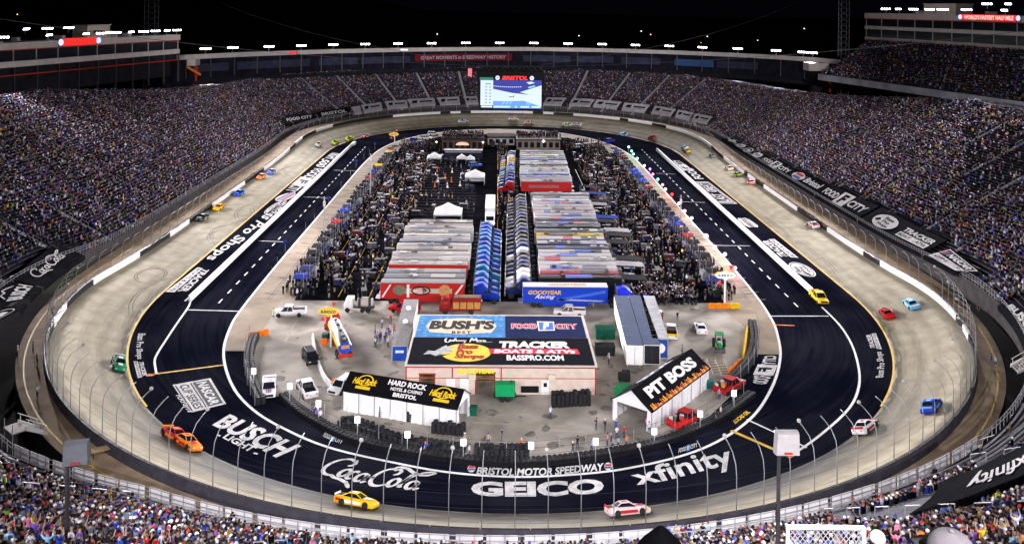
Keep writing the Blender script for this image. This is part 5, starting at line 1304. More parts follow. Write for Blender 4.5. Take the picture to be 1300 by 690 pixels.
def make_pickup():
    t = thing('pickup_truck', 'pickup', 'pickup truck')
    MB().loft([sec(-2.95, .94, .50, 1.02, .05), sec(-2.85, .98, .42, 1.06, .05), sec(1.1, .99, .40, 1.10, .06), sec(1.25, .99, .40, 1.14), sec(2.6, .97, .42, 1.08), sec(2.92, .88, .48, .92)], M_PAINT).build('body', t, True)
    for s in (-1, 1): MB().box((-1.78, s*.93, 1.22), (2.2, .10, .34), M_PAINT).build('bed_side', t)
    MB().box((-2.88, 0, 1.22), (.09, 1.90, .34), M_PAINT).build('tailgate', t); MB().box((-1.78, 0, 1.075), (2.1, 1.74, .03), M_BLACK).build('bed_floor', t)
    cabin(t, -.70, 1.45, -.55, .75, 1.08, 1.86, .92, .76, (.48,)); MB().box((2.93, 0, .78), (.08, 1.3, .30), M_BLACK).build('grille', t)
    wheels(t, [(s*1.83, y) for s in (-1, 1) for y in (-.90, .90)], .41, .27); lights(t, 2.90, -2.93, .70, .92, .96)
    for s in (-1, 1): MB().box((1.15, s*1.08, 1.28), (.12, .18, .18), M_BLACK).build('mirror', t)
    return t
def make_suv():
    t = thing('suv', 'suv', 'suv')
    MB().loft([sec(-2.45, .88, .48, 1.02), sec(-2.3, .96, .40, 1.08), sec(1.0, .97, .38, 1.08), sec(2.15, .95, .40, 1.02), sec(2.45, .82, .45, .85)], M_PAINT).build('body', t, True)
    cabin(t, -2.35, 1.25, -2.05, .55, 1.06, 1.74, .90, .74, (.33, .66)); MB().box((2.44, 0, .74), (.08, 1.2, .26), M_BLACK).build('grille', t)
    wheels(t, [(s*1.45, y) for s in (-1, 1) for y in (-.87, .87)], .38, .25); lights(t, 2.40, -2.45, .66, .86, .92)
    for s in (-1, 1): MB().box((.95, s*1.05, 1.22), (.12, .18, .16), M_BLACK).build('mirror', t); MB().tube([(-1.9, s*.66, 1.82), (.4, s*.66, 1.82)], .03, M_STEEL, 5).build('roof_rail', t)
    return t
def make_tractor():
    """sleeper tractor of a race hauler, forward +x"""
    t = thing('tractor_unit', 'tractor unit', 'truck')
    MB().loft([sec(0, .50, .55, .95, .05), sec(6.6, .50, .55, .95, .05)], M_BLACK).build('chassis', t)
    MB().loft([sec(1.7, 1.20, .95, 3.55, .15), sec(3.3, 1.22, .95, 3.75, .2), sec(4.3, 1.20, .95, 3.05, .2)], M_PAINT).build('sleeper', t, True)
    MB().loft([sec(4.25, 1.16, .80, 2.1, .15), sec(5.4, 1.05, .75, 1.95, .2), sec(6.5, .90, .70, 1.65, .2)], M_PAINT).build('hood', t, True)
    MB().loft([[(4.28, -1.02, 2.1), (4.28, 1.02, 2.1), (4.28, 1.0, 2.95), (4.28, -1.0, 2.95)], [(4.95, -.95, 2.02), (4.95, .95, 2.02), (4.40, .95, 2.9), (4.40, -.95, 2.9)]], M_GLASS).build('windshield', t)
    for s in (-1, 1):
        MB().tube([(1.55, s*1.08, .9), (1.55, s*1.08, 3.9)], .09, M_CHROME, 8).build('exhaust_stack', t); MB().lathe((2.6, s*1.05, .72), [(0, -.7), (.30, -.7), (.30, .7), (0, .7)], M_CHROME, 10, 'x').build('fuel_tank', t)
        MB().box((3.9, s*1.215, 2.3), (.6, .02, .6), M_GLASS).build('side_window', t); MB().box((6.45, s*.75, 1.1), (.12, .28, .22), M_WHITE).build('headlight', t)
    MB().box((6.62, 0, .62), (.22, 2.3, .32), M_CHROME).build('bumper', t); MB().box((6.52, 0, 1.15), (.08, .9, .8), M_CHROME).build('grille', t)
    wheels(t, [(x, y) for x in (.7, 1.95, 5.55) for y in (-1.05, 1.05)], .52, .38); return t
def make_trailer(L=16.0):
    """race hauler trailer: forward +x, origin under the middle"""
    t = thing('hauler_trailer', 'hauler', 'trailer')
    MB().loft([[(-L/2, -1.28, 1.0), (-L/2, 1.28, 1.0), (-L/2, 1.28, 3.95), (-L/2, -1.28, 3.95)], [(L/2, -1.28, 1.0), (L/2, 1.28, 1.0), (L/2, 1.28, 3.95), (L/2, -1.28, 3.95)]], M_PAINT).build('body', t)
    MB().loft([[(x, y, z) for y, z in ((-1.30, 3.96), (-1.18, 4.06), (0, 4.10), (1.18, 4.06), (1.30, 3.96))] for x in (-L/2-.02, L/2+.02)], M_PANEL).build('roof', t)
    for y in (-1.29, 1.29): MB().box((0, y, .72), (L*.55, .05, .55), M_PAINT).build('belly_box', t)
    for y in (-1.0, 0, 1.0): MB().box((0, y, 4.105), (L*.98, .03, .02), M_STEEL).build('roof_seam', t) if y == 0 else None
    MB().box((-L/2-.03, 0, 2.45), (.05, 2.3, 2.6), M_PANEL).build('rear_door', t)
    MB().box((-L/2-.5, 0, 1.0), (.9, 2.4, .12), M_STEEL).build('lift_gate', t)
    for y in (-1.285, 1.285): MB().box((L*.05, y, 2.5), (L*.6, .015, .9), M_PANEL).build('side_graphic', t)
    wheels(t, [(x, y) for x in (-L/2+2.0, -L/2+3.3) for y in (-1.05, 1.05)], .50, .40)
    for y in (-.8, .8): MB().box((L/2-2.6, y, .5), (.16, .16, 1.0), M_STEEL).build('landing_leg', t)
    return t
_used = set()
PROTO = {'race_car': make_racecar(), 'pickup_truck': make_pickup(), 'suv': make_suv(), 'tractor_unit': make_tractor(), 'hauler_trailer': make_trailer()}
def spawn(kind, loc, rz, label, col, group=None, cols=None, cat=None):
    o = PROTO[kind] if kind not in _used else dup(PROTO[kind]); _used.add(kind)
    put(o, loc, rz, label); 
    if group: o['group'] = group
    elif 'group' in o: del o['group']
    paint(o, col)
    for nm, c in (cols or {}).items(): paint(o, c, {nm})
    if cat: o['category'] = cat
    return o
WHT, BLK, RED, BLU, YEL_, ORG, SIL, LBL_, GRN, LIM, NAV, GRY = (.74, .74, .75), (.012, .012, .014), (.48, .015, .015), (.015, .05, .42), (.78, .48, .01), (.78, .22, .02), (.45, .46, .48), (.12, .48, .78), (.02, .22, .10), (.50, .72, .03), (.012, .022, .09), (.2, .2, .22)

# ------------------------------------------------------------------ race cars, counter-clockwise round the oval
rr0 = random.Random(3)
CARS = [((222, 553), RED, ORG, 'red race car with orange car beside it, left side of near turn'), ((236, 561), ORG, RED, 'orange race car running just outside the red one, near turn'), ((452, 636), YEL_, WHT, 'yellow race car below the script lettering in the near turn'), ((797, 647), (.7, .55, .56), RED, 'pale pink race car at the foot of the near turn'), ((1100, 541), WHT, RED, 'white and red race car entering the near turn at right'), ((1184, 514), BLU, LBL_, 'blue race car close to the right curve of the near turn'), ((1158, 385), LBL_, WHT, 'light blue race car on the right side near the white wall'), ((1127, 397), RED, BLK, 'red race car inside the light blue one'), ((150, 461), GRN, WHT, 'dark green race car by the yellow line at far left'),
        ((277, 263), YEL_, ORG, 'yellow race car on the left straight beside the wall'), ((256, 276), (.03, .04, .03), SIL, 'black race car behind the yellow one on the left straight'), ((303, 245), BLU, LBL_, 'blue race car at the crosswalk line on the left straight'), ((331, 224), ORG, WHT, 'orange race car on the left straight'), ((344, 218), (.10, .16, .60), WHT, 'violet blue race car leading the orange one, left straight'), ((404, 181), WHT, YEL_, 'cream race car leaving the left straight'), ((425, 176), LIM, BLK, 'lime race car trailing another lime car, far left'), ((443, 172), (.66, .80, .02), BLK, 'bright yellow green race car ahead of the lime one'), ((454, 166), (.55, .65, .66), LBL_, 'pale teal race car high in the far left turn'), ((464, 173), RED, WHT, 'red and white race car low in the far left turn'), ((472, 163), WHT, GRY, 'white race car high in the far left turn'),
        ((495, 160), (.72, .35, .55), WHT, 'pink race car in the far turn left of the screen'), ((565, 150.5), (.70, .66, .58), BLK, 'cream race car near the wall in the far turn'), ((588, 157.5), WHT, BLU, 'white and blue race car below the hanging screen'), ((652, 156.5), WHT, RED, 'white race car with red stripe below the screen'), ((672, 147), (.6, .45, .38), RED, 'tan race car against the far wall'), ((720, 149.5), (.55, .70, .42), WHT, 'pale green race car right of the screen'), ((732, 161.5), WHT, BLK, 'white and black race car right of the screen'), ((792, 170.5), LBL_, WHT, 'pale blue race car in the far right turn'), ((822, 166), (.22, .03, .04), WHT, 'maroon race car high in the far right turn'), ((828, 177), (.36, .05, .05), BLK, 'dark red race car low in the far right turn'), ((870, 183.5), (.45, .62, .80), WHT, 'sky blue race car entering the right straight'), ((873, 191), YEL_, RED, 'yellow race car entering the right straight'), ((905, 197), GRY, BLK, 'grey race car by the wall on the right straight'), ((926, 213), (.74, .70, .62), ORG, 'ivory race car on the right straight'), ((937, 221.5), (.05, .10, .04), LIM, 'dark green race car on the right straight'), ((953, 231), (.60, .14, .12), WHT, 'salmon race car on the right straight'), ((1034, 285), WHT, RED, 'white and red race car by the wall on the right straight')]
for (u, v), c, c2, lb in CARS:
    q = gp(u, v, 1.5)
    for _ in range(6):
        s, _d = near_station(q.x, q.y, SXY); n = si(s, SN); off = ((q.x-si(s, SX))*n[0]+(q.y-si(s, SY))*n[1])/(si(s, SW)*math.cos(si(s, SB))); off = min(.88, max(-.15, off)); z = max(0, tpos(s, off).z); q = gp(u, v, z+.5)
    p = tpos(s, off) if off > 0 else Vector((q.x, q.y, 0)); b = si(s, SB) if off > 0 else 0; t = Vector((-n[1], n[0], 0)); o = spawn('race_car', (0, 0, 0), 0, lb, c, 'race cars on the track', {'side_panel': c2, 'hood_panel': c2, 'roof_panel': c2, 'deck_panel': BLK, 'quarter_panel': rr0.choice([WHT, BLK, YEL_, RED]), 'fender_panel': rr0.choice([WHT, BLK, YEL_]), 'spoiler': c2 if c2 != BLK else c})
    lat = Vector((-n[0]*math.cos(b), -n[1]*math.cos(b), -math.sin(b))); upv = t.cross(lat).normalized(); lat = upv.cross(t).normalized()
    o.matrix_world = Matrix([[t[i], lat[i], upv[i], (p+upv*.02)[i]] for i in range(3)]+[[0, 0, 0, 1]])

# ------------------------------------------------------------------ pit road walls
def pit_wall(x, y0, y1, label):
    root = thing('pit_wall', label, 'wall', (x, 0, 0)); L = 3.9; me = MB().loft([[(a, 0, z) for a, z in ((-.32, 0), (-.20, .25), (-.14, .95), (.14, .95), (.20, .25), (.32, 0))], [(a, L-.05, z) for a, z in ((-.32, 0), (-.20, .25), (-.14, .95), (.14, .95), (.20, .25), (.32, 0))]], M_WHITE).mesh('barrier_section')
    cap = MB().box((0, L/2-.02, 1.0), (.50, L-.06, .09), M_WHITE).mesh('cap')
    y = y0
    while y < y1-1:
        o = link('barrier_section', me, root); o.location = (0, y, 0); c = link('cap', cap, o); y += L
    mb = MB(); mb.quad((-1.05, y0, .03), (-.72, y0, .03), (-.72, y1, .03), (-1.05, y1, .03), M_WHITE) if x < 0 else mb.quad((.72, y0, .03), (1.05, y0, .03), (1.05, y1, .03), (.72, y1, .03), M_WHITE); mb.build('painted_edge', root)
pit_wall(-61.2, -87, 96, 'long white concrete wall between the left pit road and the track'); pit_wall(60.6, -80, 92, 'long white concrete wall between the right pit road and the track')
spawn('pickup_truck', (60.3, -84.6, 0), -PI/2, 'yellow pickup truck parked at the near end of the right pit wall', (.75, .50, .01))
c = gp(447, 186.5); root = thing('crash_cushion', 'white crash cushion at the far end of the left pit wall', 'crash cushion', (-60.9, 97.5, 0), PI/2)
for k in range(3): MB().box((k*1.5, 0, .55), (1.4, 1.3, 1.0), M_WHITE, ch=.15).build('cushion_section', root)

# ------------------------------------------------------------------ haulers
rr_ = random.Random(31)
ORD = 'front second third fourth fifth sixth seventh eighth ninth tenth eleventh twelfth thirteenth fourteenth fifteenth sixteenth seventeenth eighteenth nineteenth twentieth'.split()+['21st', '22nd', '23rd', '24th']
def ordn(k): return ('front one' if k == 0 else ORD[k]+' from the front')
def y_at(v, u, z): return gp(u, v, z).y
# left row: pale roofs, blue tractors to the right
LROW = [(356.5, (.50, .47, .45), (.40, .02, .02)), (350.5, (.27, .27, .29), GRY), (342.5, (.34, .34, .36), GRY), (334, (.62, .54, .48), RED), (328, (.46, .42, .38), GRY), (321.5, (.64, .58, .52), WHT), (315.5, (.50, .45, .38), GRY), (309.5, (.63, .57, .50), WHT), (304, (.28, .28, .30), NAV), (298, (.66, .56, .46), WHT), (293, (.22, .22, .23), GRY), (288.5, (.62, .55, .52), WHT), (284, (.36, .28, .27), GRY), (279.5, (.33, .31, .31), BLK)]
for k, (v, rc, bc) in enumerate(LROW):
    y = y_at(v, 540, 4.0); u0 = 484+(519-484)*(356.5-v)/77; x = gp(u0, v, 4.0).x+8.0
    nm = {0: 'red sided', 1: 'dark grey'}.get(k, 'light' if sum(rc) > 1.4 else 'grey')
    spawn('hauler_trailer', (x, y, 0), 0, '%s roofed race hauler, %s in the left row' % (nm if k else 'red, graphic sided and pale', ordn(k)), bc, 'race haulers in the left row', {'roof': tuple(q*.40 for q in rc), 'rear_door': (.5, .5, .5), 'side_graphic': (.45, .40, .30) if k == 0 else tuple(a*.6+.1 for a in bc), 'belly_box': bc})
    spawn('tractor_unit', (x+8.15, y, 0), 0, 'blue tractor unit, %s beside the left hauler row' % ordn(k), (.006+.005*(k % 3), .03+.02*(k % 4), .30-.03*(k % 5)), 'blue tractor units of the left row')
# right row: tractors to the left, white roofs, the blue rig in front
RROW = [(361, (.52, .48, .46), (.02, .04, .30)), (351, (.02, .02, .022), BLK), (345.5, (.45, .04, .08), RED), (339.5, (.72, .68, .68), WHT), (334, (.70, .68, .67), GRY), (329, (.48, .44, .40), GRY), (323.5, (.62, .58, .58), WHT), (318.5, (.58, .55, .56), BLU), (313, (.10, .09, .10), BLK), (307, (.58, .55, .56), NAV), (302, (.60, .56, .58), BLU), (297, (.72, .50, .02), YEL_), (292, (.12, .13, .16), GRY), (287, (.10, .11, .13), BLK), (282.5, (.14, .15, .17), BLK), (277.5, (.09, .09, .10), GRY), (273, (.56, .52, .54), WHT), (269, (.60, .57, .58), WHT), (265, (.57, .52, .52), RED), (261, (.62, .59, .62), WHT), (257.5, (.58, .54, .56), WHT), (254, (.62, .58, .60), WHT), (250, (.5, .44, .47), WHT), (246, (.30, .29, .28), GRY)]
CN = {}
for k, (v, rc, bc) in enumerate(RROW):
    y = y_at(v, 730, 4.0); u0 = 686-(686-675)*(361-v)/115; x = gp(u0, v, 4.0).x+8.0
    if k == 0: continue
    nm = 'yellow' if k == 11 else ('crimson' if k == 2 else ('black' if sum(rc) < .2 else ('white' if sum(rc) > 1.6 else 'grey')))
    spawn('hauler_trailer', (x, y, 0), PI, '%s roofed race hauler, %s in the right row' % (nm, ordn(k)), bc, 'race haulers in the right row', {'roof': tuple(q*.40 for q in rc), 'rear_door': (.4, .4, .4), 'side_graphic': tuple(a*.6+.1 for a in bc)})
    tc = (.5, .5, .51) if k in (2, 3, 8) else [BLK, NAV, (.04, .04, .05), BLK][k % 4]
    spawn('tractor_unit', (x-8.15, y, 0), PI, '%s tractor unit, %s beside the right hauler row' % ('white' if tc[0] == .5 else 'dark', ordn(k)), tc, 'tractor units of the right row')
    if k in (6, 7, 10, 13, 17):   # awning or lift tail at the back
        pass
# the blue front rig, tractor to the right
y = gp(715, 391).y+1.3; x = gp(664, 391).x+8.0
rig = spawn('hauler_trailer', (x, y, 0), 0, 'blue tyre maker hauler with yellow lettering, in front of the right row', (.012, .045, .42), 'race haulers in the right row', {'roof': (.52, .48, .46), 'rear_door': (.1, .1, .3), 'side_graphic': (.012, .05, .46)})
for text, M, b, bold, sh in (('GOODYEAR', M_YEL, (.06, .52, .45, .80), .04, .2), ('Racing', M_WHITE, (.14, .18, .38, .50), .01, .5)):
    mb = MB(); lay(mb, sub(text2d(text, bold, sh), *b), [(-8, -1.31, 1.1), (8, -1.31, 1.1)], [(-8, -1.31, 3.9), (8, -1.31, 3.9)], M); mb.build('side_lettering', rig)
mb = MB(); lay(mb, sub(text2d('GOODYEAR', .03, .2), .30, .2, .75, .8), [(-8, -1.0, 4.115), (8, -1.0, 4.115)], [(-8, 1.0, 4.12), (8, 1.0, 4.12)], pm('faded_gold', (.35, .26, .05))); mb.build('roof_lettering', rig)
for c_, b in (((.05, .14, .60), [(0, 0), (1, .7), (1, .9), (0, .2)]), ((.30, .36, .50), [(0, .1), (.9, 0), (1, .1), (0, .25)])):
    mb = MB(); lay(mb, sub(polyshape(b), .40, .05, .97, .9), [(-8, -1.305, 1.1), (8, -1.305, 1.1)], [(-8, -1.305, 3.9), (8, -1.305, 3.9)], pm('rig_stripe%d' % int(c_[0]*100), c_)); mb.build('side_graphic', rig)
spawn('tractor_unit', (x+8.2, y, 0), 0, 'glossy blue tractor of the front rig on the right', (.015, .03, .55))
# upper right block
UROW = [(229, (.40, .38, .37), (.42, .02, .02)), (224, (.42, .42, .46), SIL), (220.5, (.10, .20, .50), BLU), (217, (.62, .62, .64), WHT), (213.5, (.52, .52, .54), SIL), (210.5, (.62, .62, .62), WHT), (207.5, (.28, .28, .30), BLK), (204.5, (.60, .60, .64), WHT), (201.5, (.06, .14, .48), BLU), (198.8, (.50, .48, .46), GRY), (196.2, (.52, .46, .20), GRY), (193.6, (.40, .40, .42), SIL), (191, (.42, .40, .38), GRY)]
for k, (v, rc, bc) in enumerate(UROW):
    y = y_at(v, 690, 4.0); x = gp(660, v, 4.0).x+8.0
    spawn('hauler_trailer', (x, y, 0), PI, '%s race hauler, %s in the far right block' % ('red sided' if k == 0 else ('blue roofed' if rc[2] > rc[0]*2 else ('dark roofed' if sum(rc) < 1 else 'pale roofed')), ordn(k)), bc, 'race haulers in the far right block', {'roof': tuple(q*.40 for q in rc), 'rear_door': (.4, .4, .4), 'side_graphic': tuple(a*.6+.1 for a in bc)})
    tc = [RED, BLU, NAV, BLU, GRY, LBL_, BLU, SIL, YEL_, YEL_, WHT, NAV, BLU][k]
    spawn('tractor_unit', (x-8.15, y, 0), PI, '%s tractor unit, %s of the far right block' % ({RED: 'red', BLU: 'blue', NAV: 'navy', GRY: 'grey', LBL_: 'light blue', SIL: 'silver', YEL_: 'yellow', WHT: 'white'}[tc], ordn(k)), tuple(q*.45 for q in tc), 'tractor units of the far right block')
# what each hauler roof carries: printed panels, hatches, a cooling unit, spare tyres
def roof_gear(o, k, cols):
    r = random.Random(100+k); n = r.choice((1, 2, 2, 3))
    for q in range(n):
        L = r.uniform(1.5, 5.5); p = MB().box((r.uniform(-7+L/2, 7-L/2), 0, 4.09+.004*q), (L, 2.2, .04), M_PANEL).build('roof_panel', o); c = r.choice(cols); p.color = (*c, 1)
    for q in range(r.choice((1, 2, 3))): p = MB().box((r.uniform(-6.5, 6.5), r.uniform(-.5, .5), 4.2), (r.uniform(.6, 1.4), .8, .22), M_PANEL, ch=.08).build('roof_hatch', o); p.color = (*r.choice([(.25, .25, .26), (.03, .03, .03), (.4, .4, .4)]), 1)
    if r.random() < .6:
        for s_ in (-1, 1): MB().tube([(-7.2, s_*1.0, 4.35), (r.uniform(0, 6), s_*1.0, 4.35)], .035, M_STEEL, 4).build('roof_rail', o)
    o.scale = (r.uniform(.95, 1.03), 1, r.uniform(.95, 1.03))
for o in [q for q in bpy.data.objects if q.name.split('.')[0] == 'hauler_trailer' and not q.get('label', '').startswith(('blue tyre', 'red, graphic'))]:
    g = o.get('group', ''); seed = sum(map(ord, o['label']))
    roof_gear(o, seed, [(.22, .20, .18), (.12, .12, .13), (.26, .24, .22), (.30, .28, .25)] if 'left' in g else [(.26, .25, .26), (.02, .05, .28), (.015, .015, .017), (.30, .29, .30), (.10, .10, .12), (.03, .03, .035), (.25, .02, .04), (.06, .09, .30)])
# equipment behind the right rows: lift tails, golf carts, tool boxes built as carts with legs
def make_cart():
    t = thing('equipment_cart', 'cart', 'cart'); MB().box((0, 0, .75), (2.2, 1.0, 1.1), M_PAINT, ch=.08).build('cabinet', t)
    for z in (.5, .8, 1.1): MB().box((0, -.51, z), (2.0, .03, .22), M_PANEL).build('drawer', t)
    MB().box((0, 0, 1.33), (2.3, 1.1, .06), M_DSTEEL).build('worktop', t); wheels(t, [(x, y) for x in (-.8, .8) for y in (-.4, .4)], .16, .1); return t
PROTO['equipment_cart'] = make_cart()
def make_pitbox():
    """pit command cart: cabinet, seats on top, canopy"""
    t = thing('pit_box', 'pit box', 'pit box'); MB().box((0, 0, .95), (2.0, 3.2, 1.5), M_PAINT, ch=.1).build('cabinet', t)
    for sx in (-.9, .9):
        for sy in (-1.5, 1.5): MB().tube([(sx, sy, 1.6), (sx, sy, 3.5)], .04, M_STEEL, 5).build('post', t)
    MB().loft([[(-1.2, -1.8, 3.45), (1.2, -1.8, 3.45), (1.2, -1.8, 3.55), (-1.2, -1.8, 3.55)], [(-1.2, 0, 3.75), (1.2, 0, 3.75), (1.2, 0, 3.85), (-1.2, 0, 3.85)], [(-1.2, 1.8, 3.45), (1.2, 1.8, 3.45), (1.2, 1.8, 3.55), (-1.2, 1.8, 3.55)]], M_CLOTH).build('canopy', t)
    for y in (-1.0, 0, 1.0): MB().box((.1, y, 1.95), (.5, .5, .10), M_BLACK).build('seat', t); MB().box((-.18, y, 2.25), (.08, .5, .55), M_BLACK).build('seat_back', t)
    MB().box((.85, 0, 2.1), (.12, 2.6, .5), M_GLASS).build('monitor_bank', t); MB().tube([(-.9, 1.5, 3.5), (-.9, 1.5, 5.0)], .03, M_STEEL, 4).build('antenna', t)
    wheels(t, [(x, y) for x in (-.7, .7) for y in (-1.2, 1.2)], .22, .16); return t
PROTO['pit_box'] = make_pitbox()
CANO = [((.015, .03, .22), 'blue'), (BLK, 'black'), (BLK, 'black'), ((.03, .03, .04), 'charcoal'), (BLK, 'black'), ((.012, .012, .016), 'black'), ((.22, .02, .02), 'dark red'), ((.02, .03, .10), 'navy'), ((.02, .02, .02), 'black'), (BLK, 'black')]
for sx, side in ((-1, 'left'), (1, 'right')):
    for k in range(30):
        y = -82+k*5.4+rr_.uniform(-.4, .4); c, cn = CANO[(k*7+(0 if sx < 0 else 4)) % 10 if k else 0]
        if sx < 0 and k in (22, 27): c, cn = YEL_, 'yellow'
        if sx > 0 and k in (18, 20, 21): c, cn = (.02, .07, .55), 'bright blue'
        x = sx*(42.2 if abs(y) < 70 else 41.2)
        spawn('pit_box', (x, y, 0), PI if sx < 0 else 0, '%s canopied pit box, %s along the %s pit wall' % (cn, ordn(k) if k < 24 else ('%dth from the front' % (k+1)), side), [BLK, NAV, GRY, (.04, .04, .05)][k % 4], 'pit boxes along the %s pit stalls' % side, {'canopy': c})
    for k in range(64):
        y = -83+k*2.55+rr_.uniform(-.8, .8); x = sx*rr_.uniform(26.0, 39.0); c = [BLK, (.05, .05, .06), NAV, (.12, .01, .01), (.03, .03, .03), BLK, (.14, .14, .15)][k % 7]
        spawn('equipment_cart', (x, y, 0), rr_.uniform(-.3, .3)+(0 if k % 3 else PI/2), 'dark wheeled equipment cart among the crews behind the %s pit boxes' % side, c, 'equipment carts behind the %s pit boxes' % side, {'drawer': tuple(a*.7+.02 for a in c)})
# cars and lift tails behind the right rows
for k in range(26):
    y = -84+k*3.75; x = 22.5+rr_.uniform(0, 2.0)
    spawn('equipment_cart', (x, y, 0), PI/2, 'dark wheeled equipment cart behind the right hauler row', [BLK, BLK, (.06, .06, .07), NAV, (.16, .16, .17)][k % 5], 'equipment carts behind the right haulers', {'drawer': BLK})
for k in range(34):
    x, y = rr_.uniform(-25.5, -9.5), rr_.uniform(-22, 96); spawn('equipment_cart', (x, y, 0), rr_.choice((0, PI/2))+rr_.uniform(-.1, .1), 'dark wheeled equipment cart in the half empty far left lot', [BLK, (.03, .03, .04), NAV, (.06, .06, .06)][k % 4], 'equipment carts in the far left lot', {'drawer': BLK})
def make_awning():
    t = thing('awning', 'awning', 'awning'); MB().loft([[(-3, -1.7, 3.0), (3, -1.7, 2.7), (3, -1.7, 2.76), (-3, -1.7, 3.06)], [(-3, 1.7, 3.0), (3, 1.7, 2.7), (3, 1.7, 2.76), (-3, 1.7, 3.06)]], M_CLOTH).build('canvas', t)
    for sx in (-2.9, 2.9):
        for sy in (-1.6, 1.6): MB().tube([(sx, sy, 0), (sx, sy, 2.75)], .04, M_STEEL, 5).build('pole', t)
    MB().box((0, 0, .75), (2.4, .8, .06), M_STEEL).build('work_table', t); MB().box((0, 0, .37), (2.2, .6, .7), M_BLACK).build('table_base', t); return t
PROTO['awning'] = make_awning()
for k in range(20):
    if k in (1, 4, 5, 9, 12, 13, 16, 18): continue
    y = -80+k*4.6+rr_.uniform(-1, 1); c = [(.008, .008, .009), (.012, .012, .016), (.24, .23, .24), (.008, .008, .009), (.015, .015, .022), (.01, .03, .18)][k % 6]
    spawn('awning', (gp(820-14*k*.35, 360, 3).x*.0+25.2+rr_.uniform(-1.2, 1.6), y, 0), 0, '%s canvas awning, %s behind the right hauler row' % (['black', 'charcoal', 'grey', 'black', 'dark', 'blue'][k % 6], ordn(k)), c, 'awnings behind the right haulers')

# ------------------------------------------------------------------ crews on foot: too many to tell apart
def crew():
    r = np.random.default_rng(77); P = []
    def add(n, f):
        for _ in range(n): P.append(f())
    for sx in (-1, 1):
        add(900, lambda: (sx*(r.uniform(25.4, 44.6)), r.uniform(-85, 74), 0)); add(240, lambda: (sx*r.uniform(39.5, 45.5), r.uniform(-85, 60), 0)); add(90, lambda: (sx*r.uniform(30, 40), r.uniform(70, 98), 0)); add(120, lambda: (sx*r.uniform(41.6, 42.8), -82+5.4*r.integers(0, 30)+r.uniform(-1.2, 1.2), 1.75))
    add(160, lambda: (r.uniform(24, 36), r.uniform(-87.5, -80), 0)); add(120, lambda: (r.uniform(-3, 2), r.uniform(-40, 105), 0)); add(90, lambda: (r.uniform(-26, -9), r.uniform(-20, 100), 0)); qa, qb, qc, qd = gp(561, 191), gp(613, 190.5), gp(656, 190), gp(711, 190); add(260, lambda: (r.uniform(qa.x, qb.x), qa.y+r.uniform(.3, 12.5), 4.66)); add(170, lambda: (r.uniform(qc.x, qd.x), qc.y+r.uniform(.3, 11.5), 4.46)); add(60, lambda: (r.uniform(-11, -4), r.uniform(95, 110), 0)); add(120, lambda: (r.uniform(24, 40), r.uniform(88, 112), 0)); add(100, lambda: (r.uniform(-42, -27), r.uniform(88, 108), 0))
    P = np.array(P, float); P[:, 2] += .02; n = len(P); dark = r.random(n) < .74
    pick = r.choice(len(SHIRT), n, p=np.array(_sw)/sum(_sw)); pick[dark] = 1
    crowd_mesh('crowd', P, r.uniform(0, 2*PI, n), pick, r.choice(len(HEADC), n, p=np.array(HW)/sum(HW)), r, 0, 'pit crews and guests crowding the infield lot', stand=True)
crew()
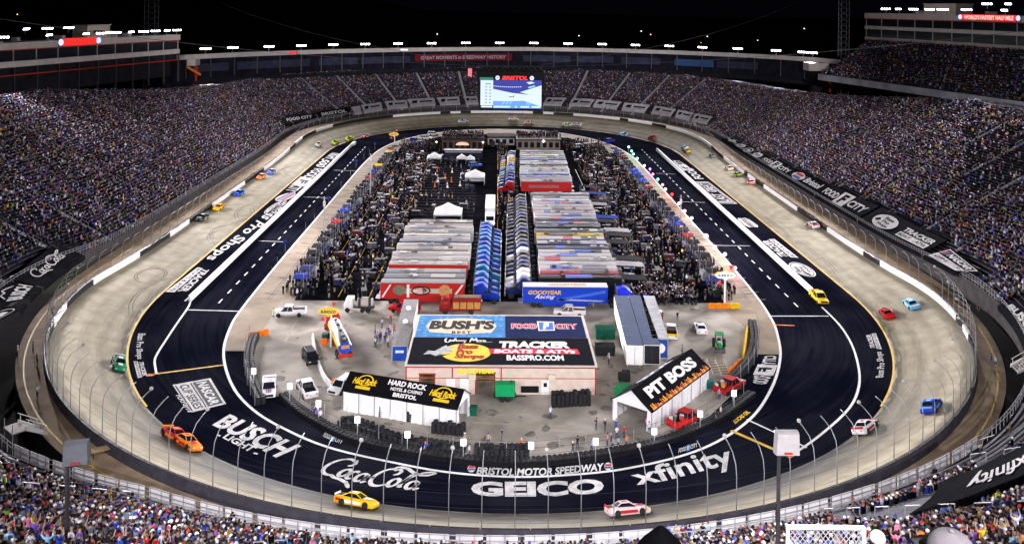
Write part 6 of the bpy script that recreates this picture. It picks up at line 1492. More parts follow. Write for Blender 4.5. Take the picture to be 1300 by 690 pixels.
# ------------------------------------------------------------------ the main infield building with painted roof
def garage():
    x0, x1, y0, y1, H = -15.9, 11.9, -126.0, -105.6, 4.1
    root = thing('garage_building', 'low cream infield building with painted sponsor roof and two open bays', 'building', ((x0+x1)/2, (y0+y1)/2, 0)); cx, cy = (x0+x1)/2, (y0+y1)/2; w, d = (x1-x0)/2, (y1-y0)/2
    fx = lambda u: gp(u, 492, 0).x-cx
    bays = [(fx(534), fx(553), 2.9), (fx(604), fx(628), 3.1)]
    def wall_front(a, b, z0, z1): MB().box(((a+b)/2, -d+.15, (z0+z1)/2), (b-a, .3, z1-z0), M_CREAM).build('wall', root)
    e = -w; 
    for a, b, h in bays: wall_front(e, a, 0, H); wall_front(a, b, h, H); e = b
    wall_front(e, w, 0, H)
    MB().box((-w+.15, .15, H/2), (.3, 2*d-.3, H), M_CREAM).build('wall', root); MB().box((w-.15, .15, H/2), (.3, 2*d-.3, H), M_CREAM).build('wall', root); MB().box((0, d-.15, H/2), (2*w-.6, .3, H), M_CREAM).build('wall', root)
    for a, b, h in bays:
        MB().box(((a+b)/2, -d+4.2, h/2), (b-a+2, .1, h), pm('bay_interior', (.30, .24, .15), .8, .3, .6)).build('bay_back_wall', root)
        MB().box(((a+b)/2, -d-.02, h+.06), (b-a+.3, .10, .16), M_RED).build('bay_lintel', root)
        for q in (a, b): MB().box((q, -d-.02, h/2), (.14, .10, h), M_RED).build('bay_post', root)
    # roof with overhang, four painted fields
    MB().box((0, 0, H+.09), (2*w+.5, 2*d+.5, .18), M_FASCIA).build('roof', root)
    zt = H+.19; ys = -115.5-cy; xm = -1.3-cx
    fld = {'a': (-w+.25, xm-.03, ys+.05, d-.2), 'b': (xm+.03, w-.25, ys+.05, d-.2), 'c': (-w+.1, w-.1, -d+.05, ys-.05)}
    def field(k, M): a, b, c, e_ = fld[k]; return MB().box(((a+b)/2, (c+e_)/2, zt+.01), (b-a, e_-c, .02), M).build('roof_sign', root)
    sky = pm('roof_blue', (.03, .17, .40), .6, .25, .8); fa = field('a', sky); fb = field('b', pm('roof_navy', (.006, .014, .060), .85, .2, .5, spec=.02)); fc = field('c', pm('roof_black', (.006, .006, .009), .85, .2, .5, spec=.01))
    def put_on(k, par, shp, box, M, lift=.03):
        a, b, c, e_ = fld[k]; sh = sub(shp, *box); mb = MB(); mb.add([(a+(b-a)*u, c+(e_-c)*v, zt+lift) for u, v in sh[0]], sh[1], M); return mb.build('roof_lettering', par)
    cream = pm('sign_cream', (.58, .48, .34), .6, .08, 1); blk = pm('sign_ink', (.010, .010, .012), .6, .1, 1); wh = pm('sign_white', (.70, .69, .68), .6, .08, 1)
    # tile pattern of the blue field
    r = random.Random(2); mb = MB(); a, b, c, e_ = fld['a']
    for i in range(14):
        for j in range(9):
            if r.random() < .6: x, y = a+(b-a)*(i+r.random()*.5)/14.2, c+(e_-c)*(j+.2+.3*r.random())/9; mb.box((x+.35, y+.25, zt+.022), (.55, .45, .004), pm('roof_blue_light', (.09, .30, .58), .6, .2, 1))
    tag(mb.build('roof_tile_print', fa), kind='stuff')
    put_on('a', fa, polyshape([(.06, .5), (.12, .16), (.5, .05), (.88, .16), (.94, .5), (.88, .84), (.5, .95), (.12, .84)]), (.04, .08, .96, .92), cream, .034)
    put_on('a', fa, text2d("BUSH'S", .06, .1), (.13, .34, .88, .76), blk, .038); put_on('a', fa, text2d('BEST', .04, .0, 1.3), (.40, .15, .62, .27), blk, .038); put_on('a', fa, text2d('SINCE 1908', .02), (.38, .82, .64, .88), pm('sign_gold', (.40, .25, .06)), .038)
    rd = pm('sign_red', (.50, .015, .05), .6, .1, 1)
    put_on('b', fb, text2d('FOOD', .09), (.075, .385, .405, .635), wh, .030); put_on('b', fb, text2d('FOOD', .04), (.08, .40, .40, .62), rd, .036); put_on('b', fb, text2d('CITY', .09), (.635, .385, .925, .635), wh, .030); put_on('b', fb, text2d('CITY', .04), (.64, .40, .92, .62), rd, .036)
    put_on('b', fb, polyshape([(.03, 0), (.97, .04), (1, .97), (0, 1)]), (.41, .30, .63, .74), wh, .034); put_on('b', fb, polyshape([(.05, .05), (.95, .08), (.97, .92), (.04, .95)]), (.42, .32, .62, .72), pm('sign_blue', (.04, .12, .50), .6), .037); put_on('b', fb, text2d('F', .08, .2), (.475, .38, .565, .67), wh, .041)
    ye = pm('sign_yellow', (.72, .50, .04), .6, .1, 1)
    put_on('c', fc, ovalshape(36), (.17, .10, .445, .76), ye, .030)
    for t_, b_ in (('Bass', (.255, .55, .375, .75)), ('Pro', (.25, .36, .345, .55)), ('Shops', (.245, .17, .41, .37))): put_on('c', fc, text2d(t_, .07, .2), b_, pm('sign_dark_red', (.30, .02, .01), .6), .036)
    put_on('c', fc, polyshape([(0, .25), (.12, .55), (.3, .5), (.5, .8), (.62, .95), (.68, .80), (1, .92), (.75, .62), (.9, .45), (.6, .35), (.35, .15), (.2, .3)]), (.075, .22, .265, .72), pm('sign_fish', (.34, .36, .36), .6, .3, 2), .036); put_on('c', fc, polyshape([(0, .1), (.5, .5), (1, .6), (.5, .2)]), (.13, .25, .23, .45), blk, .040)
    jm = [arc(.08, .45, .05, .45, 120, 330, 7)+[(.14, .6)], arc(.17, .35, .03, .15, 0, 360, 7), [(.22, .2), (.24, .9), (.26, .45), (.29, .2)], [(.30, .2), (.32, .5), (.345, .2), (.37, .5), (.39, .2)], [(.40, .2), (.42, .5), (.45, .2), (.47, .5), (.44, -.1)], [(.56, .1), (.60, .95), (.64, .3), (.69, .95), (.71, .15)], arc(.755, .33, .03, .15, 0, 360, 7), [(.79, .2), (.81, .5), (.84, .45)], [(.85, .2), (.86, .5)], [(.90, .45), (.87, .35), (.90, .2), (.87, .15)], [(.70, .05), (.9, .08), (1.05, .15)]]
    put_on('c', fc, brush(jm, .9, .05, .022), (.175, .80, .44, 1.0), wh, .036)
    put_on('c', fc, text2d('TRACKER', .06, .12), (.49, .60, .885, .86), wh, .036); put_on('c', fc, polyshape([(.02, 0), (1, 0), (.98, 1), (0, 1)]), (.43, .385, .935, .575), rd, .034); put_on('c', fc, text2d('BOATS & ATVs', .05, .1), (.46, .41, .91, .55), wh, .040); put_on('c', fc, text2d('BASSPRO.COM', .04), (.53, .15, .84, .345), wh, .036)
    # red trim, letters and fittings on the front
    MB().box((0, -d-.03, H-.15), (2*w, .08, .20), M_RED).build('trim', root); MB().box((0, -d-.02, 2.35), (2*w, .05, .10), M_RED).build('trim', root)
    for x in (-w, fx(575), fx(636), w): MB().box((x, -d-.04, H/2), (.16, .08, H), M_RED).build('trim', root)
    MB().box((w+.02, 0, H-.15), (.06, 2*d, .2), M_RED).build('trim', root)
    mb = MB(); lay(mb, text2d('GOODYEAR', .06, .1), [(fx(581), -d-.10, 3.05), (fx(627), -d-.10, 3.05)], [(fx(581), -d-.10, 3.75), (fx(627), -d-.10, 3.75)], em('yellow_sign_letters', (1, .78, .02), .7)); mb.build('sign_lettering', root)
    o = MB().box((fx(691), -d-.04, 1.05), (1.1, .08, 2.1), M_WHITE).build('door', root); MB().box((fx(691), -d-.10, 1.45), (.5, .04, .6), M_GLASS).build('window', o); MB().box((fx(691)+.4, -d-.12, 1.0), (.06, .08, .15), M_STEEL).build('handle', o)
    for u in (600, 699): MB().box((fx(u), -d-.28, 2.7), (1.0, .5, .75), pm('lamp_box_cream', (.62, .58, .45), .6, .1)).build('wall_unit', root)
    for u in (573, 590): MB().box((fx(u), -d-.06, 1.2), (1.3, .08, 2.2), M_WHITE).build('side_door', root)
    MB().box((fx(672), -d-.12, .8), (2.6, .2, .9), M_BLACK).build('wainscot', root)
    return root
garage()

# ------------------------------------------------------------------ tents
def gable_tent(label, a, b, c, eave, ridge, art, flames=False, open_end=True, rows=6):
    """a,b = foot of the long wall that faces the camera, c = far corner next to b"""
    a, b, c = Vector(a), Vector(b), Vector(c); L = (b-a).length; ax = (b-a).normalized(); ay = Vector((-ax.y, ax.x, 0)); Wd = abs((c-b).dot(ay)) if abs((c-b).dot(ay)) > 3 else 5
    rz = math.atan2(ax.y, ax.x); root = thing('tent', label, 'tent', (a.x, a.y, 0), rz)
    def slope(y0, z0, y1, z1, nm):
        mb = MB(); n = 12; sec_ = []
        for i in range(n+1):
            x = -.25+(L+.5)*i/n; s = .05*math.sin(i*PI/2)**2; sec_.append([(x, y0, z0-s), (x, (y0+y1)/2, (z0+z1)/2-s-.06), (x, y1, z1), (x, y1, z1-.05), (x, (y0+y1)/2, (z0+z1)/2-s-.12), (x, y0, z0-.07-s)])
        return mb.loft(sec_, M_TARP).build(nm, root)
    f = slope(-.25, eave, Wd/2, ridge, 'roof'); slope(Wd+.25, eave, Wd/2, ridge, 'roof')
    n = rows; M = M_TENT
    for i in range(n):
        x0, x1 = L*i/n, L*(i+1)/n; r = random.Random(i)
        for y in (0, Wd):
            secs = []
            for k in range(7):
                x = x0+(x1-x0)*k/6; dy = .10*math.sin(k*2.3+i*1.7); secs.append([(x, y+dy*1.0-.02, 0), (x, y-.02, eave-.12), (x, y+.02, eave-.12), (x, y+dy+.02, 0)])
            MB().loft(secs, M).build('side_wall', root)
    for i in range(n+1):
        for y in (-.06, Wd+.06): MB().tube([(L*i/n, y, 0), (L*i/n, y, eave)], .05, M_STEEL, 5).build('pole', root)
    for x, op in ((0, open_end), (L, not open_end)):
        mb = MB(); mb.add([(x, -.2, eave-.1), (x, Wd+.2, eave-.1), (x, Wd/2, ridge-.1), (x+.05, -.2, eave-.1), (x+.05, Wd+.2, eave-.1), (x+.05, Wd/2, ridge-.1)], [[0, 1, 2], [5, 4, 3], [0, 3, 4, 1], [1, 4, 5, 2], [2, 5, 3, 0]], M); mb.build('gable', root)
        if not op: MB().box((x, Wd/2, eave/2-.06), (.05, Wd, eave-.12), M).build('end_wall', root)
        else:
            for y0 in (0, Wd-.7): MB().loft([[(x+dx, y0+k*.35, 0), (x+dx*.3, y0+k*.35, eave)] for k, dx in ((0, 0), (1, .25), (2, .0))]and[[(x-.03, y0, 0), (x+.03, y0, 0), (x+.03, y0, eave-.1), (x-.03, y0, eave-.1)], [(x-.03, y0+.7, 0), (x+.25, y0+.7, 0), (x+.05, y0+.55, eave-.1), (x-.03, y0+.55, eave-.1)]], M).build('door_flap', root)
    def P(u, v, l): return (L*u, -.25+(Wd/2+.25)*v, eave+(ridge-eave)*v-.05*0+l)
    for shp, M2, box, l in art:
        sh = sub(shp, *box); mb = MB(); mb.add([P(u, v, .06+l) for u, v in sh[0]], sh[1], M2); mb.build('roof_lettering', f)
    return root, L, Wd
HRY = pm('tent_yellow', (.72, .48, .02), .55, .1, 1); HRP = pm('tent_purple', (.10, .07, .30), .55, .1, 1)
def hr(x0, x1): return [(ovalshape(20, .82), HRY, (x0+.06*(x1-x0)*3, .36, x1-.06*(x1-x0)*3, .92), 0), (text2d('Hard Rock', .05, .25), HRY, (x0, .42, x1, .72), .03), (rectshape(), HRY, (x0+.2*(x1-x0), .20, x1-.2*(x1-x0), .34), .01)]
gable_tent('long white tent with black roof and guitar cafe lettering, beside the tyre rows', (-24.1, -131.4, 0), (-8.0, -136.9, 0), (-6.4, -132.4, 0), 2.9, 4.6, hr(.05, .27)+[(text2d('HARD ROCK', .04), M_WHITE, (.36, .62, .70, .88), 0), (text2d('HOTEL & CASINO', .03), M_WHITE, (.40, .38, .68, .54), 0), (text2d('BRISTOL', .04), M_WHITE, (.44, .10, .65, .30), 0)]+hr(.74, .97), open_end=False, rows=7)
fl = random.Random(6); flm = []
for k in range(34):
    u = .02+.96*k/34; h = fl.uniform(.08, .26); flm.append((polyshape([(0, 0), (.35, .5), (.2, .8), (.6, 1), (.75, .6), (1, 0)]), [M_ORANGE, M_YEL, pm('flame_red', (.45, .06, .01))][k % 3], (u, .02, u+.035, .02+h), .002*k*.1))
gable_tent('white tent with black roof and white grill brand lettering over painted flames', (18.1, -137.3, 0), (29.3, -123.2, 0), (24.6, -119.6, 0), 2.8, 5.0, [(text2d('PIT BOSS', .05), M_WHITE, (.10, .36, .90, .80), 0)]+flm, rows=6)
T2 = [o for o in bpy.data.objects if o.get('label', '').startswith('white tent with black')][0]
mb = MB(); sh = sub(text2d('BOSS', .05), .25, .3, .75, .8); Wd_ = 5.9
mb.add([(18*(1-u), 5.9+.25-(2.95+.25)*v, 2.8+2.2*v+.08) for u, v in sh[0]], sh[1], pm('faded_white_print', (.35, .35, .40))); mb.build('roof_lettering', T2)
def frame_tent(label, u, v, w, h, peak, group='white pop-up tents in the infield lot', M=None):
    p = gp(u, v); root = thing('canopy_tent', label, 'tent', p, 0, group); a = w/2; M = M or M_TENT
    MB().loft([[(x*a, y*a, h) for x, y in ((-1, -1), (1, -1), (1, 1), (-1, 1))], [(x*a*.5, y*a*.5, h+(peak-h)*.42) for x, y in ((-1, -1), (1, -1), (1, 1), (-1, 1))], [(x*.05, y*.05, peak) for x, y in ((-1, -1), (1, -1), (1, 1), (-1, 1))]], M).build('canopy', root)
    for x in (-1, 1):
        for y in (-1, 1): MB().tube([(x*a*.96, y*a*.96, 0), (x*a*.96, y*a*.96, h)], .05, M_STEEL, 5).build('pole', root)
    for s, sz in (((0, -a, h-.2), (w, .04, .42)), ((0, a, h-.2), (w, .04, .42)), ((-a, 0, h-.2), (.04, w, .42)), ((a, 0, h-.2), (.04, w, .42))): MB().box(s, sz, M).build('valance', root)
    if w > 5.4:
        for s in (-1, 1): MB().box((s*a*.98, 0, h/2), (.04, w*.96, h-.3), M).build('side_wall', root)
        MB().box((0, a*.98, h/2), (w*.96, .04, h-.3), M).build('side_wall', root)
frame_tent('white peaked tent standing right behind the left hauler row', 569, 280, 7.2, 2.6, 4.8); frame_tent('white walled tent in the middle of the empty left lot', 603, 233, 6.2, 2.8, 4.6)
frame_tent('small white pop-up tent at the far left of the lot', 551.5, 206, 5.0, 2.2, 3.6); frame_tent('small white pop-up tent beside the far left one', 586, 207, 3.4, 2.1, 3.4); frame_tent('small white pop-up tent touching another in the far lot', 597, 208, 3.2, 2.1, 3.3); frame_tent('lavender pop-up tent in front of the red sided hauler', 690, 243, 3.0, 2.2, 3.4, None, pm('lavender_canvas', (.22, .20, .50), .6))

# ------------------------------------------------------------------ show trailers and box units on the pad
def box_unit(name, label, cat, a, b, w, h, wall, roof, end_art=None, cols=()):
    """a→b along its length (ground points of its left side seen from the camera end a)"""
    a, b = Vector(a), Vector(b); L = (b-a).length; ax = (b-a).normalized(); rz = math.atan2(ax.y, ax.x); root = thing(name, label, cat, (a.x, a.y, 0), rz)
    MB().box((L/2, -w/2, .9+(h-.9)/2), (L, w, h-.9), wall).build('body', root); MB().box((L/2, -w/2, h+.04), (L+.05, w+.05, .09), roof).build('roof', root)
    for k in range(1, 6): MB().box((L*k/6, -w/2, h+.095), (.05, w*.96, .02), M_STEEL).build('roof_rib', root)
    MB().box((-.03, -w/2, .9+(h-.9)/2), (.05, w*.9, (h-.9)*.92), end_art or wall).build('end_door', root); MB().box((-.07, -w/2, .9+(h-.9)/2), (.03, .05, (h-.9)*.9), M_DSTEEL).build('door_bar', root)
    wheels(root, [(L*.72+q, -w/2+s*w*.38) for q in (0, 1.2) for s in (-1, 1)], .45, .3)
    for s in (-1, 1): MB().box((1.2, -w/2+s*w*.38, .45), (.15, .15, .9), M_STEEL).build('landing_leg', root)
    return root, L, w, h
NVR = pm('navy_roof', (.035, .055, .11), .5, .2, .8); GREYR = pm('grey_roof', (.33, .33, .34), .6, .2, .8)
A, B = gp(795, 470), gp(781, 408); box_unit('display_trailer', 'white trailer with navy roof, left one of the side by side pair', 'trailer', A, B+Vector((0, 2, 0)), 2.6, 4.0, M_WHITE, NVR)
A2 = A+Vector((2.75, .2, 0)); B2 = B+Vector((2.75, 2.2, 0)); box_unit('display_trailer', 'white trailer with navy roof and open dark end, right of its twin', 'trailer', A2, B2, 2.6, 4.0, M_WHITE, NVR, pm('open_interior', (.02, .02, .025), .8))
ca, cb = gp(832, 463), gp(818, 408); r_, L_, w_, h_ = box_unit('display_trailer', 'grey trailer with blue round logo on its end, beside the navy roofed pair', 'trailer', ca+Vector((-.4, .6, 0)), cb+Vector((-.4, 2.0, 0)), 2.5, 4.0, GREYR, GREYR, pm('end_blue', (.02, .06, .30), .5))
MB().lathe((-.08, -w_/2, 2.5), [(0, -.03), (.8, -.03), (.8, .03), (0, .03)], M_WHITE, 16, 'x').build('end_logo', r_)
a, b = gp(497, 466), gp(513, 404); r_, L_, w_, h_ = box_unit('display_trailer', 'grey roofed trailer with blue end, left of the cream building', 'trailer', a, b, 2.5, 3.4, M_FASCIA, pm('dull_grey_roof', (.20, .19, .19), .6, .2), pm('end_blue2', (.015, .07, .40), .5))
for k in range(2): MB().lathe((L_*(.45+.3*k), -w_/2, h_+.12), [(.45, 0), (.45, .35), (.3, .5), (0, .55)], M_WHITE, 10).build('roof_vent', r_)
MB().box((-.08, -w_/2, 2.5), (.02, 1.3, .4), M_WHITE).build('end_logo', r_)

# ------------------------------------------------------------------ fuel tanker, signs
def tanker():
    a, b = gp(447, 478), gp(424, 425); ax = (a-b).normalized(); rz = math.atan2(ax.y, ax.x); root = thing('fuel_tanker', 'red cab fuel tanker with silver tank and blue and yellow stripes', 'tanker truck', (b.x, b.y, 0), rz); L = 11.5
    MB().loft([[(x, 1.15*r*math.cos(q), 2.1+1.0*r*math.sin(q)) for q in [2*PI*k/16 for k in range(16)]] for x, r in ((0, .75), (.25, .97), (L*.5, 1), (L-.25, .97), (L, .75))], M_CHROME).build('tank', root, True)
    for s, M in ((-1, pm('stripe_yellow', (.78, .50, .01), .4)), (1, pm('stripe_blue', (.02, .06, .45), .4))):
        MB().loft([[(x, s*1.17*math.cos(q), 2.1+1.02*math.sin(q)) for q in (-.25, .05, .38)]+[(x, s*1.14*math.cos(q), 2.1+.99*math.sin(q)) for q in (.38, .05, -.25)] for x in (.4, L-.4)], M).build('stripe', root)
    MB().loft([[(L+.02, 1.0*math.cos(q), 2.1+.9*math.sin(q)) for q in [2*PI*k/16 for k in range(16)]], [(L+.06, 1.0*math.cos(q), 2.1+.9*math.sin(q)) for q in [2*PI*k/16 for k in range(16)]]], pm('stripe_blue', (.02, .06, .45))).build('rear_emblem', root)
    MB().box((L+.09, 0, 2.25), (.03, 1.3, .5), M_YEL).build('rear_lettering_plate', root); mb = MB(); lay(mb, text2d('SUNOCO', .04), [(L+.12, -.6, 2.08), (L+.12, .6, 2.08)], [(L+.12, -.6, 2.42), (L+.12, .6, 2.42)], M_RED); mb.build('rear_lettering', root)
    MB().box((L*.5, 0, 3.14), (L*.85, .5, .06), M_STEEL).build('catwalk', root)
    for k in range(4): MB().lathe((1.6+k*2.6, 0, 3.15), [(.28, 0), (.28, .2), (0, .26)], M_DSTEEL, 10).build('hatch', root)
    MB().box((L*.5, 0, .85), (L, .9, .35), M_RED).build('frame', root); MB().box((L+.1, 0, .9), (.2, 2.3, .5), M_RED).build('bumper', root)
    wheels(root, [(x, y) for x in (L-1.3, L-2.6, 1.4) for y in (-1, 1)], .5, .38)
    MB().loft([sec(-.4, 1.15, .7, 3.0, .15), sec(-2.0, 1.18, .7, 3.15, .2), sec(-2.3, 1.1, .7, 2.5, .2)], M_RED).build('cab', root, True); MB().loft([sec(-2.3, 1.05, .7, 1.9, .15), sec(-3.8, .9, .65, 1.6, .2)], M_RED).build('hood', root, True)
    MB().loft([[(-2.32, -1.0, 2.0), (-2.32, 1.0, 2.0), (-2.2, 1.0, 2.75), (-2.2, -1.0, 2.75)], [(-2.62, -.9, 1.92), (-2.62, .9, 1.92), (-2.32, .9, 2.7), (-2.32, -.9, 2.7)]], M_GLASS).build('windshield', root); wheels(root, [(-3.0, y) for y in (-1, 1)], .5, .36)
tanker()
def diamond_sign(label, u, v, ub, vb, w, text, glow, face):
    base = gp(ub, vb); depth = float((np.array(base)-CAM_P)@_fw); c = dp(u, v, depth); root = thing('fuel_sign', label, 'sign', base); h = c.z
    MB().tube([(0, 0, 0), (0, 0, h-.3)], .16, M_WHITE, 8).build('pole', root); ww, hh = w/2, w*.20
    pts = [(-ww, 0), (-ww*.72, hh*.62), (-ww*.25, hh*.75), (0, hh*1.25), (ww*.25, hh*.75), (ww*.72, hh*.62), (ww, 0), (ww*.72, -hh*.62), (ww*.25, -hh*.75), (0, -hh*1.25), (-ww*.25, -hh*.75), (-ww*.72, -hh*.62)]
    x0 = c.x-base.x
    MB().prism([(x0+a, h+b) for a, b in pts], -.20, .20, M_YEL).build('case', root); MB().prism([(x0+a*.93, h+b*.9) for a, b in pts], -.23, -.20, face).build('face', root)
    mb = MB(); lay(mb, text2d(text, .05, .1), [(x0-ww*.7, -.25, h-hh*.32), (x0+ww*.7, -.25, h-hh*.32)], [(x0-ww*.7, -.25, h+hh*.32), (x0+ww*.7, -.25, h+hh*.32)], pm('sign_navy', (.01, .02, .12), .5)); mb.build('sign_lettering', root)
    for s in (-1, 1):
        MB().prism([(x0+s*ww*.45, h+s*hh*1.1), (x0+s*ww*.75, h+s*hh*2.0), (x0+s*ww*.30, h+s*hh*2.2)], -.12, .12, em('sign_red_glow', (.9, .05, .02), .5)).build('arrow', root)
diamond_sign('yellow diamond fuel sign with red arrow on a white pole, by the tanker', 417, 395, 420, 440, 3.6, 'SUNOCO', .8, em('fuel_sign_yellow', (1, .72, .03), .55))
diamond_sign('lit white diamond fuel sign with red arrow above the right pit stalls', 921, 349, 920, 385, 4.4, 'SUNOCO', 1.5, em('fuel_sign_white', (1, .95, .80), 1.3))
diamond_sign('small yellow and red fuel sign at the far left pit entry', 500, 170.5, 501, 181, 4.2, 'SUNOCO', .8, em('fuel_sign_yellow', (1, .72, .03), .55))

# ------------------------------------------------------------------ parked vehicles on the pad
def parked(kind, a, b, label, col, cols=None, cat=None):
    """a nose, b tail in the photograph"""
    A, B = gp(*a), gp(*b); d = A-B; return spawn(kind, ((A+B)/2)[:2]+(.016,), math.atan2(d.y, d.x), label, col, None, cols, cat)
parked('pickup_truck', (344, 401), (391, 400), 'white pickup parked side-on below the blue canopy, left of the fuel sign', WHT)
parked('suv', (403, 472), (386, 446), 'black suv parked on the pad in front of the fuel tanker', BLK)
parked('pickup_truck', (341, 508), (342, 488), 'white pace pickup with red and blue stripes at the left tyre wall', WHT, {'bed_floor': (.02, .02, .02)})
P_ = [o for o in bpy.data.objects if o.get('label', '').startswith('white pace')][0]
for y, c in ((-.28, (.6, .1, .02)), (.0, (.02, .06, .40)), (.28, (.45, .02, .02))):
    MB().box((2.0, y, 1.155), (1.5, .14, .02), pm('stripe_%d' % int(c[2]*100+c[0]*10), c)).build('hood_stripe', P_); MB().box((.1, y, 1.905), (1.3, .14, .02), pm('stripe_%d' % int(c[2]*100+c[0]*10), c)).build('roof_stripe', P_)
parked('pickup_truck', (382, 487), (397, 511), 'white pickup facing away near the left end of the tent', WHT, {'body': (.60, .55, .56)})
parked('suv', (424, 502), (443, 489), 'white suv half hidden behind the left tent end', WHT)
parked('pickup_truck', (495, 394), (532, 398), 'red pickup parked below the red sided front hauler', RED)
parked('pickup_truck', (887, 529), (852, 547), 'red pickup with a loaded bed beside the flame roofed tent', RED)
parked('pickup_truck', (943, 487), (909, 504), 'dark red pickup with loaded bed by the right tyre wall', (.36, .012, .012))
parked('race_car', (886, 410), (893, 430), 'white stock car parked on the pad right of the grey trailer', WHT, {'hood_panel': BLK, 'side_panel': (.5, .05, .05), 'spoiler': WHT})
parked('pickup_truck', (851, 418), (853, 434), 'white tow truck with yellow bumper beside the stock car', WHT, {'tailgate': YEL_})
parked('pickup_truck', (711, 400), (735, 401), 'white pickup nose to the left under the blue rig', (.70, .64, .66)); parked('pickup_truck', (834, 402), (806, 398), 'white pickup behind the tractor of the blue rig', (.70, .64, .66))
# loads in the beds
for lab, seed in (('red pickup with a loaded bed', 1), ('dark red pickup with loaded', 2)):
    P_ = [o for o in bpy.data.objects if o.get('label', '').startswith(lab)][0]; r = random.Random(seed)
    for k in range(7): o = MB().box((-2.6+.28*k+r.uniform(-.05, .05), r.uniform(-.55, .55), 1.42), (.32, .45, r.uniform(.4, .7)), M_PANEL).build('cargo', P_); o.color = (*[(.6, .6, .6), (.03, .03, .03), (.6, .3, .05), (.3, .3, .32), (.5, .05, .05)][k % 5], 1)
# utility truck, fire truck
def utility():
    a, b = gp(437, 394), gp(474, 395); root = thing('utility_truck', 'white utility truck with round drum body, left of the red pickup', 'truck', ((a+b)/2)[:2]+(.016,), math.atan2(a.y-b.y, a.x-b.x))
    MB().loft([sec(1.0, 1.05, .6, 2.6, .15), sec(2.2, 1.05, .6, 2.55, .2), sec(2.6, 1.0, .6, 1.5, .2)], M_WHITE).build('cab', root, True); MB().box((2.32, 0, 1.95), (.3, 1.8, .7), M_GLASS).build('windshield', root)
    MB().box((-.9, 0, .8), (4.0, 1.0, .3), M_DSTEEL).build('chassis', root); MB().lathe((-1.2, 0, 1.75), [(0, -1.5), (.7, -1.4), (.9, -.6), (.9, .6), (.7, 1.4), (0, 1.5)], M_FASCIA, 12, 'x').build('drum', root, True)
    for x in (-2.2, -.3): MB().box((x, 0, 1.75), (.12, 1.9, 1.9), M_DSTEEL, ch=.3).build('drum_strap', root)
    wheels(root, [(x, y) for x in (1.9, -1.9, -.9) for y in (-.95, .95)], .45, .32)
utility()
def firetruck():
    a, b = gp(567, 396), gp(600, 397); root = thing('fire_truck', 'dark red fire truck with gold panels parked behind the roof sign', 'fire truck', ((a+b)/2)[:2]+(.016,), PI)
    D = pm('fire_red', (.20, .012, .012), .3, .1, coat=.4)
    MB().loft([sec(1.6, 1.2, .6, 2.9, .15), sec(3.4, 1.2, .6, 2.8, .2), sec(3.7, 1.1, .6, 2.0, .2)], D).build('cab', root, True); MB().box((-1.3, 0, 1.85), (5.4, 2.4, 2.2), D, ch=.08).build('body', root); MB().box((-1.3, 0, 2.98), (4.6, 1.6, .15), pm('hose_bed', (.16, .10, .06))).build('hose_bed', root)
    for k in range(4):
        for s in (-1, 1): MB().box((-3.3+k*1.3, s*1.22, 1.7), (1.1, .05, 1.2), pm('gold_panel', (.40, .22, .06), .5)).build('locker_door', root)
    MB().box((2.3, 0, 2.98), (.5, 1.6, .2), M_TAIL).build('light_bar', root); MB().box((3.5, 0, 2.3), (.4, 2.0, .7), M_GLASS).build('windshield', root); wheels(root, [(x, y) for x in (2.6, -2.2) for y in (-1.05, 1.05)], .5, .36)
firetruck()
def farm_tractor():
    p = gp(913, 443); root = thing('farm_tractor', 'green tractor with dark tyres parked near the right tyre wall', 'tractor', p+Vector((0, 0, .016)), math.radians(-100)); Gr = pm('tractor_green', (.02, .20, .06), .4, .1)
    MB().loft([sec(.2, .42, .8, 1.5), sec(1.6, .40, .8, 1.45), sec(1.9, .34, .8, 1.3)], Gr).build('hood', root, True); MB().box((-.6, 0, .95), (1.4, .9, .5), Gr).build('body', root)
    for x in (-1.1, .05):
        for y in (-.6, .6): MB().tube([(x, y, 1.1), (x*.85, y, 2.4)], .04, M_BLACK, 5).build('cab_post', root)
    MB().box((-.5, 0, 2.45), (1.5, 1.45, .12), Gr, ch=.1).build('roof', root); MB().box((-.6, 0, 1.4), (.5, .5, .4), M_BLACK).build('seat', root); wheels(root, [(-.8, y) for y in (-.85, .85)], .78, .42); wheels(root, [(1.4, y) for y in (-.7, .7)], .45, .28)
    MB().box((2.3, 0, .6), (.6, 1.6, .5), M_DSTEEL, top=(.5, 1)).build('bucket', root)
farm_tractor()
# generators and bins
def generator(name, label, u, v, L, col, trailer):
    p = gp(u, v); root = thing(name, label, 'generator', p+Vector((0, 0, .016)), 0); M = pm(name+'_paint', col, .45, .1, 1.5); z0 = .75 if trailer else .15
    MB().box((0, 0, z0+.85), (L, 1.5, 1.7), M, ch=.12).build('housing', root); MB().box((0, 0, z0-.08), (L+.3, 1.4, .16), M_BLACK).build('skid', root)
    for k in range(3): MB().box((-L/3+k*L/3, -.77, z0+.9), (L/4, .04, 1.1), M).build('access_door', root)
    MB().tube([(L*.3, 0, z0+1.7), (L*.3, 0, z0+2.1)], .09, M_DSTEEL, 6).build('exhaust', root)
    if trailer: wheels(root, [(x, y) for x in (-.4, .4) for y in (-.8, .8)], .38, .24); MB().tube([(L/2, 0, .55), (L/2+1.6, 0, .5)], .07, M_BLACK, 5).build('tow_bar', root); MB().tube([(L/2+1.2, 0, 0), (L/2+1.2, 0, .55)], .05, M_STEEL, 5).build('jack_leg', root)
generator('generator_trailer', 'green generator on a two wheeled trailer in front of the cream building', 641, 507, 2.9, (.01, .30, .10), True)
generator('generator', 'orange generator box below the yellow wall letters', 583, 490, 2.4, (.75, .24, .02), False)
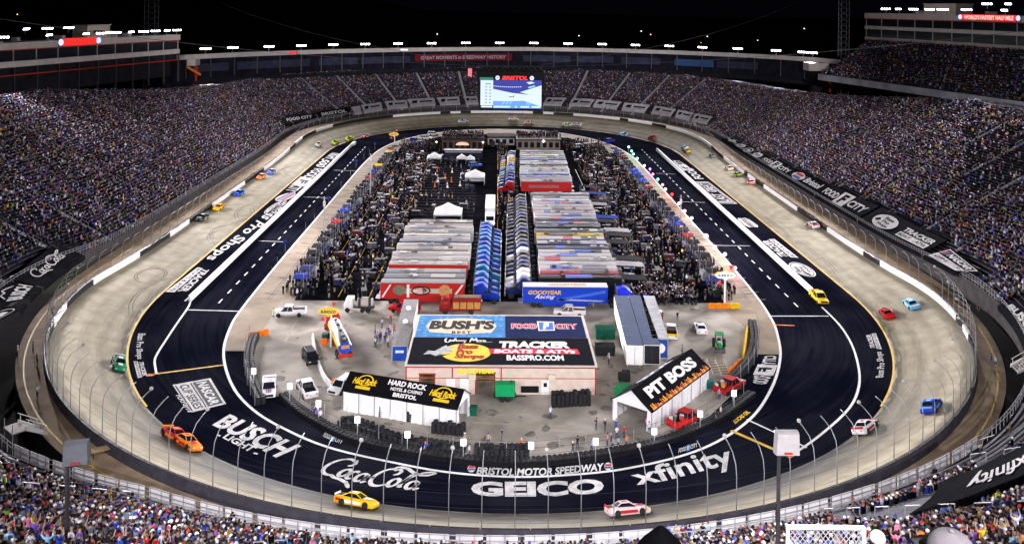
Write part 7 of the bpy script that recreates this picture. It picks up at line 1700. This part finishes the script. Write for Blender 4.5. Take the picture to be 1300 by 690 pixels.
def bin_(label, u, v, col, s=1.0):
    p = gp(u, v); root = thing('waste_bin', label, 'bin', p+Vector((0, 0, .012)), 0, None); M = pm('bin_%d%d' % (int(col[0]*100), int(col[1]*100)), col, .6, .1); MB().box((0, 0, .55*s), (.9*s, .8*s, 1.1*s), M, top=(1.12, 1.12)).build('body', root); MB().box((0, 0, 1.15*s), (1.1*s, 1.0*s, .08), M).build('lid', root)
bin_('dark green bin at the right end of the long tent', 601, 526, (.01, .09, .06)); bin_('teal bin beside the flame roofed tent', 901, 492, (.01, .12, .10)); bin_('dark green bin by the left barrier above the suv', 413, 432, (.01, .07, .04)); bin_('brown bin by the orange marker at the fuel sign', 424, 438, (.14, .05, .03))
def dumpster(label, u, v, w, d, h, col, rz=0.0):
    p = gp(u, v); root = thing('skip', label, 'skip', p+Vector((0, 0, .012)), rz); M = pm('skip_%d' % int(col[1]*1000), col, .6, .2); MB().box((0, 0, h/2), (w, d, h), M, top=(1.05, 1.08)).build('body', root); MB().box((0, 0, h+.03), (w*1.06, d*1.09, .08), M).build('lid', root)
    for k in range(3): MB().box((-w*.33+k*w*.33, -d*.54, h*.5), (.10, .10, h*.9), M).build('rib', root)
dumpster('dark green skip between the cream building and navy roofed trailers', 768, 428, 3.2, 1.9, 1.7, (.01, .08, .05)); dumpster('black skip below the dark green one beside the cream building', 768, 449, 3.0, 1.8, 1.5, (.02, .025, .025)); dumpster('bright green tarped cart at the left end of the flame roofed tent', 790, 500, 2.2, 1.4, 1.2, (.02, .26, .09), .9)
# orange and yellow barriers
def barrier_row(label, a, b, n, col):
    A, B = gp(*a), gp(*b); M = pm('barrier_%d' % int(col[1]*100), col, .55, .12)
    for k in range(n):
        p = A.lerp(B, (k+.5)/n); L = (B-A).length/n; root = thing('barrier', label, 'barrier', p+Vector((0, 0, .02)), math.atan2(B.y-A.y, B.x-A.x), 'coloured plastic barriers'); MB().box((0, 0, .45), (L*.96, .6, .9), M, top=(.96, .45)).build('body', root); MB().box((0, 0, .93), (L*.5, .2, .10), M).build('grip', root)
barrier_row('orange plastic barrier in the row at the right pit exit', (899, 391), (926, 391), 3, (.78, .22, .01)); barrier_row('yellow plastic barrier at the end of the orange row', (927, 391), (939, 391), 2, (.75, .45, .01)); barrier_row('orange plastic barrier at the top of the left tyre wall', (315, 429), (341, 424), 3, (.78, .18, .01)); barrier_row('yellow sand barrel beside the right tyre wall', (944, 455), (949, 420), 6, (.72, .42, .01)); barrier_row('orange plastic barrier at the foot of the right tyre wall', (925, 477), (940, 462), 3, (.75, .18, .01)); barrier_row('orange marker box on the left access lane', (421, 488), (429, 488), 1, (.80, .16, .01)); barrier_row('orange marker box beside the fuel sign', (408, 437), (416, 437), 1, (.80, .14, .01))
# white barrier curve along the fuel lane
pts = smooth_closed([gp(u, v)[:] for u, v in ((397, 428), (402, 455), (411, 480), (424, 494), (436, 500), (424, 494), (411, 480), (402, 455))])[:32]
root = thing('lane_barrier', 'low white curved barrier along the fuel tanker lane', 'barrier', (0, 0, .016)); P_ = [Vector((p[0], p[1], 0)) for p in pts]
for k in range(0, 30, 3):
    A, B = P_[k], P_[min(k+3, 31)]; d = (B-A); L = d.length
    if L < .3: continue
    o = MB().box((0, 0, .4), (L*.97, .4, .8), M_WHITE, top=(1, .5)).build('barrier_section', root); o.location = (A+B)/2; o.rotation_euler = (0, 0, math.atan2(d.y, d.x))
# boarding steps by the right wall
for k, (u, v, lb) in enumerate(((910, 474, 'wooden slatted step unit left of its twin by the right tyre wall'), (921, 476, 'wooden slatted step unit right of its twin by the right tyre wall'))):
    p = gp(u, v); root = thing('step_unit', lb, 'steps', p+Vector((0, 0, .012)), math.radians(10)); Mw = pm('bare_wood', (.28, .20, .12), .7, .2, 3)
    for j in range(6): MB().box((0, j*.42, .25+j*.22), (1.3, .36, .06), Mw).build('tread', root)
    for s in (-1, 1): MB().tube([(s*.68, -.1, .1), (s*.68, 2.3, 1.45)], .06, M_WHITE, 5).build('stringer', root)
    for s in (-1, 1): MB().tube([(s*.68, 2.3, 0), (s*.68, 2.3, 1.4)], .05, M_WHITE, 5).build('leg', root)
# ------------------------------------------------------------------ tyre barrier and fence round the near infield
TY = MB().lathe((0, 0, 0), [(.17, .02), (.27, .0), (.335, .04), (.345, .14), (.335, .24), (.27, .28), (.17, .26)], M_RUBBER, 12).mesh('tyre', True)
def densify(pts, step):
    P = np.array([p[:2] for p in pts], float)
    for _ in range(3):
        Q = [P[0]]
        for a, b in zip(P[:-1], P[1:]): Q += [a*.75+b*.25, a*.25+b*.75]
        Q.append(P[-1]); P = np.array(Q)
    d = np.r_[0, np.cumsum(np.linalg.norm(np.diff(P, axis=0), axis=1))]; t = np.arange(0, d[-1], step); return np.stack([np.interp(t, d, P[:, k]) for k in (0, 1)], 1)
def tyre_barrier(label, pts, rows=2, high=3, fence=True, belt=True):
    Q = densify(pts, .70); T = np.gradient(Q, axis=0); T /= np.linalg.norm(T, axis=1)[:, None]; N = np.stack([T[:, 1], -T[:, 0]], 1); root = thing('tyre_barrier', label, 'tyre wall', (0, 0, 0)); mb = MB()
    for q, n in zip(Q, N):
        for r in range(rows):
            mb.lathe((q[0]-n[0]*r*.7, q[1]-n[1]*r*.7, 0), [(.30, 0)]+[p for k in range(high) for p in ((.345, .06+k*.28), (.345, .22+k*.28), (.29, .27+k*.28))]+[(.16, high*.28-.02)], M_RUBBER, 8)
    tag(mb.build('tyre_stack', root, fix=False), kind='stuff')
    if belt:
        mb = MB(); mb.loft([[(q[0]+n[0]*.37, q[1]+n[1]*.37, z) for z in (.08, high*.28-.1)]+[(q[0]+n[0]*.40, q[1]+n[1]*.40, z) for z in (high*.28-.1, .08)] for q, n in zip(Q, N)], M_BLACK); mb.build('belt', root)
    if fence:
        me = MB().tube([(0, 0, 0), (0, 0, 2.6)], .045, M_STEEL, 5).mesh('fence_post')
        for q, n in list(zip(Q, N))[::5]: o = link('fence_post', me, root); o.location = (q[0]-n[0]*1.15, q[1]-n[1]*1.15, 0)
        mb = MB()
        for h in (.9, 1.7, 2.55): mb.tube([(q[0]-n[0]*1.15, q[1]-n[1]*1.15, h) for q, n in zip(Q[::3], N[::3])], .022, M_DSTEEL, 3, False)
        mb.build('fence_cable', root)
    return root
tyre_barrier('long black tyre wall round the foot of the infield pad', [gp(*p) for p in ((357, 506), (380, 527), (430, 556), (470, 569), (520, 579), (590, 589), (640, 592), (680, 592), (740, 586), (800, 576), (845, 565), (880, 552), (915, 535), (940, 517), (958, 503))])
tyre_barrier('black tyre wall on the left of the pad beside the pit exit', [gp(*p) for p in ((334, 512), (324, 490), (319, 465), (320, 445), (327, 428))], 2, 4)
tyre_barrier('black tyre wall on the right of the pad beside the plastic barrels', [gp(*p) for p in ((924, 487), (943, 470), (953, 452), (956, 435), (952, 413))][::-1], 2, 4)
# ------------------------------------------------------------------ stacked racing tyres
TY_N = [0]; stuff = MB()
def stack(p, n, lab, indiv):
    for k in range(n):
        z = .012+k*.285
        if k >= n-indiv and TY_N[0] < 300:
            o = link('tyre', TY); o.location = (p[0], p[1], z); o.rotation_euler = (0, 0, TY_N[0]*.7); tag(o, lab, 'tyre', 'racing tyres stacked on the infield pad'); TY_N[0] += 1
        else: stuff.lathe((p[0], p[1], z), [(.27, 0), (.335, .04), (.345, .14), (.335, .24), (.27, .28)], M_RUBBER, 9)
rs = random.Random(14)
def tyre_block(c0, c1, rows, n, lab, high, indiv, back):
    A, B = gp(*c0), gp(*c1); ax = (B-A).normalized(); ay = Vector((-ax.y, ax.x, 0))*back
    for r in range(rows):
        for k in range(n):
            p = A.lerp(B, (k+.5)/n)+ay*(r*.78)+Vector((rs.uniform(-.06, .06), rs.uniform(-.06, .06), 0)); stack(p, high+rs.choice((0, 0, -1)), lab, indiv)
tyre_block((701, 517), (750, 514), 2, 9, 'black racing tyre in the tall stacks against the cream building', 7, 5, 1)
tyre_block((602, 584), (672, 584), 2, 11, 'black racing tyre in the long rows between two lit lamps at the tyre wall', 6, 4, 1)
tyre_block((428, 541), (512, 569), 3, 13, 'black racing tyre in the rows along the tyre wall below the long tent', 4, 1, 1)
tyre_block((512, 570), (586, 582), 3, 11, 'black racing tyre in the rows at the right end of the long tent', 4, 1, 1)
tyre_block((455, 521), (468, 524), 1, 3, 'black racing tyre in the small stacks against the tent wall', 5, 2, 1); tyre_block((481, 527), (492, 529), 1, 3, 'black racing tyre in the small stacks against the tent wall', 5, 2, 1)
tyre_block((513, 533), (524, 535), 1, 3, 'black racing tyre in the small stacks against the tent wall', 5, 2, 1); tyre_block((548, 549), (590, 553), 2, 7, 'black racing tyre in the stacks right below the tent corner', 5, 1, 1)
tyre_block((786, 484), (800, 484), 2, 3, 'black racing tyre stacked below the navy roofed trailers', 5, 2, 1)
tag(stuff.build('tyre_pile', fix=False), 'rest of the stacked racing tyres on the infield pad', 'tyres', kind='stuff')

# ------------------------------------------------------------------ small lit lamps on poles along the tyre wall
def pole_lamp(u, v, dv, label):
    b = gp(u, v+dv); k = float((np.array(b)-CAM_P)@_fw)/CAM_F; h = dp(u, v, k*CAM_F).z; root = thing('pole_lamp', label, 'lamp', b, 0, 'small lit lamps on poles round the infield pad'); MB().tube([(0, 0, 0), (0, 0, h)], .05, M_STEEL, 6).build('pole', root)
    MB().box((0, .06, h), (.74, .10, .92), M_STEEL, ch=.03).build('case', root); MB().box((0, -.01, h), (.66, .06, .84), M_SOFTLAMP).build('lit_panel', root)
    l = bpy.data.lights.new('lamp_glow', 'POINT'); l.energy = 260; l.color = (.95, .97, 1); l.shadow_soft_size = .4; o = bpy.data.objects.new('lamp_glow', l); COL.objects.link(o); o.location = (b.x, b.y-.5, h)
for (u, v, dv), nm in zip(((321.7, 471, 24), (367.6, 490, 26), (404, 512, 26), (453.5, 532.5, 26), (517, 551, 26), (588, 561, 26), (674, 565, 26), (756, 560, 26), (830.5, 547, 20), (888.7, 525, 24), (931.7, 499, 24)), ('lit pole lamp at the left tyre wall above the pace pickup', 'lit pole lamp left of the white pickup by the tent', 'lit pole lamp right of the white pickup, near tent end', 'lit pole lamp below the left end of the long tent', 'lit pole lamp below the middle of the long tent', 'lit pole lamp at the left of the long tyre rows', 'lit pole lamp at the right of the long tyre rows', 'lit pole lamp below the group of people on the pad', 'lit pole lamp at the foot of the flame roofed tent', 'lit pole lamp at the nose of the red pickup', 'lit pole lamp at the dark red pickup by the right wall')): pole_lamp(u, v, dv, nm)
# ------------------------------------------------------------------ coloured glowing stall signs of the right pit road
for k, (u, v, c, nm) in enumerate(((798, 186.6, (.6, 1, .85), 'pale green'), (801.7, 191.6, (.3, 1, .7), 'green'), (804, 195.5, (.35, 1, .85), 'teal'), (808.7, 201, (.6, 1, .9), 'mint'), (818, 210, (.85, .6, 1), 'lilac'), (825, 214.4, (.35, .2, 1), 'violet'), (828.7, 221, (1, .2, .35), 'crimson'), (835, 227.5, (.2, 1, .6), 'bright green'), (841, 234.4, (1, .25, .5), 'hot pink'), (844.7, 240, (1, .6, .45), 'salmon'), (853, 246.4, (1, .04, .03), 'red'), (861.7, 258, (1, .62, .70), 'rose'), (869, 267.7, (1, .75, .80), 'pale pink'), (878, 276.6, (.6, .65, 1), 'pale blue'), (896, 299.6, (1, .55, .62), 'big pink'), (907, 314, (1, .72, .68), 'big peach'), (920, 322.5, (1, .92, .88), 'white'), (930, 342, (1, .12, .06), 'scarlet'), (933, 340, (.3, .3, 1), 'blue'))):
    b = gp(u, v+9); k2 = float((np.array(b)-CAM_P)@_fw)/CAM_F; h = dp(u, v, k2*CAM_F).z; R_ = {'big pink': .62, 'big peach': .55}.get(nm, .42)
    root = thing('stall_sign', '%s glowing stall sign on a thin pole along the right pit road' % nm, 'pit sign', b, 0, 'glowing stall signs on the right pit road'); MB().tube([(0, 0, 0), (0, 0, h)], .04, M_STEEL, 5).build('pole', root)
    MB().lathe((0, 0, h), [(0, -.12), (R_*.9, -.1), (R_, 0), (R_*.9, .1), (0, .12)], em('sign_glow_'+nm.replace(' ', '_'), c, 2.2), 12, 'y').build('lit_disc', root)
    l = bpy.data.lights.new('sign_glow', 'POINT'); l.energy = 420; l.color = c; l.shadow_soft_size = .4; o = bpy.data.objects.new('sign_glow', l); COL.objects.link(o); o.location = (b.x+.4, b.y-.7, h)
for k in range(12):   # dark stall boards on the left pit road
    q = gp(*[(352, 337), (362, 321), (388, 292), (399, 280), (417, 262), (433, 238), (445, 223), (452, 213), (462, 202), (469, 196), (476, 190), (345, 349)][k]); root = thing('stall_board', 'dark stall board on a pole along the left pit road', 'pit sign', q, 0, 'dark stall boards on the left pit road'); MB().tube([(0, 0, 0), (0, 0, 2.2)], .03, M_STEEL, 5).build('pole', root); MB().box((0, 0, 2.4), (.9, .08, .8), [M_BLACK, pm('board_blue', (.02, .03, .25)), M_BLACK][k % 3]).build('board', root)
# ------------------------------------------------------------------ people on the pad and the walkways
PADP_ = [(699, 531, 'white', 'shorts'), (757, 546, 'black', ''), (768, 548, 'black', ''), (782, 548, 'royal blue', ''), (783, 557, 'white', ''), (792, 556, 'red', ''), (776, 566, 'navy', ''), (778, 571, 'tan', ''), (785, 570, 'light blue', ''), (795, 568, 'orange', ''), (733, 570, 'black', ''), (751, 574, 'light blue', ''), (727, 577, 'black', ''), (821, 545, 'pink', ''), (824, 551, 'white', ''), (860, 407, 'black', ''), (838, 408, 'orange', ''), (841, 409, 'maroon', ''), (866, 451, 'grey', ''), (496, 411, 'red', ''), (485, 416, 'white', ''), (347, 403, 'lime', ''), (403, 533, 'purple', ''), (407, 535, 'white', ''), (399, 531, 'navy', ''), (637, 560, 'black', ''), (620, 566, 'tan', ''), (662, 573, 'orange', ''), (590, 566, 'tan', ''), (596, 580, 'white', ''), (540, 577, 'royal blue', ''), (771, 566, 'pink', ''), (773, 462, 'white', ''), (820, 500, 'red', ''), (912, 500, 'white', ''), (913, 508, 'grey', ''), (915, 530, 'white', ''), (908, 536, 'black', ''), (893, 470, 'black', ''), (884, 480, 'tan', '')]
rp = random.Random(40); _cnt = {}
PLACE = lambda u, v: 'near the tyre wall foot' if v > 560 else ('beside the flame roofed tent' if 745 < u < 840 and v > 530 else ('by the right tyre wall' if u > 875 else ('behind the navy roofed trailers' if u > 800 else ('by the left parked vehicles' if u < 420 else 'on the open pad'))))
for u, v, sh, ex in PADP_:
    col = [q[1] for q in SHIRT if q[0] == sh][0]; h = rp.choice(HEADC); p = gp(u, v)
    person((p.x, p.y, .02), rp.uniform(0, 6.3), 'stand', rp.choice(('down', 'walk', 'phone')), col, h[1], h[2], 'person in %s shirt and %s standing %s' % (sh, h[0], PLACE(u, v)), 'people on the infield pad')
for k in range(16):
    u, v = rp.uniform(476, 502), rp.uniform(424, 442); sh = rp.choice(SHIRT[:6]); h = rp.choice(HEADC); p = gp(u, v); person((p.x, p.y, .02), rp.uniform(0, 6.3), 'stand', rp.choice(('down', 'walk')), sh[1], h[1], h[2], 'person in %s shirt and %s in the group left of the cream building' % (sh[0], h[0]), 'people on the infield pad')
def walker(u, v, sh, lab, z=None):
    s = 0; q = gp(u, v, 4.2)
    for _ in range(5): s, d = near_station(q.x, q.y); q = gp(u, v, si(s, ZW)+.03)
    col = [w[1] for w in SHIRT if w[0] == sh][0]; h = rp.choice(HEADC); n = si(s, SN); person((q.x, q.y, q.z), math.atan2(n[1], n[0])+PI/2+rp.uniform(-.5, .5), 'stand', rp.choice(('down', 'phone')), col, h[1], h[2], lab, 'people on the walkway behind the outer wall')
for u, v, sh, lb in ((42, 448, 'navy', 'person in navy shirt standing on the left walkway'), (47, 462, 'black', 'person in black crouched over gear on the left walkway'), (66, 398, 'grey', 'person in grey shirt farther up the left walkway'), (22, 453, 'tan', 'person in tan shirt at the outer edge of the left walkway'), (47, 505, 'white', 'person in white cap kneeling on the left walkway'), (1264, 466, 'light blue', 'person in light blue shirt on the right walkway'), (1258, 463, 'navy', 'person in navy shirt on the right walkway'), (1232, 398, 'black', 'dark figure at the right walkway entry, left of two'), (1242, 398, 'black', 'dark figure at the right walkway entry, right of two')): walker(u, v, sh, lb)
# spectators standing at the front rail at the foot of the photo
for u, v, dep, sh, lb in ((848, 690, 79, 'royal blue', 'person in royal blue shirt at the front rail, bottom centre right'), (858, 690, 79, 'tan', 'person in tan shirt at the front rail'), (866, 690, 79, 'maroon', 'person in maroon shirt at the front rail'), (875, 690, 78.5, 'navy', 'person in navy shirt leaning on the front rail'), (892, 687, 79, 'black', 'person in black shirt and jeans at the front rail'), (899, 686, 79, 'light blue', 'person in light blue shirt beside the one in jeans'), (1168, 628, 85, 'pink', 'person in pink shirt by the white boards at right'), (1181, 632, 84, 'white', 'person in white shirt by the white boards at right')):
    c = dp(u, v, dep); col = [w[1] for w in SHIRT if w[0] == sh][0]; h = rp.choice(HEADC); person((c.x, c.y, c.z), rp.uniform(-.4, .4), 'stand', 'down', col, h[1], h[2], lb, 'people at the front rail of the near stand')

# ------------------------------------------------------------------ far end of the infield
def far_building(label, u0, v0, u1, v1, depth_m, h, wall, deck, rail=True, sign=None):
    a, b = gp(u0, v0), gp(u1, v1); root = thing('hospitality_building', label, 'building', ((a.x+b.x)/2, (a.y+b.y)/2, 0)); w = (b-a).length
    MB().box((0, depth_m/2, h/2), (w, depth_m, h), wall).build('wall', root); MB().box((0, depth_m/2, h+.12), (w+.6, depth_m+.6, .24), deck).build('roof', root)
    n = int(w/2.2)
    for k in range(n): MB().box((-w/2+(k+.5)*w/n, -.04, h*.45), (w/n*.62, .08, h*.5), M_GLASS).build('window', root)
    if rail:
        for z in (.6, 1.1): MB().tube([(-w/2, -.2, h+z), (w/2, -.2, h+z)], .04, M_STEEL, 4).build('rail', root)
    MB().box((0, -.06, h-.4), (w, .08, .6), pm('signboard_dark', (.05, .035, .03), .6)).build('fascia_board', root)
    return root, w, h
r1, w1, h1 = far_building('brown two level hospitality deck with a crowd on top, far left', 561, 191, 613, 190.5, 13, 4.4, pm('brown_timber', (.10, .065, .045), .8, .3, .5), M_DARK)
MB().prism([(-2.6, 2.0)]+[(2.6*math.cos(a), 2.2+1.1*math.sin(a)) for a in [PI*k/8 for k in range(8, -1, -1)]]+[(2.6, 2.0)], -.20, -.10, em('warm_arch_lamp', (1, .62, .42), .8)).build('lit_arch', r1)
for x, c in ((8.0, (1, 1, 1)), (-10.2, (1, .85, .3))): MB().lathe((x, -.2, 3.2), [(0, -.35), (.4, 0), (0, .35)], em('door_lamp%d' % int(abs(x)), c, 6), 8).build('wall_lamp', r1)
r2, w2, h2 = far_building('pale roofed hospitality deck with a crowd on top, far right', 656, 190, 711, 190, 12, 4.2, pm('tan_panel', (.20, .16, .13), .8, .2, .5), M_FASCIA); MB().lathe((2.0, -.2, 3.4), [(0, -.5), (.55, 0), (0, .5)], em('door_lamp8', (1, 1, 1), 6), 8).build('wall_lamp', r2)
far_building('low white fronted service block between the two far decks', 619, 184, 653, 184, 8, 3.4, pm('service_white', (.42, .41, .42), .7, .2, .4), M_DARK, False)
a, b = gp(564, 203), gp(612, 203); root = thing('show_trailer', 'long navy show trailer with pale awning edge in front of the left deck', 'trailer', ((a.x+b.x)/2, (a.y+b.y)/2, 0)); L = (b-a).length
MB().box((0, 1.3, 2.2), (L, 2.6, 2.6), pm('show_navy', (.012, .018, .04), .5)).build('body', root); MB().box((0, 1.3, 3.56), (L+.3, 2.9, .12), M_FASCIA).build('roof', root); MB().box((0, -.05, 2.9), (L*.95, .06, .3), M_STEEL).build('awning_rail', root); wheels(root, [(x, y) for x in (L/2-3, L/2-4.2) for y in (.3, 2.3)], .5, .35)
for s in (-1, 1): MB().box((s*(L/2-2), 1.3, .45), (.2, 1.6, .9), M_DSTEEL).build('stand', root)
# white box truck standing alone in the centre lane
p = gp(622, 283); spawn('hauler_trailer', (p.x, p.y+7.5, 0), -PI/2, 'white hauler standing end-on in the centre lane behind the blue tractors', WHT, None, {'roof': (.7, .7, .71), 'rear_door': WHT, 'side_graphic': WHT}); spawn('tractor_unit', (p.x, p.y-.6, 0), -PI/2, 'white tractor unit end-on at the top of the blue tractor row', WHT)
for k, (u, v) in enumerate(((552, 237), (556, 231), (553, 225), (555, 218), (568, 238), (584, 236), (573, 231), (585, 226), (574, 219), (565, 226))):
    p = gp(u, v); root = thing('traffic_cone', 'white and red marker cone in the empty left lot', 'cone', p+Vector((0, 0, .02)), 0, 'marker cones in the left lot'); MB().lathe((0, 0, 0), [(.42, 0), (.42, .06), (.25, .08), (.07, 1.6), (0, 1.62)], M_WHITE if k % 3 else M_ORANGE, 8).build('body', root); MB().lathe((0, 0, .7), [(.19, 0), (.15, .35)], M_RED, 8).build('band', root)
for u, v, h, lb in ((411, 315, 12, 'grey utility pole among the left pit crews, nearer one'), (470, 251, 13, 'grey utility pole among the left pit crews, farther one'), (864, 292, 9, 'grey utility pole among the right pit crews')):
    p = gp(u, v); root = thing('utility_pole', lb, 'pole', p); MB().tube([(0, 0, 0), (0, 0, h)], [.2, .13], M_STEEL, 8).build('pole', root); MB().box((0, 0, h-.5), (1.6, .12, .12), M_DSTEEL).build('crossarm', root); MB().box((0, 0, h-1.6), (.5, .5, 1.1), M_FASCIA).build('box', root)
# parked show cars and crew cars in the far corners
for k, (u, v, c, lb) in enumerate(((541, 177, WHT, 'white car parked at the far left pit entry'), (536, 184, SIL, 'silver car parked at the far left pit entry'), (527, 180, BLU, 'blue car parked at the far left pit entry'), (550, 172, WHT, 'white car at the edge of the far left deck'), (747, 187, WHT, 'white and red car parked at the far right pit entry'), (757, 186, (.5, .3, .3), 'pinkish car parked at the far right pit entry'), (603, 212, (.03, .10, .5), 'blue show car in front of the small white tents'), (735, 188, WHT, 'white box shaped car beside the pale deck'), (774, 181, BLU, 'blue car parked at the far right corner'))): p = gp(u, v); spawn('suv', (p.x, p.y, .02), .1*k, lb, c)
# ------------------------------------------------------------------ stairs and platforms behind the near wall
def stair_unit(label, u, v, z, rz, n=7, w=2.4):
    c = gp(u, v, z); root = thing('stair_unit', label, 'stairs', (c.x, c.y, z), rz)
    for k in range(n): MB().box((0, k*.32, .12+k*.24), (w, .34, .07), M_FASCIA).build('tread', root)
    for s in (-1, 1):
        MB().prism([(-.3, 0), (-.3, .45), (n*.32, n*.24+.45), (n*.32, n*.24-.2)], s*w/2-.05, s*w/2+.05, M_WHITE, 'x').build('side_board', root); MB().tube([(s*w/2, -.2, 1.2), (s*w/2, n*.32, n*.24+1.2)], .045, M_WHITE, 5).build('handrail', root)
        for k in (0, n-1): MB().tube([(s*w/2, k*.32, .2+k*.24), (s*w/2, k*.32, 1.25+k*.24)], .04, M_WHITE, 5).build('post', root)
    MB().box((0, n*.32+.8, n*.24-.05), (w+.3, 1.6, .16), M_FASCIA).build('platform', root)
    for s in (-1, 1): MB().tube([(s*w/2, n*.32+1.5, -1.5), (s*w/2, n*.32+1.5, n*.24+1.1)], .06, M_STEEL, 5).build('leg', root)
    return root
stair_unit('white sided stair flight down to the left walkway', 52, 549, 3.7, math.radians(140)); stair_unit('white sided stair flight beside the boards at the right', 1236, 578, 3.7, math.radians(-130)); stair_unit('stair platform at the right edge beside the walkway', 1288, 545, 4.6, math.radians(-110)); stair_unit('stair platform at the right edge above the walkway bend', 1290, 470, 5.0, math.radians(-100))
p = gp(127, 578, 3.75); root = thing('table', 'tan wooden table on the left walkway against the dark wall', 'table', p, .6); MB().box((0, 0, .76), (1.9, 1.2, .07), pm('tan_wood', (.42, .30, .16), .7, .15, 3)).build('top', root)
for x in (-.8, .8):
    for y in (-.45, .45): MB().box((x, y, .37), (.08, .08, .74), M_DSTEEL).build('leg', root)
# graphic side of the front trailer
t0 = [o for o in bpy.data.objects if o.get('label', '').startswith('red, graphic')][0]
for shp, box, M in ((ovalshape(), (.36, .2, .60, .85), pm('graphic_dark', (.03, .01, .01))), (ovalshape(), (.38, .3, .58, .75), pm('graphic_cream', (.62, .45, .38))), (ovalshape(), (.70, .1, .84, .95), pm('graphic_tan', (.50, .25, .10))), (ovalshape(), (.14, .2, .30, .9), pm('graphic_olive', (.16, .17, .11))), (polyshape([(0, 0), (.2, 0), (1, 1), (.85, 1)]), (.0, .05, .12, .95), M_WHITE), (polyshape([(0, 0), (.2, 0), (1, 1), (.85, 1)]), (.86, .05, 1.0, .95), M_WHITE), (rectshape(), (.31, .05, .34, .95), M_WHITE)):
    mb = MB(); sh = sub(shp, *box); lay(mb, sh, [(-7.8, -1.30-.004*box[0], 1.15), (7.8, -1.30, 1.15)], [(-7.8, -1.30, 3.85), (7.8, -1.30, 3.85)], M); mb.build('side_graphic', t0)
